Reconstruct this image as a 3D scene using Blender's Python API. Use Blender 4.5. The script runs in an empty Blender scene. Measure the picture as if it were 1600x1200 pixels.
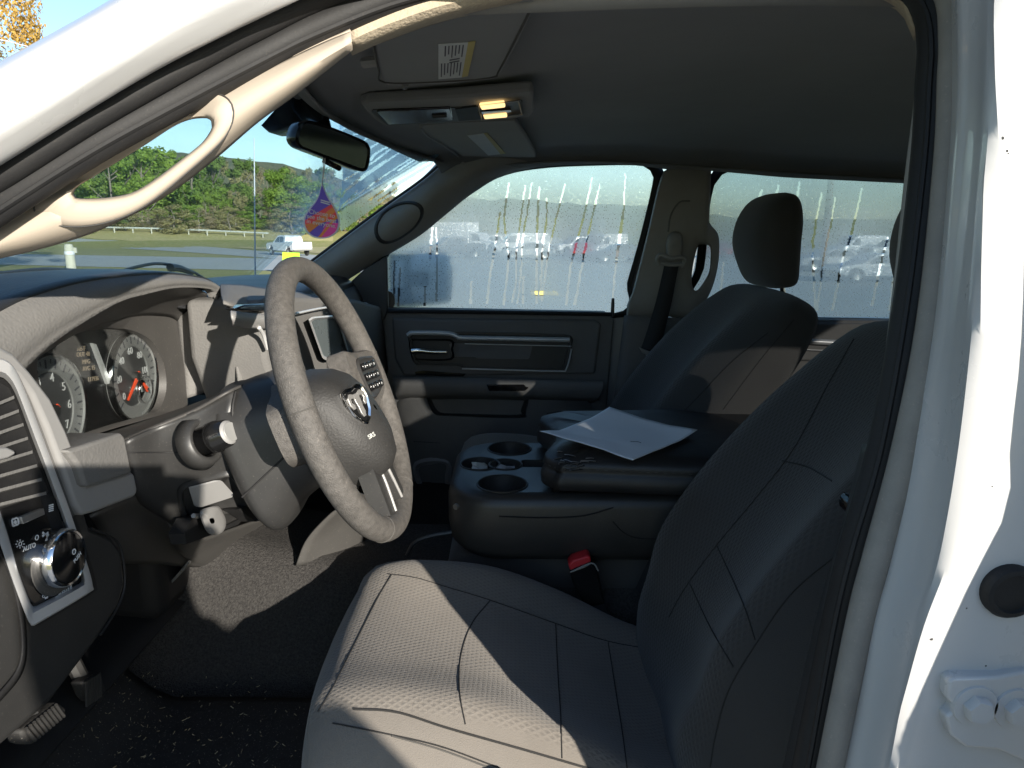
import bpy, bmesh, math, random
from mathutils import Vector as V, Matrix, noise
from mathutils.bvhtree import BVHTree
from math import sin, cos, pi, radians as R
random.seed(7)
sc = bpy.context.scene
COL = sc.collection
# ---------------------------------------------------------------- camera, light
FPX, PITCH, ROLL = 1130.0, 12.0, 0.4
cd = bpy.data.cameras.new('camera'); cam = bpy.data.objects.new('camera', cd); COL.objects.link(cam)
EYE = V((0, 0, 1.55))
cam.location = EYE
cam.rotation_euler = (Matrix.Rotation(R(90 - PITCH), 3, 'X') @ Matrix.Rotation(R(ROLL), 3, 'Z')).to_euler()
cd.sensor_width = 36; cd.lens = 36 * FPX / 1600; cd.clip_start = .02; cd.clip_end = 6000
sc.camera = cam
SUN_AZ, SUN_EL = R(33), R(15.6)          # azimuth from -Y towards +X
SUN = V((sin(SUN_AZ) * cos(SUN_EL), -cos(SUN_AZ) * cos(SUN_EL), sin(SUN_EL)))   # direction to the sun
w = bpy.data.worlds.new('World'); sc.world = w; w.use_nodes = True
nt = w.node_tree; sky = nt.nodes.new('ShaderNodeTexSky'); sky.sky_type = 'NISHITA'; sky.sun_disc = False
sky.sun_elevation = SUN_EL; sky.sun_rotation = math.atan2(SUN.x, SUN.y)
sky.air_density = 1.0; sky.dust_density = .25; sky.ozone_density = 2.6
nt.links.new(sky.outputs[0], nt.nodes['Background'].inputs[0]); nt.nodes['Background'].inputs[1].default_value = .13
sl = bpy.data.lights.new('sun', 'SUN'); so = bpy.data.objects.new('sun', sl); COL.objects.link(so)
sl.energy = 5.0; sl.angle = R(.53); sl.color = (1, .93, .82)
so.rotation_euler = SUN.to_track_quat('Z', 'Y').to_euler(); so.location = (3, -6, 6)
sc.view_settings.view_transform = 'Standard'; sc.view_settings.look = 'None'
sc.view_settings.exposure = 0.98; sc.view_settings.gamma = 1
sc.cycles.max_bounces = 12; sc.cycles.transparent_max_bounces = 24; sc.cycles.transmission_bounces = 8
sc.cycles.use_denoising = True; sc.cycles.sample_clamp_indirect = 6
# ---------------------------------------------------------------- helpers: rays from measured picture points
_M = cam.rotation_euler.to_matrix()
def ray(px, py): return _M @ V(((px - 800) / FPX, (600 - py) / FPX, -1))
def PY(px, py, y): d = ray(px, py); return EYE + d * (y / d.y)
def PX(px, py, x): d = ray(px, py); return EYE + d * (x / d.x)
def PZ(px, py, z): d = ray(px, py); return EYE + d * ((z - EYE.z) / d.z)
def PN(px, py, p, n): d = ray(px, py); return EYE + d * ((p - EYE).dot(n) / d.dot(n))
def ys(l, y): return [PY(a, b, y) for a, b in l]
def xs(l, x): return [PX(a, b, x) for a, b in l]
def zs(l, z): return [PZ(a, b, z) for a, b in l]
def y3(l): return [PY(*a) for a in l]
def mir(p): return V((p.x, 2.6 - p.y, p.z))       # the truck is symmetric about Y = 1.30
# ---------------------------------------------------------------- helpers: curves and meshes
def cr(pts, n, closed=False, smooth=True):
    P = [V(p) for p in pts]
    if closed: P = P + [P[0]]
    if smooth and len(P) > 2:
        Q = []
        for i in range(len(P) - 1):
            b, c = P[i], P[i + 1]
            a = P[i - 1] if i else (P[-2] if closed else b * 2 - c)
            d = P[i + 2] if i + 2 < len(P) else (P[1] if closed else c * 2 - b)
            for k in range(10):
                t = k / 10
                Q.append(.5 * ((2 * b) + (c - a) * t + (2 * a - 5 * b + 4 * c - d) * t * t + (3 * b - a - 3 * c + d) * t ** 3))
        Q.append(P[-1]); P = Q
    L = [0]
    for i in range(1, len(P)): L.append(L[-1] + (P[i] - P[i - 1]).length)
    out = []; j = 0; m = n if closed else n - 1
    for k in range(n):
        s = L[-1] * k / m
        while j < len(L) - 2 and L[j + 1] < s: j += 1
        e = L[j + 1] - L[j]
        out.append(P[j].lerp(P[j + 1], (s - L[j]) / e if e > 1e-12 else 0))
    return out
def setp(o, label=None, cat=None, group=None, kind=None):
    for k, v in (('label', label), ('category', cat), ('group', group), ('kind', kind)):
        if v: o[k] = v
    return o
def inv(p):
    return p.matrix_world.inverted() if p else Matrix()
def empty(name, loc, label, cat, group=None, parent=None):
    o = bpy.data.objects.new(name, None); COL.objects.link(o); o.empty_display_size = .1
    o.matrix_world = Matrix.Translation(V(loc))
    setp(o, label, cat, group); return o
def mk(name, vf, mat, parent=None, label=None, smooth=40, bevel=0, thick=0, off=0, sub=0, seg=2):
    """links verts/faces (world space) as one mesh object, its origin at its own middle"""
    if isinstance(vf, bmesh.types.BMesh):
        bm = vf
    else:
        bm = bmesh.new(); vs = [bm.verts.new(v) for v in vf[0]]
        for f in vf[1]:
            try: bm.faces.new([vs[i] for i in f])
            except ValueError: pass
    bmesh.ops.recalc_face_normals(bm, faces=bm.faces)
    me = bpy.data.meshes.new(name)
    lo = V([min(v.co[i] for v in bm.verts) for i in range(3)]); hi = V([max(v.co[i] for v in bm.verts) for i in range(3)])
    c = (lo + hi) / 2
    for v in bm.verts: v.co -= c
    bm.to_mesh(me); bm.free()
    o = bpy.data.objects.new(name, me); COL.objects.link(o)
    if parent: o.parent = parent; o.matrix_parent_inverse = WORLD_INV(parent)
    o.location = c; o.matrix_basis = Matrix.Translation(c)
    WM[o.name] = Matrix.Translation(c)
    me.materials.append(mat)
    if smooth:
        me.polygons.foreach_set('use_smooth', [True] * len(me.polygons))
        if smooth < 180: me.set_sharp_from_angle(angle=R(smooth))
    if thick: m = o.modifiers.new('s', 'SOLIDIFY'); m.thickness = thick; m.offset = off
    if bevel: m = o.modifiers.new('b', 'BEVEL'); m.width = bevel; m.segments = seg; m.limit_method = 'ANGLE'; m.angle_limit = R(35)
    if sub: m = o.modifiers.new('d', 'SUBSURF'); m.levels = m.render_levels = sub
    if label: o['label'] = label
    return o
WM = {}
def WORLD_INV(p):
    return (WM[p.name] if p.name in WM else p.matrix_world).inverted()
def grid(rows, closed=False, caps=False):
    n = len(rows[0]); vs = [p for r in rows for p in r]; fs = []
    for i in range(len(rows) - 1):
        for j in range(n if closed else n - 1):
            k = (j + 1) % n; fs.append((i * n + j, i * n + k, (i + 1) * n + k, (i + 1) * n + j))
    if caps: fs += [tuple(range(n)), tuple(range((len(rows) - 1) * n, len(rows) * n))]
    return vs, fs
def loft(rails, n=24, m=None, closed=False, smooth=True):
    """rails run along the length; m resamples smoothly across them"""
    rr = [cr(r, n, closed, smooth) for r in rails]
    if m:
        cols = [cr([r[j] for r in rr], m) for j in range(n)]
        rr = [[c[i] for c in cols] for i in range(m)]
    return grid(rr, closed)
def prism(poly, d, smooth_n=0):
    P = cr(poly, smooth_n, True) if smooth_n else [V(p) for p in poly]
    n = len(P); d = V(d)
    return P + [p + d for p in P], [tuple(range(n)), tuple(range(2 * n - 1, n - 1, -1))] + [(i, (i + 1) % n, n + (i + 1) % n, n + i) for i in range(n)]
def cru(pts, k):
    P = [V(p) for p in pts]; Q = []
    for i in range(len(P) - 1):
        b, c = P[i], P[i + 1]; a = P[i - 1] if i else b * 2 - c; d = P[i + 2] if i + 2 < len(P) else c * 2 - b
        for j in range(k):
            t = j / k; Q.append(.5 * ((2 * b) + (c - a) * t + (2 * a - 5 * b + 4 * c - d) * t * t + (3 * b - a - 3 * c + d) * t ** 3))
    return Q + [P[-1]]
def loftu(rails, k=8, m=None):
    rr = [cru(r, k) for r in rails]
    if m:
        cols = [cr([r[j] for r in rr], m) for j in range(len(rr[0]))]; rr = [[c[i] for c in cols] for i in range(m)]
    return grid(rr)
def ringloft(rings, n=48, smooth=True):
    return grid([cr(r, n, True, smooth) for r in rings], True)
def frames(P):
    T = []
    for i in range(len(P)):
        a = P[max(i - 1, 0)]; b = P[min(i + 1, len(P) - 1)]; T.append((b - a).normalized())
    up = V((0, 0, 1)) if abs(T[0].z) < .9 else V((1, 0, 0))
    N = [(up - T[0] * up.dot(T[0])).normalized()]
    for i in range(1, len(P)):
        q = N[-1] - T[i] * N[-1].dot(T[i]); N.append(q.normalized())
    return T, N
def tube(path, r, n=None, k=10, closed=False, caps=True, flat=1.0, smooth=True):
    P = cr(path, n, closed, smooth) if n else [V(p) for p in path]
    if closed: P = P + [P[0]]
    T, N = frames(P)
    if closed:
        T[0] = T[-1] = (P[1] - P[-2]).normalized()
    rows = []
    for i, p in enumerate(P):
        B = T[i].cross(N[i]); rad = r(i / (len(P) - 1)) if callable(r) else r
        rows.append([p + N[i] * cos(2 * pi * j / k) * rad + B * sin(2 * pi * j / k) * rad * flat for j in range(k)])
    if closed: rows[-1] = rows[0]
    return grid(rows, True, caps and not closed)
def join(*vfs):
    vs, fs = [], []
    for v, f in vfs:
        o = len(vs); vs += list(v); fs += [tuple(i + o for i in q) for q in f]
    return vs, fs
def box(c, s, rot=None):
    c = V(c); M = rot or Matrix.Identity(3); h = V(s) / 2
    vs = [c + M @ V((x * h.x, y * h.y, z * h.z)) for x in (-1, 1) for y in (-1, 1) for z in (-1, 1)]
    return vs, [(0, 1, 3, 2), (4, 6, 7, 5), (0, 4, 5, 1), (2, 3, 7, 6), (0, 2, 6, 4), (1, 5, 7, 3)]
def lathe(c, ax, prof, k=24):
    """profile of (radius, height) round axis ax"""
    c = V(c); ax = V(ax).normalized(); a = ax.orthogonal().normalized(); b = ax.cross(a)
    rows = [[c + ax * h + (a * cos(2 * pi * j / k) + b * sin(2 * pi * j / k)) * max(r, 1e-5) for j in range(k)] for r, h in prof]
    return grid(rows, True, prof[0] != prof[-1])
def bvh(*objs):
    dg = bpy.context.evaluated_depsgraph_get(); dg.update(); vs, fs = [], []
    for o in objs:
        e = o.evaluated_get(dg); m = e.to_mesh(); b = len(vs); W = e.matrix_world
        vs += [W @ v.co for v in m.vertices]; fs += [tuple(b + i for i in p.vertices) for p in m.polygons]; e.to_mesh_clear()
    return BVHTree.FromPolygons(vs, fs)
def cast(t, px, py, lift=.001):
    d = ray(px, py).normalized(); h = t.ray_cast(EYE, d)
    if h[0] is None: return None
    n = h[1] if h[1].dot(d) < 0 else -h[1]
    return h[0] + n * lift
def casts(t, l, lift=.001): return [p for p in (cast(t, a, b, lift) for a, b in l) if p]
def dense(l, n=20): return [(p.x, p.y) for p in cr([V((a, b, 0)) for a, b in l], n)]
def copy_tree(o, parent=None, M=None):
    c = o.copy(); COL.objects.link(c)
    for k in ('label', 'category', 'group'):
        pass
    if parent: c.parent = parent
    for ch in o.children: copy_tree(ch, c)
    return c
# ---------------------------------------------------------------- materials
def mat(name, col, rough=.6, metal=0, bump=None, var=None, spec=.5, coat=0, sheen=0, emit=None, dust=0):
    m = bpy.data.materials.new(name); m.use_nodes = True; t = m.node_tree; b = t.nodes['Principled BSDF']; L = t.links.new
    b.inputs['Base Color'].default_value = (*col, 1); b.inputs['Roughness'].default_value = rough
    b.inputs['Metallic'].default_value = metal; b.inputs['Specular IOR Level'].default_value = spec
    b.inputs['Coat Weight'].default_value = coat; b.inputs['Sheen Weight'].default_value = sheen
    if sheen: b.inputs['Sheen Roughness'].default_value = .5
    if emit: b.inputs['Emission Color'].default_value = (*emit[:3], 1); b.inputs['Emission Strength'].default_value = emit[3]
    tc = t.nodes.new('ShaderNodeTexCoord').outputs['Object']
    last = None
    if var:                      # (scale, second colour, sharpness)
        n = t.nodes.new('ShaderNodeTexNoise'); n.inputs['Scale'].default_value = var[0]; n.inputs['Detail'].default_value = 7; n.inputs['Roughness'].default_value = .65
        L(tc, n.inputs['Vector']); r = t.nodes.new('ShaderNodeValToRGB')
        s = var[2] if len(var) > 2 else .25
        r.color_ramp.elements[0].position = .5 - s; r.color_ramp.elements[1].position = .5 + s
        r.color_ramp.elements[0].color = (*col, 1); r.color_ramp.elements[1].color = (*var[1], 1)
        L(n.outputs['Fac'], r.inputs[0]); last = r.outputs[0]
        rr = t.nodes.new('ShaderNodeMapRange'); rr.inputs['To Min'].default_value = max(rough - .08, .02); rr.inputs['To Max'].default_value = min(rough + .1, 1)
        L(n.outputs['Fac'], rr.inputs['Value']); L(rr.outputs[0], b.inputs['Roughness'])
    if dust:                     # pale specks
        n = t.nodes.new('ShaderNodeTexNoise'); n.inputs['Scale'].default_value = 420; n.inputs['Detail'].default_value = 2; L(tc, n.inputs['Vector'])
        r = t.nodes.new('ShaderNodeValToRGB'); r.color_ramp.elements[0].position = .66; r.color_ramp.elements[1].position = .74
        L(n.outputs['Fac'], r.inputs[0]); mx = t.nodes.new('ShaderNodeMix'); mx.data_type = 'RGBA'
        mm = t.nodes.new('ShaderNodeMath'); mm.operation = 'MULTIPLY'; mm.inputs[1].default_value = dust; L(r.outputs[0], mm.inputs[0]); L(mm.outputs[0], mx.inputs[0])
        mx.inputs[6].default_value = (*col, 1); mx.inputs[7].default_value = (.35, .31, .26, 1)
        if last: L(last, mx.inputs[6])
        last = mx.outputs[2]
    if last: L(last, b.inputs['Base Color'])
    if bump:                     # list of (kind, scale, strength, distance)
        prev = None
        for kind, scale, st, dist in (bump if isinstance(bump, list) else [bump]):
            if kind == 'noise':
                n = t.nodes.new('ShaderNodeTexNoise'); n.inputs['Scale'].default_value = scale; n.inputs['Detail'].default_value = 4; out = n.outputs['Fac']
            elif kind == 'wave':
                n = t.nodes.new('ShaderNodeTexWave'); n.inputs['Scale'].default_value = scale; out = n.outputs['Fac']
            else:
                n = t.nodes.new('ShaderNodeTexVoronoi'); n.inputs['Scale'].default_value = scale; n.feature = 'SMOOTH_F1' if kind == 'voro' else 'DISTANCE_TO_EDGE'; out = n.outputs['Distance']
            L(tc, n.inputs['Vector']); bu = t.nodes.new('ShaderNodeBump'); bu.inputs['Strength'].default_value = st; bu.inputs['Distance'].default_value = dist
            L(out, bu.inputs['Height'])
            if prev: L(prev, bu.inputs['Normal'])
            prev = bu.outputs[0]
        L(prev, b.inputs['Normal'])
    return m
M = {}
M['white'] = mat('white_paint', (.50, .50, .50), .28, coat=.35, bump=('noise', 60, .03, .002), var=(9, (.475, .47, .46)))
M['seal'] = mat('black_rubber', (.013, .013, .014), .6, bump=('noise', 500, .15, .001), var=(40, (.02, .0195, .0195)), dust=.04, spec=.3)
M['sealgray'] = mat('dusty_rubber', (.20, .185, .165), .7, bump=('noise', 400, .2, .001), var=(35, (.27, .25, .22)), dust=.5)
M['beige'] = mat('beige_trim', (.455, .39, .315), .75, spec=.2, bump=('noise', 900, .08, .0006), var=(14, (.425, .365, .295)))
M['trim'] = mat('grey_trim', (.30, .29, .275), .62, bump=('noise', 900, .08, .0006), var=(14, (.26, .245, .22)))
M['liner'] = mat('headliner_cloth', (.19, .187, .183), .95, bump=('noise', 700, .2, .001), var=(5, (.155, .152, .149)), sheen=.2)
M['liner_sunlit'] = mat('headliner_edge', (.46, .39, .29), .95, bump=('noise', 400, .5, .002), var=(150, (.36, .30, .22)))  # paler than the headliner cloth: sunlight put into the colour
M['dash'] = mat('dash_plastic', (.135, .132, .128), .62, spec=.25, bump=[('voro', 330, .35, .0012), ('noise', 60, .05, .002)], var=(11, (.165, .160, .153)), dust=.12)
M['dashtop'] = mat('dash_pad', (.016, .017, .019), .42, bump=('voro', 330, .3, .001), var=(11, (.022, .023, .025)))
M['black'] = mat('black_plastic', (.024, .024, .024), .42, bump=('noise', 500, .08, .0006), var=(13, (.036, .035, .034)), dust=.12)
M['black2'] = mat('dusty_plastic', (.048, .046, .044), .5, bump=('noise', 300, .1, .0008), var=(8, (.068, .065, .061)), dust=.3)
M['gloss'] = mat('gloss_black', (.006, .006, .007), .12, var=(6, (.01, .01, .01)))
M['silver'] = mat('silver_trim', (.60, .60, .60), .32, .25, var=(8, (.54, .54, .54)))
M['greytrim'] = mat('painted_grey', (.30, .295, .29), .5, .1, bump=('noise', 700, .05, .0005), var=(9, (.26, .255, .25)))
M['chrome'] = mat('chrome', (.8, .8, .8), .08, 1, var=(5, (.75, .75, .75)))
M['steel'] = mat('steel', (.4, .39, .37), .42, .8, var=(30, (.4, .39, .38)))
M['leather'] = mat('worn_leather', (.060, .056, .052), .64, bump=[('edge', 360, .6, .0014), ('noise', 120, .2, .0012)], var=(140, (.115, .107, .099), .22), spec=.3, dust=.15)
M['fabric'] = mat('seat_cloth', (.088, .080, .071), .95, spec=.15, bump=[('noise', 900, .35, .001)], var=(12, (.115, .104, .090)), sheen=.25)
M['vinyl'] = mat('black_vinyl', (.016, .016, .017), .46, bump=[('voro', 260, .25, .0008), ('noise', 14, .25, .006)], var=(12, (.024, .024, .025)))
M['bolster'] = mat('bolster_cloth', (.105, .094, .081), .92, bump=[('noise', 700, .25, .0008)], var=(10, (.14, .125, .105)), sheen=.25)
M['carpet'] = mat('carpet', (.024, .023, .023), 1, bump=[('noise', 420, .9, .004)], var=(260, (.062, .059, .056), .18), dust=.04, spec=.1)
M['rubber'] = mat('floor_mat', (.014, .014, .015), .7, bump=('noise', 160, .3, .002), var=(40, (.03, .028, .026)), dust=.6)
M['red'] = mat('red_plastic', (.55, .02, .03), .4, var=(20, (.45, .02, .03)))
M['orange'] = mat('needle_orange', (.75, .07, .02), .45, emit=(1, .12, .03, .25), var=(20, (.65, .06, .02)))
M['paper'] = mat('paper', (.86, .86, .87), .85, bump=('noise', 12, .15, .003), var=(20, (.83, .83, .845)))
M['ink'] = mat('print_ink', (.06, .06, .07), .8, var=(20, (.1, .1, .11)))
M['lab'] = mat('label_paper', (.62, .63, .60), .7, var=(20, (.56, .57, .54)))
M['laby'] = mat('label_yellow', (.55, .45, .16), .7, var=(20, (.5, .41, .15)))
M['lamp'] = mat('lamp_lens', (.8, .6, .35), .3, emit=(1, .66, .27, .8), var=(90, (.7, .5, .3)))
M['screen'] = mat('screen', (.09, .11, .115), .25, var=(4, (.12, .14, .145)))
M['icon'] = mat('white_print', (.7, .7, .7), .6, var=(20, (.6, .6, .6)))
M['belt'] = mat('belt_webbing', (.022, .022, .024), .8, bump=('wave', 300, .3, .001), var=(20, (.03, .03, .032)))
M['stitch'] = mat('stitch_thread', (.075, .07, .064), .9, var=(60, (.07, .066, .06)))
# ================================================================ THE TRUCK
truck = empty('pickup_truck', (.3, 1.3, 0), 'white crew cab pickup truck seen through its open driver door, dark cloth interior', 'pickup truck')
WM[truck.name] = Matrix.Translation((.3, 1.3, 0))
def part(name, label=None, mat_=None, vf=None, **k):
    return mk(name, vf, mat_, truck, label, **k)
# ---- white body round the driver door opening
def at(l, y): return [PY(a, b, y + (c[0] if c else 0)) for a, b, *c in l]
top = [(1000, -75), (1300, -95), (1420, -100)]
r1 = [(-260, 262), (-60, 135), (0, 100), (90, 50), (177, 0), (300, -75), (480, -150), (700, -190), (1000, -210), (1300, -210), (1470, -200)]
r2 = [(-260, 330), (-60, 197), (0, 161), (140, 75), (270, 0), (380, -60), (560, -125), (740, -165), (1000, -180), (1300, -180), (1475, -170)]
r3 = [(-260, 368), (-60, 230), (0, 194), (220, 63), (332, 0), (440, -55), (600, -110), (760, -140), (1000, -155), (1300, -155), (1480, -140)]
r4 = [(-260, 410), (-60, 275), (0, 240), (230, 99), (425, 0), (500, -33), (620, -75), (780, -110), (1000, -120), (1320, -115), (1490, -80)]
r5 = [(-260, 430), (-60, 292), (0, 256), (246, 106), (460, 0), (530, -30), (640, -65), (800, -95), (1000, -102), (1330, -98), (1500, -60)]
YT = lambda l, y0, y1: [PY(a, b, y0 + (y1 - y0) * min(1, max(0, (a + 60) / 560))) for a, b in l]
frame = part('door_frame', 'white painted roof rail and windshield pillar above the door opening', M['white'],
     loftu([YT(r1, .62, .72), YT(r1, .488, .558), YT(r2, .470, .540), YT(r3, .452, .525), YT(r4, .463, .537), YT(r5, .470, .544), YT([(a, b + 3) for a, b in r5], .478, .55), YT([(a, b + 5) for a, b in r5], .54, .61)], 8, 54), thick=.003, off=-1, smooth=180)
# ---- white B pillar
yy = [-150, -60, 0, 125, 250, 496, 700, 867, 970, 1100, 1200, 1320]
def col(xl, y, dy=0): return [PY(a, b + dy, y if not callable(y) else y(b)) for a, b in zip(xl, yy)]
q0 = [1480, 1500, 1505, 1505, 1499, 1472, 1429, 1384, 1352, 1325, 1300, 1278]
q0b = [a + 9 for a in q0]
q2 = [1560, 1564, 1563, 1557, 1549, 1528, 1506, 1476, 1446, 1417, 1396, 1372]
q3 = [a + 130 for a in q2]; q4 = [a + 420 for a in q2]
bp = part('centre_pillar', 'white painted pillar behind the driver door opening', M['white'],
     loft([col([a - 12 for a in q0], .56), col([a - 6 for a in q0], .515), col(q0, .498), col(q0b, .490), col([a + 14 for a in q0], .487),
           col([(a * .5 + b * .5) for a, b in zip(q0b, q2)], .470), col([a - 8 for a in q2], .449), col(q2, .443), col([a + 8 for a in q2], .440), col(q3, .437), col(q4, .425)], 60, 60), thick=.003, off=-1)
# ---- seals : one long double rubber section round the opening
s_out = [(-260, 445, .5), (-90, 330, .5), (0, 274, .5), (150, 180, .52), (297, 97, .545), (400, 42, .56), (500, -6, .575), (640, -52, .585), (800, -78, .59), (1000, -86, .59), (1330, -82, .585), (1440, -62, .575), (1482, -10, .565), (1490, 60, .555), (1488, 125, .55), (1482, 250, .54), (1456, 496, .515), (1416, 700, .50), (1371, 867, .492), (1344, 970, .49), (1297, 1200, .485), (1275, 1310, .485)]
s_in = [(-260, 495, .50), (-90, 378, .505), (0, 318, .51), (150, 224, .53), (297, 144, .555), (400, 90, .57), (500, 41, .585), (640, -12, .60), (800, -42, .605), (1000, -52, .605), (1330, -50, .60), (1420, -30, .59), (1455, 15, .58), (1463, 70, .572), (1460, 125, .57), (1452, 250, .56), (1424, 480, .535), (1384, 700, .52), (1341, 850, .512), (1312, 970, .51), (1264, 1200, .505), (1240, 1310, .505)]
seal = part('door_seal', 'black rubber seal round the driver door opening', M['seal'], tube(y3(s_in), .0128, 150, 12))
part('door_seal', 'outer roll of the door seal along the windscreen pillar', M['seal'], tube(y3(s_out[:12]), .0092, 120, 12))
part('door_seal', 'outer roll of the door seal, grey with dust down the pillar', M['sealgray'], tube(y3(s_out[11:]), .0098, 120, 12))
lipo = [(a, b, y - .001) for (a, b, y) in s_in]
mk('seal_lip', tube(y3([(a + 2, b - 23 if a < 1400 else b, y - .004) if a < 1300 else (a + 14, b - 3, y - .004) for a, b, y in s_in]), .0028, 150, 6), M['seal'], seal)
mk('seal_lip', tube(y3([(a - 4, b + 12, y - .0105) if a < 1300 else (a - 8, b + 4, y - .0105) for a, b, y in s_in]), .0022, 150, 6), M['seal'], seal)
part('seal_backing', None, M['black'], loft([y3([(a, b - 10, y + .008) for a, b, y in s_out]), y3([(a, b, y + .012) for a, b, y in s_in])], 100), thick=.004)
# ---- inner trim strip beside the B pillar seal (pale) and its dark lower part
t1 = [(1380, -40, .62), (1415, 5, .61), (1432, 40, .60), (1436, 80, .595), (1433, 150, .59), (1418, 275, .58), (1395, 490, .555), (1368, 690, .54)]
t2 = [(a + 22, b - (12 if a < 1420 else 0), y - .015) for a, b, y in t1]
part('pillar_trim', 'pale grey trim strip along the inside of the pillar', M['trim'], loft([y3([(a - 2, b + 2, y + .05) for a, b, y in t1]), y3(t1), y3(t2)], 50), thick=.003)
t3 = [(1364, 694, .545), (1330, 830, .53), (1291, 971, .525), (1240, 1200, .52), (1215, 1310, .52)]
part('pillar_trim', 'black lower trim along the pillar', M['black'], loft([y3([(a - 14, b, y + .06) for a, b, y in t3]), y3(t3), y3([(a + 10, b, y - .012) for a, b, y in t3]), y3([(a + 26, b, y) for a, b, y in t3])], 40, 12), thick=.003)
# ---- rubber plug and striker plate on the pillar
tb = bvh(bp)
pc = cast(tb, 1576, 922, 0); pn = V((0, -1, -.02))
pl = mk('rubber_plug', lathe(pc, pn, [(.0, .004), (.0125, .004), (.0135, .0065), (.0165, .006), (.0185, .003), (.0185, -.004), (.0, -.004)], 32), M['seal'], bp)
outl = [(1482, 1066), (1490, 1060), (1560, 1058), (1600, 1050), (1660, 1048), (1720, 1060), (1720, 1230), (1640, 1215), (1600, 1190), (1560, 1172), (1510, 1168), (1486, 1150), (1478, 1120), (1490, 1112), (1492, 1104), (1480, 1092)]
sp = mk('striker_plate', prism(ys(outl, .427), (0, .011, 0)), M['white'], bp, 'white hinge striker plate bolted to the pillar', bevel=.003, seg=3)
for cx, cy in ((1523, 1103), (1586, 1107)):
    c = PY(cx, cy, .427)
    mk('bolt', join(lathe(c, (0, -1, 0), [(.0, .0015), (.0145, .0015), (.015, 0), (.015, -.002), (0, -.002)], 28), lathe(c, (0, -1, 0), [(0, .0085), (.0082, .0085), (.0092, .0065), (.0092, 0), (0, 0)], 6)), M['white'], bp, smooth=25)
for sx, sy, r_ in ((1455, 998, .0016), (1573, 236, .0012), (1566, 216, .0014), (1575, 240, .0008), (1382, 822, .0013), (1540, 1040, .0010), (1510, 950, .0009), (1550, 760, .0008)):
    p_ = cast(tb, sx, sy, 0)
    if p_: mk('paint_chip', lathe(p_, (EYE - p_).normalized(), [(0, .0002), (r_ * .6, .0001), (r_ * .75, -.0003), (0, -.0003)], 9), M['black2'], bp)
# ---- headliner
def zroof(x, y):
    z = 1.742 + (.003 + .045 * max(0, min(1, x / .45))) * (1 - ((y - 1.3) / .70) ** 2) + .012 * sin(max(0, min(1, (x + .2) / .9)) * pi) - .045 * max(0, (x - .3) / 1.1)
    f = max(0, 1 - abs(x - .42) / .10); z -= .006 * f * f * (3 - 2 * f) - .0035 * noise.noise(V((x * 3.1, y * 2.3, 4.2)))
    return z
def xhead(y): return -.19 - .125 * (1 - ((y - 1.3) / .68) ** 2)
rows = []
for i in range(46):
    u = i / 45; row = []
    for j in range(41):
        y = .625 + 1.36 * j / 40; x0 = xhead(y); x = x0 + (1.75 - x0) * u
        z = zroof(x, y)
        e = max(0, abs(y - 1.3) - .60) / .08; z -= .035 * min(1, e) ** 2
        if i == 0: z -= .012
        row.append(V((x, y, z)))
    rows.append(row)
part('headliner', 'dark grey cloth headliner under the roof', M['liner'], grid(rows), thick=.012, off=1, smooth=180)
part('roof_panel', None, M['white'], loft([[V((x, y, 1.80 + .08 * (1 - ((y - 1.3) / .75) ** 2))) for x in (-.25, .3, 1.0, 1.8)] for y in (.62, .8, 1.3, 1.8, 1.98)], 12, 14), thick=.004)
# edge of the liner behind the seal, coloured as if sunlit
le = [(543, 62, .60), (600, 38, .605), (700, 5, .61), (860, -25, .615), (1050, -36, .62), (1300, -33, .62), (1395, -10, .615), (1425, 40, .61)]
part('headliner_edge', 'woven edge of the headliner along the door seal, coloured as sunlit', M['liner_sunlit'], loft([y3([(a, b - 16, y - .01) for a, b, y in le]), y3([(a + 4, b, y - .012) for a, b, y in le]), y3([(a + 6, b + 14, y + .0) for a, b, y in le]), y3([(a + 6, b + 22, y + .025) for a, b, y in le])], 50, 12), thick=.003)
# header panel between the glass and the headliner
part('header_panel', None, M['liner'], loft([[V((xhead(y) - .055, y, 1.722 + .045 * (1 - ((y - 1.3) / .7) ** 2))) for y in (.64, .8, 1.0, 1.3, 1.6, 1.8, 1.97)],
      [V((xhead(y) - .02, y, 1.722 + .05 * (1 - ((y - 1.3) / .7) ** 2))) for y in (.64, .8, 1.0, 1.3, 1.6, 1.8, 1.97)],
      [V((xhead(y) + .02, y, zroof(-.2, y) - .02)) for y in (.64, .8, 1.0, 1.3, 1.6, 1.8, 1.97)]], 40, 8), thick=.004)
# ---- driver windscreen-pillar trim with grab handle
hole = [(112, 303), (118, 293), (150, 272), (225, 226), (270, 197), (298, 185), (322, 183), (332, 187), (334, 196), (318, 222), (280, 253), (240, 283), (205, 303), (165, 311), (130, 312), (114, 309)]
outer = [(38, 328), (62, 300), (105, 270), (225, 197), (290, 160), (325, 143), (352, 138), (364, 152), (372, 178), (366, 200), (330, 238), (282, 278), (237, 316), (192, 341), (142, 354), (100, 356), (66, 348)]
def shr(l, o, t): return [(a[0] + (b[0] - a[0]) * t, a[1] + (b[1] - a[1]) * t) for a, b in zip(l, o)]
n = 64
H = [(p.x, p.y) for p in cr([V((a, b, 0)) for a, b in hole], n, True)]
O = [(p.x, p.y) for p in cr([V((a, b, 0)) for a, b in outer], n, True)]
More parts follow.
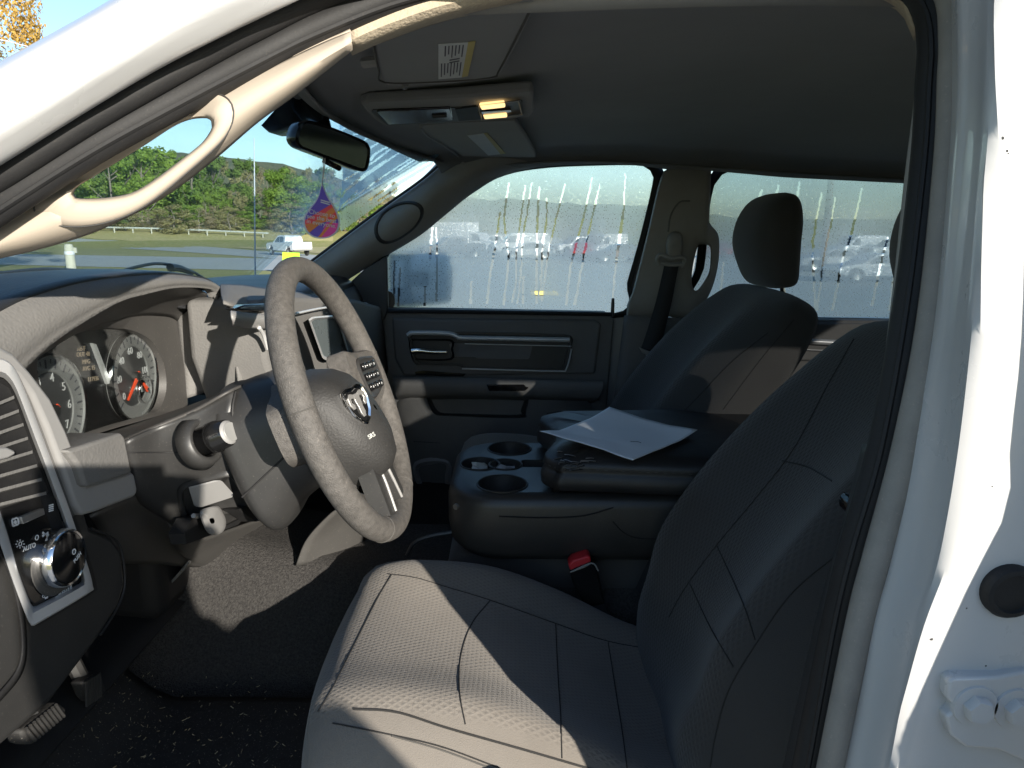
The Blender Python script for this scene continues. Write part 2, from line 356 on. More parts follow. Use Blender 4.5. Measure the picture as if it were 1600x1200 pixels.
# align starts by angle about the hole middle
def ang(l):
    c = (220, 250); return sorted(l, key=lambda q: math.atan2((q[1] - c[1]) * 1 + (q[0] - c[0]) * .62, (q[0] - c[0]) * 1 - (q[1] - c[1]) * .62))
O2 = []
for h in H:
    O2.append(min(O, key=lambda q: (q[0] - h[0]) ** 2 + (q[1] - h[1]) ** 2))
cO = [V((a, b, 0)) for a, b in O]
cO = [sum(((cO[(i + k) % n]) for k in (-3, -2, -1, 0, 1, 2, 3)), V()) / 7 for i in range(n)]
def ya(px): return .535 + .03 * max(0, min(1, (px + 60) / 560))
def wk(k):
    f = k / n
    return 1 - max(0, min(1, (f - .01) / .05)) * max(0, min(1, (.47 - f) / .06))
def ringp(t, dy): return [PY(h[0] + (o.x - h[0]) * t, h[1] + (o.y - h[1]) * t, ya(h[0]) + (dy * wk(k) + .008 * (1 - wk(k)) if dy < .01 else dy)) for k, (h, o) in enumerate(zip(H, cO))]
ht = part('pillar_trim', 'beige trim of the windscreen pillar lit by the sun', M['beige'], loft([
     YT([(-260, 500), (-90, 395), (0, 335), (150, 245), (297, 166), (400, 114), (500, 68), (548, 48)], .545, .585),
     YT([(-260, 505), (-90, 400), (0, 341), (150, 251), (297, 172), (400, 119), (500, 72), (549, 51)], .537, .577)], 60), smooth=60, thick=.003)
# trim body as strips above and below the handle piece
up = [(-260, 500), (-90, 398), (0, 342), (60, 304), (150, 250), (297, 171), (400, 119), (500, 72), (549, 52)]
lo = [(-260, 470), (-90, 425), (0, 401), (60, 387), (150, 359), (250, 309), (330, 250), (400, 190), (460, 146), (549, 76)]
mids = []
U = cr([V((a, b, 0)) for a, b in up], 70); Lw = cr([V((a, b, 0)) for a, b in lo], 70)
rowsA = []
for t in [0, .08, .18, .3, .42, .54, .66, .78, .88, .95, 1]:
    rowsA.append([PY(a.x + (b.x - a.x) * t, a.y + (b.y - a.y) * t, ya(a.x) + .012 - .016 * sin(pi * min(1, t * 1.05)) + (.012 * ((t - .8) / .2) ** 2 if t > .8 else 0)) for a, b in zip(U, Lw)])
vs, fs = grid(rowsA); keep = []
import itertools
def inside(p, poly):
    c = False; j = len(poly) - 1
    for i in range(len(poly)):
        a, b = poly[i], poly[j]
        if (a[1] > p[1]) != (b[1] > p[1]) and p[0] < (b[0] - a[0]) * (p[1] - a[1]) / (b[1] - a[1]) + a[0]: c = not c
        j = i
    return c
def toPx(p):
    q = _M.transposed() @ (p - EYE); return (800 - FPX * q.x / q.z, 600 + FPX * q.y / q.z)
mid = [(h[0] + (o.x - h[0]) * (.95 - .4 * wk(k)), h[1] + (o.y - h[1]) * (.95 - .4 * wk(k))) for k, (h, o) in enumerate(zip(H, cO))]
keep = [f for f in fs if not inside(toPx(sum((vs[i] for i in f), V()) / len(f)), mid)]
mk('trim_panel', (vs, keep), M['beige'], ht, smooth=60, thick=.003)
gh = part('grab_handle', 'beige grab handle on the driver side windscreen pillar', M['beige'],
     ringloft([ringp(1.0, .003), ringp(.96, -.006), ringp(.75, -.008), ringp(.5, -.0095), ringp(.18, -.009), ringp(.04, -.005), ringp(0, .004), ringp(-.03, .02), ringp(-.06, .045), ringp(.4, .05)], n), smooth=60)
gj = mk('joint', tube(ringp(1.0, -.0055) , .0006, 90, 6, True), M['black2'], gh)
# ---- windscreen
glassy = bpy.data.materials.new('windscreen_glass')
def glass(name, fog=0., tint=(.93, .95, .95), streak=0., dewband=None, haze=(.8, .86, .9), rough=.16, trans=.45, drops=0, dirv=(0, 0, 1)):
    """pane material: clear glass, with dew (rough refraction + pale scattering) where the mask says"""
    m = bpy.data.materials.new(name); m.use_nodes = True; t = m.node_tree; t.nodes.clear(); L = t.links.new; N = t.nodes.new
    out = N('ShaderNodeOutputMaterial'); tr = N('ShaderNodeBsdfTransparent'); tr.inputs[0].default_value = (*tint, 1)
    gl = N('ShaderNodeBsdfGlossy'); gl.inputs['Roughness'].default_value = .03
    fr = N('ShaderNodeFresnel'); fr.inputs[0].default_value = 1.35
    ms = N('ShaderNodeMixShader'); fm = N('ShaderNodeMath'); fm.operation = 'MULTIPLY'; fm.inputs[1].default_value = .35
    L(fr.outputs[0], fm.inputs[0]); L(fm.outputs[0], ms.inputs[0]); L(tr.outputs[0], ms.inputs[1]); L(gl.outputs[0], ms.inputs[2])
    last = ms.outputs[0]
    if fog:
        rf = N('ShaderNodeBsdfRefraction'); rf.inputs['IOR'].default_value = 1.3; rf.inputs['Roughness'].default_value = rough; rf.inputs[0].default_value = (.97, .98, .98, 1)
        tl = N('ShaderNodeBsdfTranslucent'); tl.inputs[0].default_value = (*haze, 1)
        a = N('ShaderNodeMixShader'); a.inputs[0].default_value = trans; L(rf.outputs[0], a.inputs[1]); L(tl.outputs[0], a.inputs[2])
        tc = N('ShaderNodeTexCoord').outputs['Object']
        # runs of water : noise stretched along the way the drops ran, warped a little
        mp = N('ShaderNodeMapping'); mp.inputs['Scale'].default_value = dirv
        nz = N('ShaderNodeTexNoise'); nz.inputs['Scale'].default_value = 9; nz.inputs['Detail'].default_value = 3
        L(tc, nz.inputs['Vector'])
        wv = N('ShaderNodeVectorMath'); wv.operation = 'MULTIPLY_ADD'; wv.inputs[1].default_value = (.018,) * 3; L(nz.outputs['Color'], wv.inputs[0]); L(tc, wv.inputs[2])
        L(wv.outputs[0], mp.inputs[0])
        st = N('ShaderNodeTexNoise'); st.inputs['Scale'].default_value = 1; st.inputs['Detail'].default_value = 1.5; L(mp.outputs[0], st.inputs['Vector'])
        r = N('ShaderNodeValToRGB'); r.color_ramp.elements[0].position = .655; r.color_ramp.elements[1].position = .70; L(st.outputs['Fac'], r.inputs[0])
        # fine drops
        vo = N('ShaderNodeTexVoronoi'); vo.inputs['Scale'].default_value = 260; L(tc, vo.inputs['Vector'])
        r2 = N('ShaderNodeValToRGB'); r2.color_ramp.elements[0].position = .12; r2.color_ramp.elements[1].position = .42; L(vo.outputs['Distance'], r2.inputs[0])
        n3 = N('ShaderNodeTexNoise'); n3.inputs['Scale'].default_value = 24; n3.inputs['Detail'].default_value = 8; L(tc, n3.inputs['Vector'])
        mr = N('ShaderNodeMapRange'); mr.inputs['From Min'].default_value = .3; mr.inputs['From Max'].default_value = .7; mr.inputs['To Min'].default_value = fog - .14; mr.inputs['To Max'].default_value = fog + .08; L(n3.outputs['Fac'], mr.inputs['Value'])
        s1 = N('ShaderNodeMath'); s1.operation = 'MULTIPLY'; s1.inputs[1].default_value = streak; L(r.outputs[0], s1.inputs[0])
        s2 = N('ShaderNodeMath'); s2.operation = 'SUBTRACT'; s2.use_clamp = True; L(mr.outputs[0], s2.inputs[0]); L(s1.outputs[0], s2.inputs[1])
        s3 = N('ShaderNodeMath'); s3.operation = 'MULTIPLY_ADD'; s3.inputs[1].default_value = -drops; L(r2.outputs[0], s3.inputs[0]); L(s2.outputs[0], s3.inputs[2])
        fac = s3.outputs[0]
        if dewband:      # (axis vector, start, end): dew only beyond a line across the pane
            dv = N('ShaderNodeVectorMath'); dv.operation = 'DOT_PRODUCT'; dv.inputs[1].default_value = dewband[0]; L(wv.outputs[0], dv.inputs[0])
            mb = N('ShaderNodeMapRange'); mb.inputs['From Min'].default_value = dewband[1]; mb.inputs['From Max'].default_value = dewband[2]; L(dv.outputs['Value'], mb.inputs['Value'])
            mu = N('ShaderNodeMath'); mu.operation = 'MULTIPLY'; mu.use_clamp = True; L(mb.outputs[0], mu.inputs[0]); L(fac, mu.inputs[1]); fac = mu.outputs[0]
        b = N('ShaderNodeMixShader'); L(fac, b.inputs[0]); L(last, b.inputs[1]); L(a.outputs[0], b.inputs[2]); last = b.outputs[0]
        bu = N('ShaderNodeBump'); bu.inputs['Strength'].default_value = .5; bu.inputs['Distance'].default_value = .002; L(vo.outputs['Distance'], bu.inputs['Height']); L(bu.outputs[0], rf.inputs['Normal'])
    L(last, out.inputs['Surface']); return m
bpy.data.materials.remove(glassy)
def film(name, haze, trans, lo, hi):
    """thin film of dew: scatters a little, blurs what is behind; beads and bare specks by noise"""
    m = bpy.data.materials.new(name); m.use_nodes = True; t = m.node_tree; t.nodes.clear(); L = t.links.new; N = t.nodes.new
    out = N('ShaderNodeOutputMaterial'); tr = N('ShaderNodeBsdfTransparent'); tr.inputs[0].default_value = (.97, .98, .98, 1)
    rf = N('ShaderNodeBsdfRefraction'); rf.inputs['IOR'].default_value = 1.09; rf.inputs['Roughness'].default_value = .62; rf.inputs[0].default_value = (.96, .98, 1, 1)
    tl = N('ShaderNodeBsdfTranslucent'); tl.inputs[0].default_value = (*haze, 1)
    a = N('ShaderNodeMixShader'); a.inputs[0].default_value = trans; L(rf.outputs[0], a.inputs[1]); L(tl.outputs[0], a.inputs[2])
    tc = N('ShaderNodeTexCoord').outputs['Object']
    n3 = N('ShaderNodeTexNoise'); n3.inputs['Scale'].default_value = 7; n3.inputs['Detail'].default_value = 6; L(tc, n3.inputs['Vector'])
    vo = N('ShaderNodeTexVoronoi'); vo.inputs['Scale'].default_value = 150; L(tc, vo.inputs['Vector'])
    mp = N('ShaderNodeMapping'); mp.inputs['Scale'].default_value = (160, 160, 7); L(tc, mp.inputs[0]); st = N('ShaderNodeTexNoise'); st.inputs['Detail'].default_value = 3; L(mp.outputs[0], st.inputs['Vector'])
    mr = N('ShaderNodeMapRange'); mr.inputs['From Min'].default_value = .25; mr.inputs['From Max'].default_value = .75; mr.inputs['To Min'].default_value = lo; mr.inputs['To Max'].default_value = hi; L(n3.outputs['Fac'], mr.inputs['Value'])
    m2 = N('ShaderNodeMapRange'); m2.inputs['From Min'].default_value = .08; m2.inputs['From Max'].default_value = .3; m2.inputs['To Min'].default_value = .25; m2.inputs['To Max'].default_value = 1; L(vo.outputs['Distance'], m2.inputs['Value'])
    m3 = N('ShaderNodeMapRange'); m3.inputs['From Min'].default_value = .35; m3.inputs['From Max'].default_value = .65; m3.inputs['To Min'].default_value = .82; m3.inputs['To Max'].default_value = 1.06; L(st.outputs['Fac'], m3.inputs['Value'])
    p = N('ShaderNodeMath'); p.operation = 'MULTIPLY'; L(mr.outputs[0], p.inputs[0]); L(m2.outputs[0], p.inputs[1])
    q = N('ShaderNodeMath'); q.operation = 'MULTIPLY'; q.use_clamp = True; L(p.outputs[0], q.inputs[0]); L(m3.outputs[0], q.inputs[1])
    b = N('ShaderNodeMixShader'); L(q.outputs[0], b.inputs[0]); L(tr.outputs[0], b.inputs[1]); L(a.outputs[0], b.inputs[2])
    L(b.outputs[0], out.inputs['Surface']); return m
M['film'] = film('dew_film', (.78, .90, .96), .44, .86, 1.03)
M['film3'] = film('dew_film_windscreen', (.45, .80, .98), .42, .70, 1.0)
M['film2'] = film('dew_film_rear', (.66, .80, .92), .40, .82, 1.0)
M['gl_side'] = glass('side_glass', tint=(.90, .94, .94))
M['gl_rear'] = glass('tinted_side_glass', tint=(.62, .68, .70))
def z7(l): return [(a / 2.608 + 580, b / 2.608 + 240) for a, b in l]
def z8(l): return [(a / 2.608 + 960, b / 2.608 + 240) for a, b in l]
DRIPS = [z7(l) for l in ([(562, 120), (545, 230), (543, 300), (556, 385), (560, 430), (540, 615)], [(628, 130), (618, 200), (600, 340), (590, 420), (590, 520), (575, 605)], [(655, 120), (640, 210), (615, 370), (610, 480), (595, 612)], [(685, 135), (678, 260), (675, 430), (672, 612)], [(715, 185), (715, 270), (700, 370), (690, 590)], [(790, 125), (765, 220), (735, 340), (712, 470), (695, 600)],
    [(900, 100), (870, 240), (830, 390), (810, 480), (795, 615)], [(932, 125), (905, 240), (880, 350), (860, 450), (830, 615)], [(1035, 85), (1028, 240), (1010, 380), (995, 470), (980, 640)], [(1026, 240), (1012, 330), (1000, 440)], [(525, 240), (505, 380), (485, 490), (472, 612)], [(250, 300), (240, 430)], [(265, 300), (268, 430), (266, 600)], [(408, 520), (405, 612)], [(620, 500), (617, 610)], [(118, 470), (110, 620)], [(95, 440), (90, 625)], [(220, 540), (218, 620)])]
DRIPS2 = [z8(l) for l in ([(755, 120), (735, 220), (728, 240)], [(600, 150), (585, 195)], [(670, 130), (655, 190)], [(690, 175), (684, 200)], [(845, 160), (820, 290), (808, 400), (820, 640)], [(900, 180), (880, 300), (860, 380), (825, 640)], [(1008, 145), (965, 330), (930, 430), (905, 560), (888, 640)], [(1115, 340), (1085, 450), (1050, 620)], [(445, 440), (430, 590)], [(1150, 420), (1120, 640)])]
def dewfilm(name, poly, drips, yf, mat_, parent, cell, wpx, pf=None):
    xs_ = [p[0] for p in poly]; ys2 = [p[1] for p in poly]; x0, x1, y0_, y1_ = min(xs_), max(xs_), min(ys2), max(ys2)
    nx, ny = int((x1 - x0) / cell), int((y1_ - y0_) / (cell * 1.6)); r_ = random.Random(9); cutset = set()
    for l in drips:
        P_ = cr([V((a, b, 0)) for a, b in l], 160); w0 = wpx * r_.uniform(.7, 1.25); ph = r_.uniform(0, 9)
        for k, p in enumerate(P_):
            w_ = w0 * (.75 + .5 * noise.noise(V((ph, k * .09, 0)))) * (.7 + .5 * k / 160); xx = p.x + 1.1 * noise.noise(V((ph + 5, k * .12, 0)))
            j = int((p.y - y0_) / (cell * 1.6))
            for i in range(int((xx - w_ - x0) / cell), int((xx + w_ - x0) / cell) + 1): cutset.add((i, j))
    idx, vs, fs = {}, [], []
    def vid(i, j):
        if (i, j) not in idx:
            a, b = x0 + i * cell, y0_ + j * cell * 1.6; idx[(i, j)] = len(vs); vs.append(pf(a, b) if pf else PY(a, b, yf(b)))
        return idx[(i, j)]
    for j in range(ny):
        for i in range(nx):
            if (i, j) in cutset or not inside((x0 + (i + .5) * cell, y0_ + (j + .5) * cell * 1.6), poly): continue
            fs.append((vid(i, j), vid(i + 1, j), vid(i + 1, j + 1), vid(i, j + 1)))
    return mk(name, (vs, fs), mat_, parent, 'film of dew with runs where drops slid down', smooth=180)
M['gl_wind'] = glass('windscreen_glass', fog=.35, streak=.8, rough=.06, trans=.32, drops=.12, dirv=(4, 10, 60), tint=(.86, .93, .94), haze=(.6, .78, .86), dewband=((.75, .62, .25), .41, .56))
M['gl_tint'] = glass('tinted_glass', tint=(.42, .43, .44))
M['gl_clear'] = glass('clear_glass')
# ---- windscreen: bowed sheet from the header to the cowl
def hz(y): return 1.735 + .05 * (1 - ((y - 1.3) / .7) ** 2)
def xcowl(y): return -.93 - .22 * (1 - ((y - 1.3) / .8) ** 2)
ws = part('windscreen', 'windscreen wet with dew in its upper far corner', M['gl_wind'],
     loft([[V((xhead(y) - .03, y, hz(y))) for y in yv] if k == 0 else
           [V(((xhead(y) - .03) * .5 + xcowl(yw) * .5 - .02, (y + yw) / 2, (hz(y) + 1.235) / 2 + .035)) for y, yw in zip(yv, yb)] if k == 1 else
           [V((xcowl(yw), yw, 1.235)) for yw in yb] for k in (0, 1, 2)
           for yv, yb in [([.63, .8, 1.05, 1.3, 1.55, 1.8, 1.97], [.50, .7, 1.0, 1.3, 1.6, 1.9, 2.10])]], 40, 24), thick=.004, smooth=180)
def wsp(px, py, lift=-.006):
    p = cast(WSB, px, py, 0); return p + (EYE - p).normalized() * -lift if p else None
WSB = bvh(ws)
def zw(l): return [(a / 3.158 + 400, b / 3.158 + 80) for a, b in l]
DR3 = [zw(l) for l in ([(905, 520), (700, 640), (560, 735)], [(860, 470), (640, 610), (470, 730)], [(800, 440), (620, 560), (440, 690)], [(760, 410), (600, 500), (560, 540)], [(700, 390), (590, 460), (480, 540)], [(640, 370), (560, 420), (500, 470)], [(590, 340), (520, 395), (450, 430)], [(560, 310), (480, 360), (400, 400)], [(530, 290), (450, 330), (380, 350)], [(880, 560), (720, 660), (600, 740)], [(680, 470), (560, 560), (430, 640)], [(640, 540), (520, 620), (430, 700)], [(560, 590), (470, 660), (420, 720)], [(720, 440), (640, 480)], [(500, 690), (430, 760), (400, 800)], [(830, 500), (700, 590)])]
def onw(a, b):
    p = cast(WSB, a, b, 0)
    if p is None: p = cast(WSB, min(a, 684), max(b, 190), 0) or PY(a, b, 1.9)
    return p + (EYE - p).normalized() * .004
WSB = bvh(ws)
dewfilm('dew_film', zw([(420, 300), (470, 275), (520, 300), (640, 365), (780, 440), (905, 515), (850, 580), (600, 760), (420, 890), (400, 830), (420, 700), (430, 600), (400, 480)]), DR3, None, M['film3'], ws, 1.25, 1.0, onw)
fr_ = [(408, 196), (440, 160), (470, 125), (500, 108), (545, 165), (565, 175), (520, 172), (500, 185), (470, 212), (440, 213), (420, 207)]
bandp = [p for p in (wsp(*q) for q in fr_) if p]
mk('shade_band', prism(bandp, V((.004, 0, 0))), M['gloss'], ws)
# ---- passenger windscreen-pillar trim
up_ = [(708, 240, 1.97), (694, 256, 1.985), (660, 285, 2.0), (600, 328, 2.02), (500, 403, 2.05), (455, 437, 2.07), (400, 478, 2.09)]
lo_ = [(860, 256, 2.0), (790, 272, 2.01), (742, 299, 2.025), (700, 331, 2.04), (658, 366, 2.06), (604, 399, 2.085), (560, 426, 2.10), (480, 478, 2.12)]
U = cr([V(PY(*a)) for a in up_], 60); Lw = cr([V(PY(*a)) for a in lo_], 60)
rowsA = []
tr_ = [-.12, 0, .04, .12, .25, .4, .55, .7, .85, .94, 1]
for t in tr_:
    rowsA.append([a.lerp(b, t) + V((0, -.035 * sin(pi * max(0, min(1, t))) + (.05 if t < 0 else 0), 0)) for a, b in zip(U, Lw)])
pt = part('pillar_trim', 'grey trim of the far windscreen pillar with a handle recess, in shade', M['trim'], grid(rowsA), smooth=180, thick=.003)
ptb = bvh(pt)
rec = [(588, 352), (600, 332), (622, 319), (645, 317), (658, 325), (658, 340), (645, 358), (622, 374), (602, 379), (590, 370)]
R1 = [(a, b) for a, b in rec]
c0 = (623, 348)
def sc_(l, s, c): return [(c[0] + (a - c[0]) * s, c[1] + (b - c[1]) * s) for a, b in l]
rg = [[p for p in casts(ptb, sc_(R1, s, c0), 0)] for s in (1.08, 1.0, .93, .85, .6, .2)]
for r_, d in zip(rg, (.000, -.005, -.002, .018, .03, .032)):
    for i in range(len(r_)): r_[i] = r_[i] + V((0, d - .001, 0))
mk('handle_recess', ringloft(rg, 40), M['black'], pt, smooth=180)  # black instead of the trim colour: the recess's shade is painted in
mk('glass_edge', tube(y3([(a - 3, b - 3, y - .004) for a, b, y in up_]), .004, 50, 6), M['black'], pt)
part('pillar_corner', None, M['trim'], loft([y3([(706, 236, 1.95), (740, 262, 1.97), (800, 262, 1.985), (870, 254, 1.985)]), y3([(700, 250, 1.985), (735, 295, 2.01), (795, 268, 2.01), (870, 256, 2.005)])], 24, 6), smooth=180, thick=.003)
# ---- far side upper rail trim above the windows
part('rail_trim', None, M['liner'], loft([[V((x, 1.965, zroof(x, 1.96) - .03)) for x in (-.1, .2, .6, 1.0, 1.6)], y3([(742, 276, 2.0), (860, 258, 2.005), (1010, 256, 2.01), (1165, 258, 2.0), (1430, 272, 1.99), (1600, 284, 1.99)])], 40, 8), thick=.004)
# ---- passenger door
door = part('passenger_door', 'closed passenger door with dark trim panel and dewy window', M['dash'], prism(ys([(596, 490), (600, 484), (700, 485), (950, 490), (960, 500), (948, 640), (930, 760), (880, 800), (660, 790), (618, 700)], 2.075), (0, .08, 0)), bevel=.012, smooth=60)
win = [(605, 482), (607, 400), (660, 365), (742, 299), (790, 274), (850, 263), (930, 259), (1000, 259), (1017, 268), (1020, 284), (1000, 370), (980, 440), (966, 488), (780, 486)]
def ywin(b): return 2.03 + (.10) * (b - 260) / 230
yw_ = lambda l, d=0: [PY(a, b, ywin(b) + d) for a, b in l]
g = mk('window_pane', prism(yw_([(594, 500), (594, 385), (660, 352), (742, 286), (790, 262), (850, 251), (930, 247), (1008, 247), (1028, 256), (1032, 284), (1012, 370), (992, 440), (980, 500), (780, 500)], .03), (0, .004, 0)), M['gl_side'], door, 'passenger window fogged with dew and drip runs', smooth=0)
dewfilm('dew_film', [(594, 500), (594, 385), (660, 352), (742, 286), (790, 262), (850, 251), (930, 247), (1008, 247), (1028, 256), (1032, 284), (1012, 370), (992, 440), (980, 500)], DRIPS, lambda b: ywin(b) + .0275, M['film'], door, 1.25, 1.25)
wo = sc_(win, 1.0, (820, 390))
mk('window_frame', ringloft([yw_(win, -.006), yw_([(820 + (a - 820) * 1.045, 390 + (b - 390) * 1.03) for a, b in win], -.012), yw_([(820 + (a - 820) * 1.085, 390 + (b - 390) * 1.07) for a, b in win], .0), yw_([(820 + (a - 820) * 1.085, 390 + (b - 390) * 1.07) for a, b in win], .05), yw_(win, .05), yw_(win, -.006)], 90), M['seal'], door, smooth=60)
mk('mirror_sail', prism(ys([(545, 500), (548, 440), (570, 420), (604, 400), (606, 484), (600, 500)], 2.06), (0, .02, 0)), M['black'], door, bevel=.003)
mk('sill_strip', tube(ys([(598, 486), (700, 487), (955, 491)], 2.07), .006, 20, 8), M['seal'], door)
mk('lock_knob', lathe(PY(957, 490, 2.09), (0, 0, 1), [(0, .045), (.004, .044), (.005, .03), (.0055, -.01), (0, -.01)], 12), M['black'], door)
# raised upper panel, handle bezel, pull trim
D = 2.066
mk('upper_panel', prism(ys([(612, 497), (930, 500), (940, 506), (930, 585), (630, 588), (616, 560)], D), (0, .02, 0)), M['dash'], door, bevel=.008, seg=3)
bez = [(636, 521), (640, 517), (820, 520), (890, 523), (896, 528), (893, 545), (886, 578), (882, 580), (724, 577), (716, 572), (650, 570), (643, 562)]
cb = (768, 549)
mk('handle_bezel', ringloft([ys(bez, D - .001), ys(sc_(bez, .985, cb), D - .010), ys([(768 + (a - 768) * .955, 549 + (b - 549) * .88) for a, b in bez], D - .010), ys([(768 + (a - 768) * .945, 549 + (b - 549) * .86) for a, b in bez], D - .002), ys([(768 + (a - 768) * .5, 549 + (b - 549) * .4) for a, b in bez], D - .0015)], 80, False), M['black'], door)
mk('pull_strip', tube(ys([(637, 524), (645, 520), (700, 521), (715, 526), (730, 528), (890, 531)], D - .012), .0072, 40, 10, flat=1), M['silver'], door, 'satin silver strip over the door pull')
mk('accent_line', tube(ys([(726, 537), (893, 541)], D - .011), .0014, 10, 6), M['silver'], door)
mk('accent_line', tube(ys([(722, 576), (872, 580), (884, 577), (890, 560), (893, 545)], D - .011), .0024, 30, 6), M['silver'], door)
mk('handle_cup', ringloft([ys([(640, 532), (660, 530), (706, 531), (708, 545), (706, 562), (660, 563), (644, 558)], D - .0115), ys([(646, 536), (662, 534), (702, 535), (703, 546), (702, 558), (662, 559), (650, 555)], D + .004), ys([(660, 543), (670, 543), (690, 543), (690, 546), (690, 550), (670, 550), (662, 549)], D + .006)], 40), M['gloss'], door)
hl = cr(ys([(643, 549), (655, 548), (675, 550), (698, 550)], D - .014), 14)
mk('door_handle', tube(hl, lambda t: .0085 - .003 * t, None, 12, flat=.6), M['chrome'], door, 'chrome inner door handle')
mk('armrest', loft([ys([(612, 590), (760, 592), (940, 597)], D - .004), ys([(612, 589), (760, 591), (942, 596)], D - .035), ys([(616, 600), (760, 603), (942, 606)], D - .05), ys([(618, 616), (760, 617), (935, 622)], D - .04), ys([(622, 624), (760, 624), (925, 630)], D - .002)], 20, 18), M['dash'], door, smooth=180)
mk('window_switch', prism(ys([(760, 601), (818, 601), (826, 606), (820, 611), (764, 611)], D - .052), (0, .01, 0)), M['gloss'], door, bevel=.002)
mk('grille_slot', prism(ys([(648, 581), (662, 579), (728, 584), (724, 588), (650, 586)], D - .003), (0, .004, 0)), M['gloss'], door)
lowp = [(628, 622), (640, 617), (925, 620), (915, 660), (880, 700), (860, 760), (700, 780), (650, 700)]
pk = [(668, 617), (672, 616), (820, 617), (824, 620), (818, 642), (810, 651), (700, 648), (684, 646), (676, 638)]
cp = (746, 633)
mk('map_pocket', ringloft([ys([(746 + (a - 746) * 1.10, 633 + (b - 633) * 1.25) for a, b in pk], D - .012), ys([(746 + (a - 746) * 1.02, 633 + (b - 633) * 1.06) for a, b in pk], D - .016), ys(pk, D - .010), ys([(746 + (a - 746) * .93, 633 + (b - 633) * .8) for a, b in pk], D + .012), ys([(746 + (a - 746) * .4, 633 + (b - 633) * .2) for a, b in pk], D + .013)], 60), M['black'], door)
mk('lower_panel', ringloft([ys([(746 + (a - 746) * 1.05, 633 + (b - 633) * 1.12) for a, b in pk], D - .0145), ys([(640, 622), (760, 616), (900, 622), (925, 640), (905, 668), (880, 684), (800, 682), (720, 682), (660, 680), (640, 660)], D - .018), ys([(630, 618), (760, 612), (900, 615), (940, 630), (920, 680), (890, 760), (800, 770), (700, 770), (655, 730), (634, 680)], D + .004)], 60), M['dash'], door, smooth=80)
mk('lower_seam', tube(ys([(646, 690), (760, 695), (880, 695)], D - .013), .0012, 20, 6), M['black'], door)
mk('speaker_frame', ringloft([ys([(648, 722), (700, 716), (705, 745), (700, 775), (660, 778), (652, 760)], D - .005), ys([(652, 726), (696, 722), (700, 745), (696, 770), (664, 773), (656, 757)], D - .010), ys([(656, 730), (692, 727), (695, 745), (692, 765), (668, 767), (660, 755)], D - .002)], 40), M['greytrim'], door)
# ---- wing mirror outside the passenger window
mh = [(607, 405), (620, 399), (690, 398), (701, 404), (706, 430), (704, 462), (698, 474), (640, 478), (612, 477)]
wm = part('wing_mirror', 'white door mirror seen through the fogged passenger window', M['white'], ringloft([ys(sc_(mh, .3, (655, 437)), 2.33), ys(sc_(mh, .8, (655, 437)), 2.335), ys(sc_(mh, .98, (655, 437)), 2.36), ys(mh, 2.40), ys(sc_(mh, .98, (655, 437)), 2.46), ys(sc_(mh, .85, (655, 437)), 2.49), ys(sc_(mh, .3, (655, 437)), 2.5)], 48), smooth=180)
mk('mirror_arm', tube([PY(606, 470, 2.14), PY(610, 468, 2.25), PY(625, 462, 2.36)], .03, 12, 10, flat=.7), M['black'], wm)
mk('mirror_shell', ringloft([ys(sc_(mh, 1.012, (655, 437)), 2.38), ys([(607, 405), (620, 399), (634, 398), (636, 404), (634, 430), (634, 462), (634, 474), (632, 478), (612, 477)], 2.325), ys([(609, 410), (618, 404), (628, 402), (630, 410), (629, 430), (629, 460), (628, 470), (626, 474), (613, 473)], 2.322)], 40), M['black'], wm)
# ---- passenger B pillar trim with belt anchor and grab handle
bo = [(1033, 276), (1042, 264), (1070, 262), (1112, 266), (1117, 280), (1112, 305), (1106, 335), (1110, 350), (1122, 366), (1124, 390), (1121, 420), (1112, 452), (1095, 485), (1088, 497), (1040, 495), (979, 494), (990, 450), (1010, 370), (1026, 300)]
bh = [(1091, 384), (1096, 382), (1106, 383), (1110, 388), (1110, 405), (1108, 424), (1100, 440), (1090, 453), (1084, 452), (1081, 440), (1082, 420), (1086, 400)]
cbh = (1096, 418)
def ybp(b): return 1.985 + .075 * (b - 260) / 230
yb_ = lambda l, d: [PY(a, b, ybp(b) + d) for a, b in l]
n = 72
Oo = [(p.x, p.y) for p in cr([V((a, b, 0)) for a, b in bo], 220, True)]
Hh = [(p.x, p.y) for p in cr([V((a, b, 0)) for a, b in bh], n, True)]
# match outer ring to hole ring by direction from the hole
def dirs(l, c): return [math.atan2(q[1] - c[1], q[0] - c[0]) for q in l]
ao = dirs(Oo, cbh)
OO = []
for h in Hh:
    a = math.atan2(h[1] - cbh[1], h[0] - cbh[0])
    OO.append(Oo[min(range(len(Oo)), key=lambda i: abs((ao[i] - a + pi) % (2 * pi) - pi))])
def mixr(t): return [(h[0] + (o[0] - h[0]) * t, h[1] + (o[1] - h[1]) * t) for h, o in zip(Hh, OO)]
bt = part('pillar_trim', 'grey trim of the far centre pillar with a grab handle slot', M['trim'], grid([yb_(OO, .05), yb_(OO, .004), yb_(mixr(.97), -.006), yb_(mixr(.7), -.012), yb_(mixr(.4), -.018), yb_(mixr(.15), -.022), yb_(mixr(.04), -.016), yb_(Hh, -.004), yb_(Hh, .07)], True), smooth=60)
part('pillar_trim', 'black lower trim of the far centre pillar', M['dash'], loft([ys([(979, 493), (960, 640), (945, 800)], 2.09), ys([(981, 493), (963, 640), (950, 800)], 2.05), ys([(1040, 496), (1030, 640), (1020, 800)], 2.04), ys([(1088, 497), (1085, 640), (1080, 800)], 2.04), ys([(1092, 497), (1088, 640), (1083, 800)], 2.09)], 20, 20), smooth=180, thick=.003)
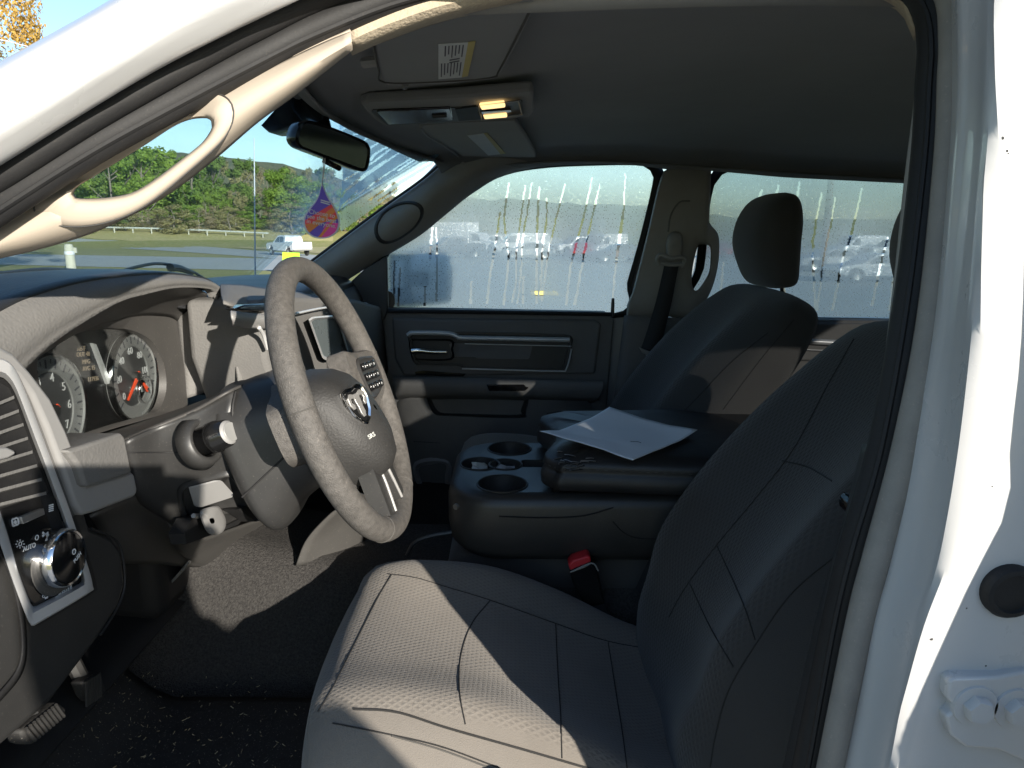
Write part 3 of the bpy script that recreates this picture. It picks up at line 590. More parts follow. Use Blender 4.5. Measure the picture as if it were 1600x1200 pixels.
blt = part('seat_belt', 'black seat belt hanging by the far centre pillar', M['belt'], loft([y3([(1039, 410, 1.985), (1025, 470, 1.985), (1010, 520, 1.99), (1001, 546, 1.99)]), y3([(1061, 412, 1.985), (1050, 470, 1.98), (1038, 520, 1.985), (1029, 556, 1.99)])], 24), thick=.0016)
mk('anchor_loop', join(tube(y3([(1030, 414, 1.99), (1027, 404, 1.985), (1034, 398, 1.98), (1048, 404, 1.975), (1064, 402, 1.975), (1070, 408, 1.98), (1066, 418, 1.985)]), .006, 30, 8), tube(y3([(1032, 411, 1.985), (1048, 414, 1.98), (1066, 413, 1.98)]), .005, 12, 8)), M['trim'], blt)
mk('anchor_cover', ringloft([ys([(1043, 372), (1050, 363), (1062, 364), (1066, 376), (1064, 396), (1056, 404), (1044, 402), (1041, 388)], y) if s == 1 else ys(sc_([(1043, 372), (1050, 363), (1062, 364), (1066, 376), (1064, 396), (1056, 404), (1044, 402), (1041, 388)], s, (1053, 384)), y) for s, y in ((1.05, 2.01), (1, 1.985), (.9, 1.975), (.5, 1.97), (.1, 1.97))], 30), M['trim'], blt, smooth=180)
mk('belt_tongue', join(prism(ys([(1009, 552), (1022, 553), (1022, 570), (1018, 573), (1010, 572)], 1.985), (0, .004, 0)), prism(ys([(999, 543), (1031, 556), (1029, 560), (1004, 552)], 1.982), (0, .012, 0))), M['steel'], blt, bevel=.001)
mk('tongue_slot', prism(ys([(1012, 557), (1019, 557), (1019, 566), (1012, 566)], 1.984), (0, .003, 0)), M['gloss'], blt)
# channel of the belt height adjuster
part('adjuster_slot', None, M['dash'], tube(y3([(1044, 362, 1.995), (1047, 340, 1.99), (1054, 325, 1.985), (1064, 315, 1.98), (1078, 314, 1.98)]), .0022, 30, 6))
# ---- rear passenger door
rd = part('rear_door', 'closed far rear door with dark trim and wide dewy window', M['dash'], prism(ys([(1086, 498), (1300, 500), (1640, 506), (1700, 760), (1086, 760)], 2.08), (0, .08, 0)), bevel=.01)
rw = [(1077, 497), (1100, 420), (1108, 332), (1116, 290), (1126, 275), (1145, 265), (1165, 263), (1280, 268), (1425, 275), (1600, 285), (1690, 300), (1690, 500), (1430, 499), (1267, 496)]
crw = (1380, 390)
mk('window_pane', prism([PY(a, b, ywin(b) + .03) for a, b in [(1060, 505), (1085, 420), (1098, 332), (1105, 285), (1120, 262), (1145, 255), (1280, 258), (1425, 265), (1700, 285), (1720, 510), (1267, 506)]], (0, .004, 0)), M['gl_rear'], rd, 'tinted rear side window fogged with dew', smooth=0)
dewfilm('dew_film', [(1060, 505), (1085, 420), (1098, 332), (1105, 285), (1120, 262), (1145, 255), (1280, 258), (1425, 265), (1700, 285), (1720, 510), (1267, 506)], DRIPS2, lambda b: ywin(b) + .0275, M['film2'], rd, 1.5, 1.3)
rwo = [(crw[0] + (a - crw[0]) * 1.05, crw[1] + (b - crw[1]) * 1.06) for a, b in rw]
mk('window_frame', ringloft([yw_(rw, -.004), yw_([(crw[0] + (a - crw[0]) * 1.02, crw[1] + (b - crw[1]) * 1.025) for a, b in rw], -.010), yw_(rwo, .0), yw_(rwo, .05), yw_(rw, .05), yw_(rw, -.004)], 90), M['seal'], rd)
mk('upper_panel', prism(ys([(1100, 503), (1620, 508), (1625, 575), (1100, 560)], 2.07), (0, .02, 0)), M['dash'], rd, bevel=.006)
mk('pull_strip', tube(ys([(1180, 527), (1276, 534), (1420, 540)], 2.058), .0085, 20, 10), M['silver'], rd)
mk('accent_line', tube(ys([(1180, 541), (1276, 547), (1420, 552)], 2.06), .002, 20, 6), M['silver'], rd)
# ---- text helper (built-in font, turned to mesh)
def text(name, s, size, mat_, parent, o, xd, yd, extr=.0003, label=None, align='CENTER'):
    cu = bpy.data.curves.new(name, 'FONT'); cu.body = s; cu.size = size; cu.align_x = align; cu.align_y = 'CENTER'; cu.extrude = extr
    t = bpy.data.objects.new('tmp', cu); COL.objects.link(t); dg = bpy.context.evaluated_depsgraph_get(); dg.update()
    me = bpy.data.meshes.new_from_object(t.evaluated_get(dg)); bpy.data.objects.remove(t); bpy.data.curves.remove(cu)
    x = V(xd).normalized(); y = V(yd); y = (y - x * y.dot(x)).normalized(); z = x.cross(y); o = V(o)
    vs = [o + x * v.co.x + y * v.co.y + z * v.co.z for v in me.vertices]; fs = [tuple(p.vertices) for p in me.polygons]
    bpy.data.meshes.remove(me)
    return mk(name, (vs, fs), mat_, parent, label, smooth=0)
# ---- sun visors
def plate(l, z, t, dz=None):
    return prism([PZ(a, b, z) for a, b in l], (0, 0, t))
zv = 1.726
vis = part('sun_visor', 'driver side sun visor folded up, with a white and yellow warning label', M['liner'], prism([PZ(a, b, zv) for a, b in [(574, 40), (577, 58), (586, 100), (595, 128), (604, 135), (700, 132), (772, 125), (784, 116), (812, 66), (838, 12), (846, -20), (820, -32), (600, -30), (578, 0)]], (0, 0, .016)), bevel=.006, seg=3)
mk('visor_seam', tube(zs([(583, 64), (592, 110), (602, 129), (700, 127), (768, 121), (780, 110), (830, 14)], zv - .0005), .0011, 50, 6), M['stitch'], vis)
mk('visor_pivot', tube(zs([(568, 98), (585, 96), (600, 94)], zv + .008), .006, 8, 8), M['trim'], vis)
mk('visor_clip', tube(zs([(632, 136), (634, 131)], zv), .004, 4, 8), M['dash'], vis)
lab1 = mk('warning_label', prism([PZ(a, b, zv - .0012) for a, b in [(685, 70), (732, 67), (722, 121), (685, 124)]], (0, 0, .0008)), M['lab'], vis, smooth=0)
mk('yellow_strip', prism([PZ(a, b, zv - .0014) for a, b in [(731.5, 67), (743, 65), (731, 119), (721.5, 121)]], (0, 0, .0008)), M['laby'], vis, smooth=0)
lines = []
for k in range(7):
    for (r0, r1_) in ((.06, .40), (.56, .94)):
        a = .10 + k * .125
        if k == 0 and r0 < .1: continue
        c = [(685 + 45 * a, 70 - 3 * a), (685 + 37 * a, 124 - 3 * a)]
        p = lambda t, da: (685 + (45 - 8 * t) * (a + da), 70 + 54 * t - 3 * (a + da))
        lines.append(prism([PZ(*p(r0, 0), zv - .0016), PZ(*p(r0, .045), zv - .0016), PZ(*p(r1_ - .05 * (k % 3), .045), zv - .0016), PZ(*p(r1_ - .05 * (k % 3), 0), zv - .0016)], (0, 0, .0003)))
for k in range(2):
    a0, t = .42, .46 + .07 * k
    p = lambda t, a: (685 + (45 - 8 * t) * a, 70 + 54 * t - 3 * a)
    lines.append(prism([PZ(*p(t, a0), zv - .0016), PZ(*p(t - .03, .8), zv - .0016), PZ(*p(t, .8), zv - .0016), PZ(*p(t + .03, a0), zv - .0016)], (0, 0, .0003)))
mk('printed_lines', join(*lines), M['ink'], vis, smooth=0)
zv2 = 1.735
vis2 = part('sun_visor', 'passenger sun visor folded up, with a pale label', M['liner'], prism([PZ(a, b, zv2) for a, b in [(655, 200), (662, 207), (690, 222), (716, 240), (724, 246), (735, 250), (752, 262), (766, 264), (800, 261), (832, 255), (838, 248), (836, 238), (826, 220), (812, 198), (806, 188), (700, 192), (660, 196)]], (0, 0, .010)), bevel=.004, seg=3)
mk('visor_seam', tube(zs([(658, 200), (667, 212), (690, 226), (718, 246)], zv2 - .0005), .002, 30, 6), M['trim'], vis2)
mk('warning_label', prism([PZ(a, b, zv2 - .0012) for a, b in [(730, 212), (756, 209), (782, 241), (763, 243)]], (0, 0, .0008)), M['lab'], vis2, smooth=0)
mk('yellow_strip', prism([PZ(a, b, zv2 - .0014) for a, b in [(756, 209), (761, 208), (790, 240), (782, 241)]], (0, 0, .0008)), M['laby'], vis2, smooth=0)
# ---- overhead console
zo = 1.742
oc = [(564, 163), (575, 159), (700, 153), (824, 143), (832, 143), (834, 150), (833, 176), (828, 183), (800, 185), (700, 192), (604, 198), (584, 186), (570, 172)]
och = part('overhead_console', 'overhead console with two lit map lamps', M['liner'], prism([PZ(a, b, zo - .012) for a, b in oc], (0, 0, .014)), bevel=.004, seg=3)
mk('console_inset', prism([PZ(a, b, zo - .0135) for a, b in [(581, 175), (583, 172), (700, 169), (748, 167), (812, 157), (816, 159), (818, 178), (815, 181), (700, 191), (606, 196), (602, 193)]], (0, 0, .003)), M['black2'], och, smooth=0)
mk('storage_door', prism([PZ(a, b, zo - .016) for a, b in [(588, 175), (592, 174), (620, 173), (704, 170), (709, 188), (640, 193), (606, 195)]], (0, 0, .004)), M['gloss'], och, bevel=.002)
mk('door_latch', tube(zs([(676, 181), (697, 180)], zo - .017), .0035, 6, 8), M['black'], och)
mk('lamp_recess', prism([PZ(a, b, zo - .015) for a, b in [(711, 171), (744, 167), (752, 187), (717, 189)]], (0, 0, .003)), M['seal'], och, smooth=0)
for l in ([(749, 166), (788, 162), (789.5, 168), (752.5, 172)], [(755, 182), (791, 178.5), (792.5, 183.5), (757, 186.5)]):
    mk('map_lamp', prism([PZ(a, b, zo - .019) for a, b in l], (0, 0, .005)), M['lamp'], och, 'lit amber map lamp lens', bevel=.0015)
mk('lamp_gap', prism([PZ(a, b, zo - .017) for a, b in [(752, 175), (798, 172), (799, 175), (755, 180)]], (0, 0, .003)), M['gloss'], och, smooth=0)
mk('lamp_bezel', ringloft([zs([(746, 164), (812, 156), (818, 181), (752, 189)], zo - .0155), zs([(747.5, 165), (811, 157.5), (816.5, 180), (753, 188)], zo - .0185), zs([(748.5, 165.5), (809, 159), (814.5, 179), (754, 187.5)], zo - .0155)], 48, False), M['trim'], och)
# ---- rear view mirror
mn = V((.86, -.50, -.08)).normalized()
mcen = PY(520, 228, 1.22)
def pm(l, d=0): return [PN(a, b, mcen, mn) + mn * d for a, b in l]
mo = [(462, 205), (468, 194), (478, 189), (490, 189), (530, 203), (568, 219), (577, 227), (579, 236), (577, 256), (573, 266), (565, 268), (530, 255), (480, 236), (466, 229), (460, 218)]
mg = [(469, 209), (474, 197), (482, 193), (530, 207), (566, 223), (573, 230), (574, 240), (571, 258), (566, 263), (530, 250), (482, 232), (470, 226), (467, 217)]
cm = (520, 228)
mir_ = part('rear_view_mirror', 'black interior mirror hanging at the top of the windscreen', M['gloss'], ringloft([pm(mg, -.0005), pm(sc_(mo, .985, cm), .001), pm(mo, -.004), pm(sc_(mo, .97, cm), -.02), pm(sc_(mo, .8, cm), -.032), pm(sc_(mo, .05, cm), -.036)], 60), smooth=50)
M['mirror'] = mat('mirror_glass', (.30, .34, .36), .02, 1, var=(4, (.26, .30, .32)))
mk('mirror_glass', prism(cr(pm(mg, -.0004), 48, True), mn * -.002), M['mirror'], mir_, smooth=0)
mk('tilt_lever', tube([PN(512, 250, mcen, mn) - mn * .01, PN(519, 258, mcen, mn) + mn * .002, PN(528, 263, mcen, mn) + mn * .004], .0045, 10, 8), M['gloss'], mir_)
mk('mirror_mount', tube(y3([(505, 200, 1.26), (494, 185, 1.30), (488, 168, 1.33), (480, 152, 1.36)]), lambda t: .014 + .022 * t, 16, 12), M['gloss'], mir_)
mk('sensor_cover', ringloft([ys([(468, 152), (480, 142), (497, 146), (506, 160), (502, 178), (486, 184), (474, 172)], y) if s == 1 else ys(sc_([(468, 152), (480, 142), (497, 146), (506, 160), (502, 178), (486, 184), (474, 172)], s, (488, 163)), y) for s, y in ((.1, 1.315), (.7, 1.317), (1, 1.33), (1.1, 1.40))], 30), M['gloss'], mir_, smooth=60)
# ---- air freshener hanging from the mirror (a thing of its own)
FY = 1.205
tagp = [(503, 286), (506, 293), (512, 306), (522, 322), (529, 337), (531, 350), (527, 362), (517, 370), (504, 373), (490, 371), (480, 364), (474, 352), (475, 339), (482, 327), (492, 315), (498, 304), (501, 293)]
af = empty('air_freshener', PY(503, 240, FY), 'drop shaped paper air freshener in purple, red and pink hanging from the mirror', 'air freshener'); WM[af.name] = af.matrix_world.copy()
M['purple'] = mat('print_purple', (.13, .07, .48), .5, var=(30, (.15, .09, .52)))
M['pred'] = mat('print_red', (.88, .07, .09), .5, var=(30, (.80, .07, .09)))
M['ppink'] = mat('print_pink', (.85, .07, .40), .5, var=(30, (.78, .07, .37)))
M['poran'] = mat('print_orange', (.80, .25, .05), .5, var=(30, (.7, .22, .05)))
M['cardw'] = mat('card_edge', (.62, .66, .74), .5, var=(30, (.56, .6, .68)))
mk('card', prism(ys(tagp, FY), (0, .002, 0), 60), M['cardw'], af, smooth=0)
ct = (503, 342)
inner = [(ct[0] + (a - ct[0]) * .90, ct[1] + (b - ct[1]) * .93) for a, b in tagp]
def clip(poly, *hp):
    P = list(poly)
    for (x0, y0, nx, ny) in hp:
        Q = []
        for i in range(len(P)):
            a, b = P[i], P[(i + 1) % len(P)]; da = (a[0] - x0) * nx + (a[1] - y0) * ny; db = (b[0] - x0) * nx + (b[1] - y0) * ny
            if da >= 0: Q.append(a)
            if da * db < 0: t = da / (da - db); Q.append((a[0] + (b[0] - a[0]) * t, a[1] + (b[1] - a[1]) * t))
        P = Q
    return P
inner = [(p.x, p.y) for p in cr([V((a, b, 0)) for a, b in inner], 80, True)]
mk('printed_field', prism(ys(inner, FY - .0006), (0, .0004, 0)), M['purple'], af, smooth=0)
def layer(nm, m_, lift, *hp): mk(nm, prism(ys(clip(inner, *hp), FY - .0006 - lift), (0, .0002, 0)), M[m_], af, smooth=0)
nx, ny = .52, .85            # stripes run up to the right
layer('printed_stripe', 'pred', .0003, (503, 328, nx, ny), (500, 349, -.30, -.95))
layer('printed_stripe', 'poran', .0005, (522, 322, .62, .78), (524, 331, -.62, -.78))
layer('printed_stripe', 'poran', .0006, (476, 351, .2, .98), (476, 355, -.25, -.97))
layer('printed_stripe', 'ppink', .0004, (500, 370, .62, .28), (520, 348, -.1, .99))
layer('printed_stripe', 'poran', .0007, (498, 369, .75, .62), (501.5, 371, -.75, -.62))
xd = PY(520, 346, FY) - PY(490, 340.5, FY)
for k, s in enumerate(('Choose to', 'see the best', 'in everyone.')):
    text('lettering', s, .0098, M['icon'], af, PY(503 - k * .4, 334 + 7.8 * k, FY - .0018), xd, (0, 0, 1))
for k in range(2): mk('small_print', prism(ys([(501, 311.5 + 3.2 * k), (515, 315.5 + 3.2 * k), (515, 317.4 + 3.2 * k), (501, 313.4 + 3.2 * k)], FY - .0015), (0, .0003, 0)), M['icon'], af, smooth=0)
mk('hanging_string', join(tube(y3([(503, 290, FY - .001), (505, 262, FY), (504, 240, 1.21)]), .0007, 12, 6), tube(y3([(503, 290, FY - .001), (507, 262, FY + .002), (508, 240, 1.215)]), .0007, 12, 6)), M['icon'], af)
# ================================================================ seats
def rsec(wd, th, n=40, e=3.2, bol=0., bw=.09):
    """closed section in (v, w): width wd, thickness th, front side +w with raised bolsters"""
    out = []
    for i in range(n):
        a = 2 * pi * i / n; c, s = cos(a), sin(a)
        v = (abs(c) ** (2 / e)) * (1 if c >= 0 else -1) * wd / 2; w_ = (abs(s) ** (2 / e)) * (1 if s >= 0 else -1) * th / 2
        if w_ > 0:
            d = (abs(v) - (wd / 2 - bw)) / bw
            if d > -1: w_ += bol * max(0, 1 - abs(d - .15) / 1.1) ** 1.2
        out.append((v, w_))
    return out
def seat(cy, label, label_c, tag, cx=0, sx=0):
    # cushion: sections along X (front to back); v -> Y, w -> Z
    rows = []
    for x, z, wd, th, bol, dx in [(-.232, .908, .40, .05, .0, 0), (-.246, .908, .46, .12, .008, 0), (-.243, .911, .485, .165, .014, 0), (-.215, .914, .495, .185, .020, 0), (-.15, .914, .50, .185, .026, 0), (-.05, .896, .51, .18, .034, 0), (.06, .850, .515, .18, .038, 0), (.165, .798, .515, .18, .036, 0), (.23, .782, .51, .185, .03, 0), (.32, .785, .50, .18, .02, 0), (.40, .78, .48, .12, .01, 0)]:
        rows.append([V((x + cx + dx - .02 * (1 - (2 * v / wd) ** 2) * (1 if x < -.1 else 0), cy + v, z + w_)) for v, w_ in rsec(wd, th, 56, 3.6, bol, .095)])
    n = len(rows[0]); rows = list(zip(*[cr([r[j] for r in rows], 40) for j in range(n)]))
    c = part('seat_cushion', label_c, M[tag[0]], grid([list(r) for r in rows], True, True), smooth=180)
    # backrest: up the recline axis
    a = R(29); up = V((sin(a), 0, cos(a))); fw = V((-cos(a), 0, sin(a))); o = V((.285 + sx, cy, .90)); HU = .688
    rows = []
    for u, wd, th, bol, df in [(-.09, .40, .06, 0, -.02), (-.07, .47, .12, .01, -.01), (0, .50, .15, .03, 0), (.06, .525, .16, .04, .0), (.14, .545, .165, .05, .01), (.26, .545, .16, .05, .008), (.38, .53, .15, .042, 0), (.47, .515, .14, .03, -.008), (.53, .49, .128, .016, -.012), (.57, .45, .11, .006, -.016), (.592, .36, .075, 0, -.02), (.597, .22, .04, 0, -.02)]:
        rows.append([o + up * u + fw * (w_ + df) + V((0, v, 0)) for v, w_ in rsec(wd, th, 56, 3.4, bol, .12)])
    n = len(rows[0]); rows = list(zip(*[cr([r[j] for r in rows], 44) for j in range(n)]))
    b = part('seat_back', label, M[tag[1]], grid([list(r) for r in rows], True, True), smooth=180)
    # headrest
    ho = o + up * HU + fw * .055; rows = []
    hu = V((sin(R(-5)), 0, cos(R(-5)))); hf = V((-cos(R(-5)), 0, sin(R(-5))))
    for u, wd, th, df in [(-.100, .08, .02, 0), (-.098, .17, .06, 0), (-.085, .225, .085, .004), (-.05, .240, .105, .01), (0, .250, .12, .014), (.045, .246, .116, .008), (.08, .218, .094, 0), (.098, .17, .066, -.006), (.106, .08, .03, -.01)]:
        rows.append([ho + hu * u + hf * (w_ + df) + V((0, v, 0)) for v, w_ in rsec(wd, th, 48, 2.5)])
    n = len(rows[0]); rows = list(zip(*[cr([r[j] for r in rows], 30) for j in range(n)]))
    h = part('headrest', None, M['fabric2'], grid([list(r) for r in rows], True, True), smooth=180)
    mk('headrest_post', tube([ho - hu * .14 + V((0, .06, 0)) - hf * .01, ho - hu * .08 + V((0, .06, 0))], .006, 6, 12), M['chrome'], h)
    mk('headrest_post', tube([ho - hu * .14 + V((0, -.06, 0)) - hf * .01, ho - hu * .08 + V((0, -.06, 0))], .006, 6, 12), M['chrome'], h)
    return c, b, h
M['fabric2'] = mat('dark_cloth', (.040, .038, .036), .95, bump=[('noise', 900, .3, .001)], var=(12, (.052, .049, .046)), sheen=.2)
def seatmat(name, base, alt, axis):
    """knitted cloth: a small diamond lattice woven in, seen as relief and a slight change of tone"""
    m = mat(name, base, .95, var=(9, alt), sheen=.2, spec=.15); t = m.node_tree; N = t.nodes.new; L = t.links.new; bs = t.nodes['Principled BSDF']
    tc = N('ShaderNodeTexCoord').outputs['Object']; sp_ = N('ShaderNodeSeparateXYZ'); L(tc, sp_.inputs[0])
    def mth(op, a, b=None, c=None):
        n = N('ShaderNodeMath'); n.operation = op
        for i, q in enumerate((a, b, c)):
            if q is None: continue
            if isinstance(q, (int, float)): n.inputs[i].default_value = q
            else: L(q, n.inputs[i])
        return n.outputs[0]
    u = sp_.outputs[1]; v = sp_.outputs[axis]
    s1 = mth('SINE', mth('MULTIPLY', mth('MULTIPLY_ADD', v, .62, u), 850.)); s2 = mth('SINE', mth('MULTIPLY', mth('MULTIPLY_ADD', v, -.62, u), 850.))
    msk = N('ShaderNodeMapRange'); msk.inputs['From Min'].default_value = .186; msk.inputs['From Max'].default_value = .196; msk.inputs['To Min'].default_value = 1; msk.inputs['To Max'].default_value = 0; L(mth('ABSOLUTE', u), msk.inputs['Value'])
    lat = mth('MULTIPLY', mth('MAXIMUM', s1, s2), msk.outputs[0])
    nz = N('ShaderNodeTexNoise'); nz.inputs['Scale'].default_value = 850; L(tc, nz.inputs['Vector'])
    h = mth('ADD', mth('MULTIPLY', lat, .5), mth('MULTIPLY', nz.outputs['Fac'], 1.2))
    bu = N('ShaderNodeBump'); bu.inputs['Strength'].default_value = .5; bu.inputs['Distance'].default_value = .0011; L(h, bu.inputs['Height']); L(bu.outputs[0], bs.inputs['Normal'])
    mx = N('ShaderNodeMix'); mx.data_type = 'RGBA'; mx.blend_type = 'MULTIPLY'; mx.inputs[0].default_value = 1
    src = bs.inputs['Base Color'].links[0].from_socket; L(src, mx.inputs[6])
    rp = N('ShaderNodeMapRange'); rp.inputs['From Min'].default_value = -.6; rp.inputs['From Max'].default_value = 1; rp.inputs['To Min'].default_value = .86; rp.inputs['To Max'].default_value = 1.06; L(lat, rp.inputs['Value'])
    L(rp.outputs[0], mx.inputs[7]); L(mx.outputs[2], bs.inputs['Base Color']); return m
M['cush_sunlit'] = seatmat('seat_cloth_sunlit', (.165, .148, .129), (.21, .188, .164), 0)  # cushion paler than the back: sunlight put into the cloth colour
M['back'] = seatmat('seat_cloth_shaded', (.046, .044, .043), (.056, .054, .052), 2)  # same cloth darkened, its shade put into the colour
dcu, dba, dhe = seat(.92, 'driver seat back in patterned cloth, coloured dark as if shaded', 'driver seat cushion in patterned cloth, coloured pale as sunlit', ('cush_sunlit', 'back'), .018, .008)
pcu, pba, phe = seat(1.68, 'passenger seat back with a patch of sunlight on its cloth', 'passenger seat cushion', ('cush_sunlit', 'back'), .13, .018)
# ================================================================ dashboard
TILT = .10
def dash_col(y, x0, k):  # cross-section of the main dash at width y
    return [V((a + x0, y, z)) for a, z in k]
sec = [(-1.10, 1.33), (-.80, 1.415), (-.62, 1.435), (-.50, 1.43), (-.455, 1.415), (-.445, 1.385), (-.45, 1.30)]
dtop = part('dashboard', 'dashboard with black padded top, grey front and lit gauges', M['dashtop'], loft([[V((min(0, 0) + x + (-.04 if i < 2 else 0), y, z - .04 * max(0, abs(y - 1.3) - .5) - (.05 * max(0, .3 - (y - .5)) if i == 0 else 0))) for y in (1.11, 1.2, 1.3, 1.5, 1.8, 2.06)] for i, (x, z) in enumerate(sec[:6])], 40, 30), smooth=180, thick=.004)
mk('dash_pad', loft([[V((x, y, z)) for y in (.54, .7, .9, 1.115)] for x, z in ((-1.10, 1.30), (-.85, 1.37), (-.70, 1.41), (-.62, 1.42))], 20, 12), M['dashtop'], dtop, smooth=180, thick=.004)
mk('dash_front', loft([[V((x, y, z)) for y in (1.10, 1.3, 1.5, 1.8, 2.06)] for x, z in [(-.447, 1.392), (-.43, 1.36), (-.425, 1.30), (-.43, 1.2), (-.47, 1.1), (-.54, 1.0), (-.62, .92)]], 24, 30), M['dash'], dtop, smooth=180, thick=.004)
# binnacle: hood over the gauges
XL = -.465
crest_l = [(-90, 535), (0, 487), (47, 465), (127, 442), (206, 431), (269, 429), (317, 435), (334, 444), (341, 456)]
back_l = [(-90, 500), (0, 459), (63, 445), (136, 430), (222, 422), (269, 421), (310, 426), (333, 434), (343, 444)]
lip_l = [(-20, 600), (30, 580), (44, 565), (95, 523), (177, 474), (222, 460), (269, 450), (312, 450), (332, 455), (338, 466)]
crest_lit = [PX(a, b, XL + .0) for a, b in crest_l]
far = [PX(a, b, XL - .19) + V((0, 0, 0)) for a, b in back_l]
# real backward run of the hood top: follow the crest, lowered towards the glass
hoodrows = [[V((p.x - .34, p.y * .96 + .03, min(p.z - .06, 1.43))) for p in crest_lit], [V((p.x - .22, p.y * .98 + .02, p.z - .012)) for p in crest_lit], [V((p.x - .10, p.y, p.z + .004)) for p in crest_lit], [V((p.x - .02, p.y, p.z + .003)) for p in crest_lit], crest_lit]
mk('gauge_hood', loft(hoodrows, 60, 26), M['dashtop'], dtop, 'black padded top of the gauge hood', smooth=180, thick=.004)
lipv = [PX(a, b, XL + .008) for a, b in lip_l]
L0 = cr(crest_lit, 60); L1 = cr(lipv, 60)
rows = []
for t in (0, .08, .25, .5, .75, .92, 1): rows.append([a.lerp(b, t) + V((.012 * sin(pi * t) + (.004 if t == 1 else 0), 0, 0)) for a, b in zip(L0, L1)])
rows.append([p + V((-.012, 0, .002)) for p in L1])
mk('hood_lip', grid(rows), M['dash'], dtop, 'grained grey lip of the gauge hood', smooth=180)
XC = -.545
clu_o = [(58, 568), (70, 548), (110, 524), (160, 514), (205, 520), (232, 540), (246, 572), (248, 606), (240, 636), (225, 648), (170, 664), (110, 684), (92, 690), (76, 650), (62, 600)]
# recess: ceiling and right wall
ceil_in = [(40, 575), (62, 556), (120, 520), (175, 500), (222, 492), (262, 494), (276, 500)]
lip_c = [(30, 580), (44, 565), (95, 523), (177, 474), (222, 460), (269, 450), (312, 450), (336, 462)]
mk('hood_ceiling', loft([[p + V((-.012, 0, .002)) for p in [PX(a, b, XL + .008) for a, b in lip_c]], [PX(a, b, (XL + XC) / 2) for a, b in [(38, 577), (54, 558), (108, 520), (178, 484), (224, 474), (266, 470), (296, 474), (312, 482)]], [PX(a, b, XC + .012) for a, b in ceil_in + [(282, 505)]]], 40, 14), M['black2'], dtop, smooth=180, thick=.002)
mk('recess_wall', loft([[PX(a, b, XC + .01) for a, b in [(276, 498), (281, 530), (288, 575), (292, 622)]], [PX(a, b, (XC + XL) / 2 + .01) for a, b in [(305, 478), (318, 520), (330, 565), (338, 608)]], [PX(a, b, XL + .012) for a, b in [(337, 462), (352, 510), (366, 560), (378, 602)]]], 24, 14), M['dash'], dtop, 'grey right hand wall of the gauge recess', smooth=180, thick=.003)
mk('wall_edge', tube([PX(a, b, XL + .014) for a, b in [(337, 463), (352, 510), (366, 560), (379, 604)]], .0032, 24, 8), M['dash'], dtop)
mk('recess_bezel', ringloft([xs([(40, 578), (60, 556), (120, 520), (175, 500), (222, 492), (262, 494), (278, 502), (284, 540), (290, 580), (293, 622), (290, 636), (240, 652), (170, 672), (110, 692), (96, 700), (70, 650), (50, 610)], XC + .011), xs([(58, 568), (68, 550), (110, 525), (160, 512), (205, 516), (238, 534), (256, 570), (260, 606), (252, 634), (235, 647), (170, 664), (110, 684), (92, 690), (76, 650), (62, 600)], XC + .004), xs(clu_o, XC - .006)], 80), M['black2'], dtop, smooth=60)
# cluster
clu = part('instrument_cluster', 'round gauges with orange needles behind a clear lens', M['gloss'], prism(cr(xs(clu_o, XC - .016), 60, True), (-.01, 0, 0)), smooth=0)
M['gface'] = mat('gauge_face', (.05, .05, .052), .4, var=(8, (.065, .065, .066)))
M['gring'] = mat('gauge_ring', (.30, .30, .295), .45, .2, var=(9, (.25, .25, .245)))
def gauge(cx, cz_, rad, arc, labels, vals, needle, sub=False):
    c = V((XC - .013, cx, cz_))
    def pt(a, r, d=0): return c + V((d, sin(a) * r, cos(a) * r))
    N = 64
    mk('gauge_face', lathe(c, (1, 0, 0), [(0, .0015), (rad * .70, .0015), (rad * .71, .0), (0, -.001)], N), M['gface'], clu, smooth=0)
    ring = lathe(c, (1, 0, 0), [(rad * .70, .0012), (rad * .71, .0035), (rad * .97, .0045), (rad, .0065), (rad * 1.03, .003), (rad * 1.03, -.002), (rad * .70, -.002), (rad * .70, .0012)], N)
    mk('gauge_ring', ring, M['gring'], clu, smooth=35)
    mk('gauge_rim', lathe(c, (1, 0, 0), [(rad * 1.0, .005), (rad * 1.015, .009), (rad * 1.045, .008), (rad * 1.05, .0), (rad * 1.0, .005)], N), M['chrome'], clu)
    tk = []
    for i in range(vals):
        a = arc[0] + (arc[1] - arc[0]) * i / (vals - 1); l = .16 if i % 2 == 0 else .08
        d = pt(a, 1) - c; q = V((0, d.z, -d.y)) * (.0011 if i % 2 == 0 else .0007)
        p0, p1 = pt(a, rad * .94, .0047), pt(a, rad * (.94 - l), .0047)
        tk.append(prism([p0 + q, p1 + q, p1 - q, p0 - q], (.0006, 0, 0)))
    mk('gauge_ticks', join(*tk), M['ink'], clu, smooth=0)
    for i, s in enumerate(labels):
        a = arc[0] + (arc[1] - arc[0]) * i / max(1, len(labels) - 1)
        text('gauge_numeral', s, rad * .23, M['icon'] if not sub else M['ink'], clu, pt(a, rad * .60, .0024), (0, 1, 0), (0, 0, 1))
    a = needle; d = (pt(a, 1) - c); q = V((0, d.z, -d.y))
    mk('gauge_needle', prism([c + d * rad * .70 + q * .0012 + V((.009, 0, 0)), c - d * rad * .12 + q * .0032 + V((.009, 0, 0)), c - d * rad * .12 - q * .0032 + V((.009, 0, 0)), c + d * rad * .70 - q * .0012 + V((.009, 0, 0))], (.002, 0, 0)), M['orange'], clu, smooth=0)
    mk('needle_hub', lathe(c, (1, 0, 0), [(0, .013), (rad * .10, .012), (rad * .12, .004), (0, .004)], 20), M['black'], clu)
def yc(px, py): p = PX(px, py, XC - .013); return p.y, p.z
y0, z0 = yc(205, 588); y1_, z1_ = yc(96, 628)
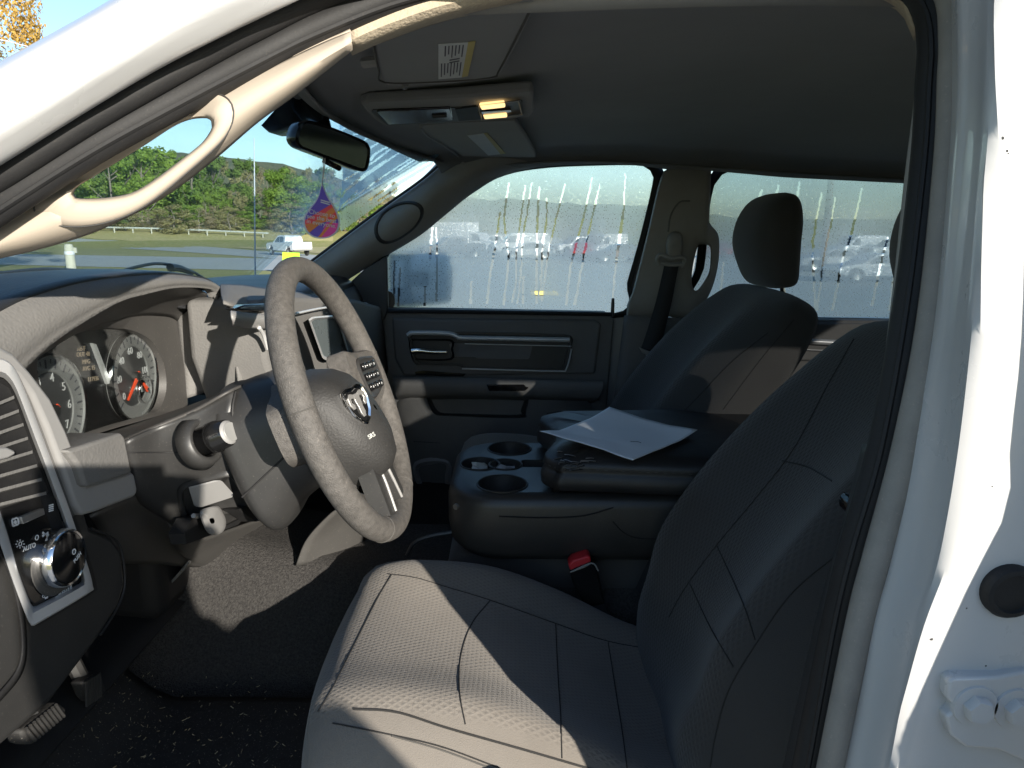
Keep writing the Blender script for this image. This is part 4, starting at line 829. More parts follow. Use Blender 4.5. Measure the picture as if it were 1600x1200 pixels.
gauge(y0, z0, .062, (R(-130), R(130)), ['0', '20', '40', '60', '80', '100', '120'], 25, R(-130))
gauge(y1_ - .028, z1_ - .004, .066, (R(-130), R(130)), ['0', '1', '2', '3', '4', '5', '6', '7'], 29, R(-130))
ys_, zs_ = yc(220, 608)
gauge(ys_, zs_ , .0205, (R(-110), R(110)), ['E', 'F'], 9, R(-40), True)
di = xs([(110, 540), (138, 537), (166, 598), (168, 604), (132, 606)], XC - .0155)
M['disp'] = mat('display_glass', (.010, .011, .013), .15, var=(4, (.014, .015, .018))); M['amber'] = mat('display_print', (.34, .27, .19), .6, var=(30, (.28, .22, .16)))
mk('trip_display', prism(di, (.001, 0, 0)), M['disp'], clu, smooth=0)
pd = lambda u, v: PX(110 + 28 * u + 26 * v, 540 - 3 * u + 64 * v, XC - .0138)
xdir = pd(1, .5) - pd(0, .5)
for s, v in (('105 F', .1), ('OUT 48', .24), ('MPG', .42), ('AVG 15', .58), ('117936', .84)):
    text('display_lettering', s, .0085, M['amber'], clu, pd(.5, v), xdir, (0, 0, 1))
mk('display_edge', prism(xs([(140, 536), (146, 538), (169, 597), (164, 600)], XC - .014), (.004, 0, 0)), M['silver'], clu, smooth=0)
lens = mk('cluster_lens', prism(cr(xs(sc_(clu_o, .995, (150, 600)), XC + .004), 60, True), (.001, 0, 0)), M['gl_clear'], clu, smooth=0)
# lower edge of the recess: a long sill running from the left trim to the column
mk('recess_sill', loft([xs([(96, 700), (170, 676), (240, 654), (292, 636), (380, 606)], XC + .01), [PX(*q) for q in [(106, 711, -.50), (180, 684, -.49), (245, 659, -.465), (300, 637, -.43), (370, 603, -.385), (425, 580, -.37)]], [PX(*q) for q in [(118, 716, -.47), (190, 692, -.452), (248, 666, -.425), (306, 641, -.385), (366, 608, -.342), (420, 588, -.335)]]], 30, 10), M['black2'], dtop, smooth=180, thick=.003)
# ---- left dash end with the vent and headlamp panel
XB = -.452
le_ = part('dash_end', 'black left end of the dashboard below the vent', M['black'], prism(xs([(-120, 560), (0, 546), (20, 556), (45, 590), (86, 660), (118, 740), (142, 822), (176, 838), (192, 858), (198, 912), (186, 950), (157, 996), (80, 1100), (0, 1170), (-120, 1230)], XB), (-.16, 0, 0)), bevel=.008, seg=3, smooth=60)
mk('panel_gap', tube(xs([(142, 826), (172, 838), (189, 858), (195, 912), (183, 950), (157, 992)], XB + .001), .0015, 30, 6), M['seal'], le_)
mk('end_cap', loft([xs([(-40, 840), (0, 868), (22, 920), (34, 990), (30, 1040), (0, 1082), (-40, 1120)], XB + .004), xs([(-46, 830), (2, 856), (28, 918), (40, 990), (36, 1046), (4, 1090), (-44, 1134)], XB + .001)], 40), M['seal'], le_, thick=.002)
# grey trim strip running down beside the vent, then right
gs_o = [(-70, 540), (0, 541), (22, 552), (48, 580), (80, 622), (104, 672), (122, 718), (137, 758), (206, 737), (211, 741), (216, 766), (212, 776), (150, 800), (130, 806), (118, 790), (100, 735), (75, 668), (52, 618), (30, 588), (0, 572), (-70, 570)]
gp = part('dash_trim', 'pale grey painted trim curving down beside the vent', M['greytrim'], prism(xs(gs_o, XB + .012), (-.03, 0, 0)), bevel=.004, seg=3, smooth=60)
# small storage pocket block beside it
part('dash_pocket', None, M['dash'], prism(xs([(106, 704), (190, 676), (196, 682), (207, 738), (204, 741), (138, 762), (132, 756), (124, 730)], XB + .02), (-.06, 0, 0)), bevel=.005, seg=3, smooth=60)
# chrome frame with vent and switches
fo = [(-60, 556), (0, 560), (18, 570), (32, 594), (58, 660), (84, 730), (110, 800), (136, 880), (145, 915), (140, 926), (60, 974), (50, 978), (43, 968), (24, 920), (0, 850), (-30, 760), (-60, 700)]
fi = [(-60, 590), (-6, 588), (12, 596), (26, 620), (50, 684), (76, 752), (102, 824), (124, 890), (127, 906), (120, 914), (62, 944), (52, 948), (46, 938), (30, 896), (8, 820), (-22, 740), (-60, 660)]
fmid = [((a[0] + b[0]) / 2, (a[1] + b[1]) / 2) for a, b in zip(fo, fi)]
pan = part('switch_panel', 'gloss black panel with silver frame, air vent and headlamp switch', M['gloss'], prism(xs(fi, XB + .006), (-.02, 0, 0)), smooth=0)
mk('silver_frame', ringloft([xs(fo, XB + .001), xs(fo, XB + .014), xs(sc_(fo, .99, (45, 770)), XB + .017), xs([(b[0] + (a[0] - b[0]) * .3, b[1] + (a[1] - b[1]) * .3) for a, b in zip(fo, fi)], XB + .017), xs(fi, XB + .006)], 110), M['silver'], pan, smooth=40)
mk('frame_shadow_gap', ringloft([xs(sc_(fo, 1.0, (45, 770)), XB + .013), xs([(a * 1 + 6, b) for a, b in fo], XB + .002)], 110), M['gloss'], pan)  # dark strip drawn along the frame as its shadow
mk('vent_cavity', prism(xs([(-60, 596), (-4, 596), (14, 606), (26, 632), (50, 700), (76, 768), (70, 774), (-10, 800), (-60, 815)], XB + .0065), (-.0005, 0, 0)), M['seal'], pan, smooth=0)
for k in range(8):
    t = k / 7; xr = 22 + 50 * t; yr = 618 + 150 * t; yl = yr + 26
    mk('vent_slat', prism([PX(-50, yl + 4, XB + .012), PX(xr, yr, XB + .012), PX(xr, yr + 2, XB - .0), PX(-50, yl + 8, XB - .0)], (0, 0, -.0028)), M['dash'], pan, smooth=0)
for k, (x_, y0_, y1__) in enumerate(((-12, 600, 796), (16, 625, 790), (42, 690, 780))):
    mk('vent_vane', prism([PX(x_, y0_, XB + .002), PX(x_ + 22, y1__, XB + .002), PX(x_ + 26, y1__, XB + .002), PX(x_ + 4, y0_, XB + .002)], (-.004, 0, 0)), M['black'], pan, smooth=0)
tb_ = [(-40, 706), (-10, 699), (12, 699), (24, 704), (25, 710), (14, 716), (-10, 722), (-40, 726)]
mk('vent_tab', prism(xs(tb_, XB + .022), (-.012, 0, 0)), M['greytrim'], pan, bevel=.003)
mk('switch_face', prism(xs([(2, 796), (72, 772), (84, 776), (100, 826), (122, 892), (124, 904), (118, 912), (62, 941), (54, 943), (48, 936), (32, 894), (12, 830)], XB + .0085), (-.003, 0, 0)), M['gloss'], pan, smooth=0)
mk('dimmer_wheel', prism(xs([(33, 808), (69, 794), (71, 804), (37, 819)], XB + .0125), (-.006, 0, 0)), M['steel'], pan, bevel=.001)
kn = PX(86, 872, XB + .0085); kr = (PX(118, 868, XB + .0085) - kn).length * .86
mk('headlamp_knob', lathe(kn, (1, 0, .05), [(0, .015), (kr * .80, .015), (kr * .88, .0135), (kr * .90, .010)], 40), M['gloss'], pan, 'round headlamp switch knob')
mk('knob_ring', lathe(kn, (1, 0, .05), [(kr * .86, .0138), (kr * .92, .0145), (kr * .97, .0125), (kr, .003), (kr * 1.0, .0), (kr * .9, 0), (kr * .86, .0138)], 40), M['chrome'], pan)
mk('knob_shadow_ring', lathe(kn, (1, 0, .05), [(kr * 1.0, .0005), (kr * 1.22, .0007), (kr * 1.25, 0), (kr, -.0005)], 40), M['black2'], pan)  # ring drawn round the knob as its shadow
def ic(px, py, r): # small printed ring
    c = PX(px, py, XB + .0092); return lathe(c, (1, 0, 0), [(r * .7, .0001), (r * .7, .0006), (r, .0006), (r, .0001), (r * .7, .0001)], 14)
def bar(a, b, w_=.0008):
    p, q = PX(*a, XB + .0092), PX(*b, XB + .0092); d = (q - p).normalized(); s = V((0, -d.z, d.y)) * w_
    return prism([p + s, q + s, q - s, p - s], (.0005, 0, 0))
mk('switch_symbol', join(bar((18, 812), (26, 809)), bar((27, 809), (29, 819)), bar((20, 822), (28, 819)), bar((18, 812), (20, 822)), bar((22, 814), (25, 818), .0015)), M['icon'], pan, smooth=0)
mk('switch_symbol', join(*[bar((76, 790 + 3 * i), (83, 788 + 3 * i), .0006) for i in range(4)]), M['icon'], pan, smooth=0)
mk('switch_symbol', join(ic(31, 850, .0022), *[bar((31 + 5 * cos(i), 850 + 5 * sin(i)), (31 + 7 * cos(i), 850 + 7 * sin(i)), .0004) for i in (0, .8, 1.6, 2.4, 3.1, 3.9, 4.7, 5.5)]), M['icon'], pan, smooth=0)
mk('switch_symbol', ic(57, 840, .0026), M['icon'], pan, smooth=0)
mk('switch_symbol', join(bar((66, 832), (70, 835), .001), bar((66, 838), (70, 834), .001), bar((75, 832), (71, 835), .001), bar((75, 838), (71, 834), .001)), M['icon'], pan, smooth=0)
mk('switch_symbol', join(ic(86, 833, .0026), bar((79, 832), (82, 831), .0005), bar((79, 835), (82, 834), .0005)), M['icon'], pan, smooth=0)
xk = PX(60, 850, XB + .01) - PX(40, 858, XB + .01)
text('switch_lettering', 'AUTO', .0062, M['icon'], pan, PX(46, 855, XB + .0094), xk, (0, 0, 1))
mk('knob_symbol', join(lathe(kn + V((.0152, .006, .004)), (1, 0, 0), [(.002, 0), (.002, .0005), (.003, .0005), (.003, 0), (.002, 0)], 12)), M['icon'], pan, smooth=0)
text('knob_lettering', 'PUSH', .0055, M['icon'], pan, kn + V((.0156, .010, -.004)), (0, 1, .35), (0, -.3, 1))
text('switch_lettering', 'PUSH II II', .0055, M['icon'], pan, PX(102, 924, XB + .0094) , PX(112, 918, XB + .01) - PX(92, 931, XB + .01), (0, 0, 1))
mk('switch_symbol', ic(88, 935, .0026), M['icon'], pan, smooth=0)
mk('switch_symbol', join(ic(68, 931, .002), bar((70, 935), (74, 933), .0008)), M['icon'], pan, smooth=0)
# ---- panel under the cluster round the column
XP = -.445
RP = [([(190, 692), (197, 722), (216, 776), (264, 814), (291, 850)], -.452), ([(248, 666), (256, 705), (278, 765), (304, 802), (326, 834)], -.425), ([(306, 641), (308, 690), (326, 755), (347, 790), (372, 812)], -.385), ([(366, 608), (361, 640), (364, 680), (373, 717), (395, 752), (425, 786)], -.342), ([(420, 590), (420, 640), (424, 690), (434, 730), (452, 765), (470, 790)], -.335)]
def grow(l, y): return l
cpan = part('column_panel', 'black plastic panel with the ignition knob and brake release', M['black'], loft([xs([(a - 4, b + 4) for a, b in RP[0][0]], -.50)] + [xs(l, x) for l, x in RP[:4]], 40, 30), smooth=60, thick=.003, off=-1)
CPT = bvh(cpan)
def cpx(l, lift): return casts(CPT, l, lift)
mk('panel_seam', tube(cpx(dense([(200, 707), (290, 707), (318, 709), (364, 710)], 24), .0004), .0009, None, 6), M['seal'], cpan)
mk('column_seam', tube([p + V((.002, -.001, 0)) for p in xs([(366, 612), (361, 640), (364, 680), (373, 717), (395, 752), (425, 782)], -.342)], .0018, 30, 6), M['seal'], cpan)
ig = cast(CPT, 318, 690, 0); ax = V((1, -.30, .42)).normalized()
mk('ignition_bezel', lathe(ig, ax, [(.0205, .004), (.0235, .0075), (.028, .006), (.034, -.010), (.018, -.014), (.0205, .004)], 40), M['black'], cpan, smooth=180)
mk('ignition_knob', lathe(ig, ax, [(0, .042), (.014, .042), (.0165, .039), (.018, .027), (.0195, .025), (.0195, .018), (.018, .016), (.018, -.012), (0, -.012)], 36), M['gloss'], cpan, 'black ignition knob with silver cap')
mk('knob_cap', lathe(ig + ax * .040, ax, [(0, .0045), (.011, .0042), (.0145, .002), (.0162, -.003), (.0162, -.006), (0, -.006)], 36), M['greytrim'], cpan)
mk('knob_cap_face', lathe(ig + ax * .0448, ax, [(0, .0006), (.0115, .0006), (.012, 0), (0, 0)], 36), M['gring'], cpan)
br_ = [(280, 766), (300, 752), (352, 737), (366, 742), (378, 762), (388, 782), (372, 792), (330, 804), (296, 808), (284, 800)]
cbr = (334, 772)
mk('brake_recess', ringloft([cpx(sc_(br_, 1.06, cbr), .0006), cpx(sc_(br_, 1.0, cbr), .006), cpx(sc_(br_, .92, cbr), .0065), cpx(sc_(br_, .86, cbr), .002), cpx(sc_(br_, .2, cbr), .0015)], 60), M['black'], cpan, smooth=60)
mk('release_button', prism(cpx([(308, 752), (343, 741), (348, 743), (362, 762), (360, 768), (320, 782), (315, 779)], .010), (-.008, 0, 0)), M['greytrim'], cpan, 'grey grained brake release button', bevel=.0015)
bh_ = [(312, 802), (318, 795), (338, 790), (346, 796), (353, 813), (351, 827), (341, 835), (327, 834), (318, 822)]
hb0 = cast(CPT, 325, 812, 0).x
mk('handle_slot', prism(xs([(288, 834), (300, 810), (378, 790), (392, 800), (372, 820), (292, 850)], hb0 + .006), (-.02, 0, 0)), M['seal'], cpan, smooth=0)
mk('brake_handle', ringloft([xs(sc_(bh_, s, (331, 814)), hb0 + d) for s, d in ((1.0, .0), (1.0, .022), (.96, .030), (.8, .033), (.2, .034))], 40), M['greytrim'], cpan, 'parking brake release handle', smooth=60)
mk('handle_spring', tube(xs([(302, 806), (312, 806), (322, 800)], hb0 + .012), .003, 12, 8), M['steel'], cpan)
mk('column_shade', prism(xs([(372, 796), (440, 770), (470, 784), (460, 800), (400, 815)], -.36), (-.02, 0, 0)), M['seal'], cpan, smooth=0)  # dark block put where only shade lies under the shroud
# knee panel below
part('knee_panel', 'dusty brown-black knee panel under the column', M['black2'], loft([xs([(140, 806), (214, 774), (262, 810), (292, 846), (404, 812), (470, 796)], XP - .012), xs([(150, 822), (216, 812), (264, 838), (296, 862), (410, 830), (480, 800)], XP - .05), xs([(190, 880), (240, 880), (300, 885), (360, 880), (430, 850), (500, 820)], XP - .10)], 40, 14), smooth=60, thick=.003)
part('dash_underside', None, M['seal'], loft([[V((-.56, y, .92)) for y in (.56, .9, 1.3)], [V((-.75, y, .98)) for y in (.56, .9, 1.3)], [V((-.95, y, 1.2)) for y in (.56, .9, 1.3)]], 12, 10), thick=.003)
# ---- steering column and wheel
WC = V((-.214, .92, 1.334)); wt = R(20); WN = V((cos(wt), 0, sin(wt))); WU = V((-sin(wt), 0, cos(wt))); WV = V((0, 1, 0))
def W(v, u, n=0): return WC + WV * v + WU * u + WN * n
def pw(l, n=0): return [PN(a, b, WC + WN * n, WN) for a, b in l]
def sq(sx, sy, n, du=0): return [W(sx * abs(cos(t)) ** .7 * (1 if cos(t) > 0 else -1), du + sy * abs(sin(t)) ** .7 * (1 if sin(t) > 0 else -1), n) for t in [2 * pi * i / 28 for i in range(29)]]
scol = part('steering_column', 'black steering column shroud', M['black'], loft([sq(.045, .05, -.05, -.01), sq(.062, .066, -.054, -.012), sq(.070, .076, -.065, -.015), sq(.076, .086, -.10, -.02), sq(.079, .096, -.125, -.03), sq(.080, .100, -.140, -.032), sq(.070, .09, -.150, -.032)], 60, 24), smooth=180, thick=.002)
mk('column_joint', tube([W(-.0735, -.03, -.075), W(-.0785, -.045, -.11), W(-.083, -.06, -.145)], .0012, 10, 6), M['seal'], scol)
sw = part('steering_wheel', 'grey worn leather steering wheel with silver ram head badge', M['leather'], tube([W(cos(a) * .1765, sin(a) * .1765) for a in [2 * pi * i / 96 for i in range(96)]], .0162, None, 20, closed=True), smooth=180)
def rimr(a, k=20, r=.0168): # ring round the rim tube at angle a
    c = W(cos(a) * .1765, sin(a) * .1765); rd_ = (c - WC).normalized()
    return [c + rd_ * cos(t) * r + WN * sin(t) * r for t in [2 * pi * i / k for i in range(k)]]
for a in (R(171), R(9), R(243), R(297)): mk('rim_seam', tube(rimr(a, 22, .0161), .00085, None, 6, closed=True), M['stitch'], sw)
M['hub'] = mat('airbag_cover', (.022, .0215, .021), .6, bump=[('voro', 420, .35, .001)], var=(14, (.032, .031, .030)), dust=.12)
hb = [(476, 567), (500, 563), (530, 567), (548, 580), (563, 605), (577, 632), (588, 662), (589, 682), (584, 706), (572, 724), (557, 733), (544, 726), (528, 700), (508, 665), (490, 620), (480, 590)]
hv = pw(hb); hc = sum(hv, V()) / len(hv)
# airbag cover in wheel coordinates: rounded shield
hs = [(-.066, .045), (-.045, .064), (0, .070), (.045, .064), (.066, .045), (.070, .01), (.064, -.03), (.045, -.066), (.022, -.083), (0, -.086), (-.022, -.083), (-.045, -.066), (-.064, -.03), (-.070, .01)]
HD = -.022
def hr(s, n): return [W(v * s * .98 - .004, u * s * 1.04 + HD, n - .26 * u * s * (1 if n > -.02 else .3)) for v, u in hs]
hub = mk('airbag_cover', ringloft([hr(1.02, -.055), hr(1.02, -.034), hr(.98, -.014), hr(.91, .002), hr(.76, .015), hr(.5, .025), hr(.25, .029), hr(.05, .030)], 60), M['hub'], sw, 'black grained airbag cover', smooth=180)
mk('cover_trim', tube([W(v * 1.10, u * 1.075 + HD, -.028) for v, u in [(-.045, .064), (-.066, .045), (-.070, .01), (-.064, -.03), (-.045, -.066), (-.022, -.083)]], .0035, 40, 8), M['steel'], sw)
mk('hub_back', ringloft([hr(1.0, -.045), hr(.95, -.055), hr(.7, -.065), hr(.1, -.068)], 40), M['black'], sw, smooth=180)
# spokes: two side pods with buttons, one twin lower spoke
def dsh(v): return .004 - .020 * max(0, (.165 - abs(v)) / .105)
for sg in (-1, 1):
    def dsh(v, sg=sg): return (.016 if sg > 0 else -.012) - (.020 if sg < 0 else .012) * max(0, (.165 - abs(v)) / .105)
    pod = [(.060, .050), (.10, .046), (.145, .040), (.165, .030), (.166, -.012), (.150, -.030), (.115, -.040), (.085, -.042), (.060, -.030)]
    P_ = [(v * sg, u) for v, u in pod]
    mk('spoke', ringloft([[W(v, u, -.03 + dsh(v)) for v, u in P_], [W(v, u, -.008 + dsh(v)) for v, u in P_], [W(v * .985, u * .93, -.002 + dsh(v)) for v, u in P_], [W(sg * .112 + (v - sg * .112) * .5, .004 + (u - .004) * .5, -.002 + dsh(.112)) for v, u in P_], [W(sg * .112, .004, -.002 + dsh(.112))] * len(P_)], 50), M['leather'], sw, smooth=60)
    bp_ = [(.080, .034), (.132, .030), (.146, .022), (.146, -.008), (.134, -.020), (.085, -.026), (.078, -.01)]
    mk('button_pod', ringloft([[W(v * sg, u, -.003 + dsh(v)) for v, u in bp_], [W(v * sg, u, .002 + dsh(v)) for v, u in bp_], [W(sg * .112 + (v * sg - sg * .112) * .93, .004 + (u - .004) * .9, .004 + dsh(v)) for v, u in bp_], [W(sg * .112 + (v * sg - sg * .112) * .86, .004 + (u - .004) * .8, .002 + dsh(v)) for v, u in bp_], [W(sg * .112, .004, .002 + dsh(.112))] * len(bp_)], 50), M['black'], sw, smooth=50)
    for r_ in range(3):
        for c_ in range(3):
            if (r_, c_) == (1, 1) and False: continue
            mk('wheel_button', prism([W(sg * (.092 + .018 * c_ + dx), .022 - .0155 * r_ - .002 * c_ + dy, .002 + dsh(.092 + .018 * c_ + dx)) for dx, dy in ((-.007, .0055), (.007, .0050), (.007, -.0055), (-.007, -.005))], WN * .0035), M['gloss'], sw, bevel=.001)
            mk('button_symbol', prism([W(sg * (.092 + .018 * c_) + dx, .022 - .0155 * r_ - .002 * c_ + dy, .0060 + dsh(.092 + .018 * c_)) for dx, dy in ((-.002, .002), (.0025, 0), (-.002, -.002))], WN * .0003), M['icon'], sw, smooth=0)
for sg in (-1, 1):
    ls = [(.012, -.070), (.040, -.064), (.046, -.10), (.050, -.140), (.052, -.166), (.030, -.170), (.022, -.150), (.016, -.11)]
    P_ = [(v * sg, u) for v, u in ls]
    mk('lower_spoke', ringloft([[W(v, u, -.014) for v, u in P_], [W(v, u, .002) for v, u in P_], [W(v * .97 + sg * .001, u, .008) for v, u in P_], [W(sg * .034 + (v - sg * .034) * .55, -.115 + (u + .115) * .85, .009) for v, u in P_], [W(sg * .034, -.115 + (u + .115) * .7, .0085) for v, u in P_]], 44), M['black'], sw, smooth=60)
    mk('spoke_highlight', tube([W(sg * .016, -.085, .007), W(sg * .019, -.12, .009), W(sg * .026, -.158, .009)], .0022, 14, 8), M['greytrim'], sw)  # pale strip stands in for the highlight along the spoke
mk('spoke_web', prism([W(v, u, -.008) for v, u in [(-.024, -.07), (.024, -.07), (.03, -.168), (-.03, -.168)]], WN * .006), M['black'], sw)
# badge: shield with a ram head, lying on the sloping face of the cover
sh = [(-.019, .024), (-.010, .027), (0, .025), (.010, .027), (.019, .024), (.021, .006), (.016, -.014), (.008, -.026), (0, -.031), (-.008, -.026), (-.016, -.014), (-.021, .006)]
HT = bvh(hub); _d = ray(557, 633).normalized(); _h = HT.ray_cast(EYE, _d); _n = _h[1] if _h[1].dot(_d) < 0 else -_h[1]
BN = (WN * .80 - WV * .60).normalized().lerp(_n, .35).normalized(); BY = (WU - BN * WU.dot(BN)).normalized(); BX = BY.cross(BN); BC = _h[0] + _n * .001
def sb(l, s, n): s *= .9; return [BC + BX * (v * s) + BY * (u * s) + BN * n for v, u in l]
bad = mk('badge', ringloft([sb(sh, 1.0, -.010), sb(sh, 1.0, .0035), sb(sh, .93, .0052), sb(sh, .80, .0035)], 48, False), M['chrome'], sw, 'chrome shield badge with a ram head')
mk('badge_field', prism(sb(sh, .84, .0022), BN * .0012), M['gloss'], sw, smooth=0)
horn = [(-.003, .016), (-.010, .019), (-.016, .014), (-.0165, .004), (-.013, -.004), (-.009, -.004), (-.0085, .002), (-.0115, .006), (-.0105, .011), (-.006, .011), (-.004, .006)]
face = [(-.004, .016), (.004, .016), (.0055, .006), (.004, -.004), (.0045, -.012), (.002, -.019), (-.002, -.019), (-.0045, -.012), (-.004, -.004), (-.0055, .006)]
for l in (horn, [(-v, u) for v, u in horn], face): mk('ram_head', prism(sb(l, .98, .0032), BN * .0028), M['steel'], sw, bevel=.0006)
_p = cast(HT, 580, 681, .0006)
if _p: text('airbag_lettering', 'SRS', .008, M['lab'], sw, _p, BX, BY)
# ---- centre stack
XS = -.365
stk = part('centre_stack', 'centre stack with screen and silver trim, partly hidden by the wheel', M['dash'], prism(xs([(412, 470), (430, 462), (560, 468), (600, 480), (612, 540), (604, 600), (600, 720), (470, 760), (440, 640), (418, 560)], XS - .01), (-.12, 0, 0)), bevel=.01, seg=3, smooth=60)
mk('stack_side', loft([xs([(346, 452), (356, 500), (372, 560), (384, 606)], -.45), xs([(372, 470), (382, 510), (394, 560), (404, 600)], -.42), xs([(414, 476), (420, 520), (430, 570), (440, 600)], XS - .02)], 20, 12), M['dash'], stk, smooth=180, thick=.003)
mk('dash_cap', loft([xs([(344, 445), (380, 446), (420, 452), (520, 462), (590, 474)], -.46), xs([(346, 462), (380, 466), (418, 472), (510, 474), (580, 482)], -.41), xs([(350, 474), (376, 482), (416, 490), (500, 486), (576, 490)], -.385)], 30, 10), M['dash'], stk, smooth=180, thick=.003)
mk('storage_tray', prism(xs([(370, 482), (384, 476), (414, 474), (440, 476), (440, 488), (400, 487), (378, 486)], -.372), (-.02, 0, 0)), M['gloss'], stk, bevel=.003)
mk('silver_band', loft([xs([(360, 486), (400, 490), (440, 492)], -.372), xs([(362, 496), (400, 500), (440, 502)], -.366), xs([(364, 510), (400, 513), (440, 514)], -.372)], 20, 8), M['greytrim'], stk, smooth=180, thick=.002)
mk('chrome_line', tube(xs([(405, 512), (412, 524), (418, 545)], -.368), .003, 12, 8), M['silver'], stk)
mk('chrome_line', tube(xs([(462, 490), (500, 482), (524, 480), (530, 488)], XS + .004), .0022, 20, 8), M['silver'], stk)
sc_o = [(482, 499), (488, 495), (522, 492), (530, 497), (545, 550), (543, 558), (512, 564), (504, 560)]
mk('screen_bezel', ringloft([xs(sc_o, XS - .002), xs(sc_o, XS + .008), xs(sc_(sc_o, .93, (515, 528)), XS + .010), xs(sc_(sc_o, .86, (515, 528)), XS + .004)], 60, False), M['silver'], stk)
mk('radio_screen', prism(xs(sc_(sc_o, .88, (515, 528)), XS + .003), (-.004, 0, 0)), M['screen'], stk, smooth=0)
mk('stack_trim', tube(xs([(536, 490), (552, 530), (560, 575), (556, 590)], XS + .006), .008, 24, 10), M['silver'], stk)
mk('radio_knob', lathe(PX(549, 566, XS), (1, 0, 0), [(0, .02), (.010, .02), (.012, .016), (.012, 0), (0, 0)], 24), M['chrome'], stk)
mk('far_vent', ringloft([xs([(566, 476), (575, 474), (584, 488), (592, 520), (586, 524), (576, 505)], -.40), xs([(568, 478), (574, 477), (582, 490), (588, 516), (585, 519), (577, 503)], -.385), xs([(570, 482), (574, 482), (579, 492), (584, 510), (582, 512), (577, 500)], -.40)], 40), M['silver'], stk)
# ================================================================ floor
def hump(x, y):
    t = max(0, min(1, (y - 1.06) / .16)) * max(0, min(1, (1.56 - y) / .16)); t = t * t * (3 - 2 * t)
    z = .80 + .15 * t + .10 * t * max(0, min(1, (-.25 - x) / .5))
    if x < -.56: z += (-.56 - x) * .9
    return z
rows = [[V((x, y, hump(x, y) + .004 * noise.noise(V((x * 6, y * 6, 0))))) for y in [.52 + 1.58 * j / 70 for j in range(71)]] for x in [-1.15 + 2.75 * i / 90 for i in range(91)]]
flo = part('floor_carpet', 'dark grey floor carpet with sunlit patches on the tunnel', M['carpet'], grid(rows), smooth=180, thick=.006)
def onf(x, y, d): return V((x, y, hump(x, y) + d))
mm = [[onf(x, y, .012 if 0 < i < 19 and 0 < j < 19 else .004) for j, y in enumerate([.58 + .46 * k / 19 for k in range(20)])] for i, x in enumerate([-.74 + .62 * k / 19 for k in range(20)])]
mat_o = part('floor_mat', 'black floor mat strewn with dry grass bits', M['rubber'], grid(mm), smooth=60, thick=.005)
M['straw'] = mat('dry_grass', (.42, .34, .20), .8, var=(40, (.3, .25, .16)))
bits = []
rnd = random.Random(3)
for k in range(170):
    px, py = (rnd.uniform(90, 470), rnd.uniform(1060, 1210)) if k % 3 else (rnd.gauss(200, 60), rnd.gauss(1130, 35))
    p = PZ(px, py, .815); p.z = hump(p.x, p.y) + .020
    if p.y < .55: continue
    a = rnd.uniform(0, pi); l = rnd.uniform(.0008, .0028) * (2.2 if rnd.random() < .12 else 1); d = V((cos(a), sin(a), rnd.uniform(-.1, .25))) * l
    bits.append(tube([p - d, p, p + d + V((0, 0, .001))], .0004, None, 4))
db = mk('straw_bits', join(*bits), M['straw'], None); setp(db, 'pale bits of dry grass scattered on the black floor mat', 'debris', kind='stuff')
# door sill with step plate along the near edge of the floor
part('door_sill', None, M['black'], prism([V((-.95, .46, .70)), V((.75, .46, .70)), V((.75, .46, .80)), V((-.95, .46, .80))], (0, .10, 0)), bevel=.02, seg=4)
# toe wall trim, the lit grey plastic by the tunnel
part('tunnel_trim', 'dusty grey plastic trim at the side of the tunnel', M['black2'], loft([[PY(a, b, 1.18) for a, b in [(462, 884), (480, 842), (520, 800), (560, 770)]], [PY(a, b, 1.26) for a, b in [(530, 876), (545, 838), (556, 806), (580, 775)]], [PY(a, b, 1.32) for a, b in [(560, 874), (575, 838), (590, 806), (605, 775)]]], 20, 10), smooth=180, thick=.003)
part('heater_duct', None, M['seal'], prism([V((-.72, 1.06, .92)), V((-.72, 1.54, .92)), V((-.72, 1.54, 1.2)), V((-.72, 1.06, 1.2))], (.16, 0, 0)), bevel=.03, seg=3)
# pedals
for nm, l, x in (('brake_pedal', [(34, 1142), (92, 1096), (106, 1108), (100, 1122), (52, 1164), (40, 1160)], -.50), ('accelerator_pedal', [(130, 1066), (158, 1048), (168, 1082), (160, 1098), (152, 1100), (140, 1088)], -.56)):
    pd_ = part(nm, 'ribbed rubber ' + nm.replace('_', ' '), M['rubber'], prism(xs(l, x), (-.02, 0, .0)), bevel=.004, seg=2, smooth=60)
    c = sum(xs(l, x), V()) / len(l); pp = [toPx(p) for p in xs(l, x)]
    a0 = xs(l, x); ex = (a0[1] - a0[0]); rb = []
    e1 = ex.normalized(); e2 = (a0[3] - a0[1]).normalized()
    L_ = ex.length
    for k in range(9 if nm[0] == 'b' else 7):
        s = a0[0] + ex * ((k + .7) / (10 if nm[0] == 'b' else 8)) + V((.0015, 0, 0)); e = s + (a0[-2] - a0[0]) * .82 if nm[0] == 'b' else s + (a0[3] - a0[1]) * .75
        rb.append(tube([s, e], .0021, None, 6))
    q = mk('pedal_rib', join(*rb), M['seal2'] if 'seal2' in M else M['black'], pd_)
    mk('pedal_arm', tube([c + V((-.012, 0, 0)), c + V((-.05, .0, .10)), c + V((-.12, .0, .22))], .01, 10, 8), M['black'], pd_)
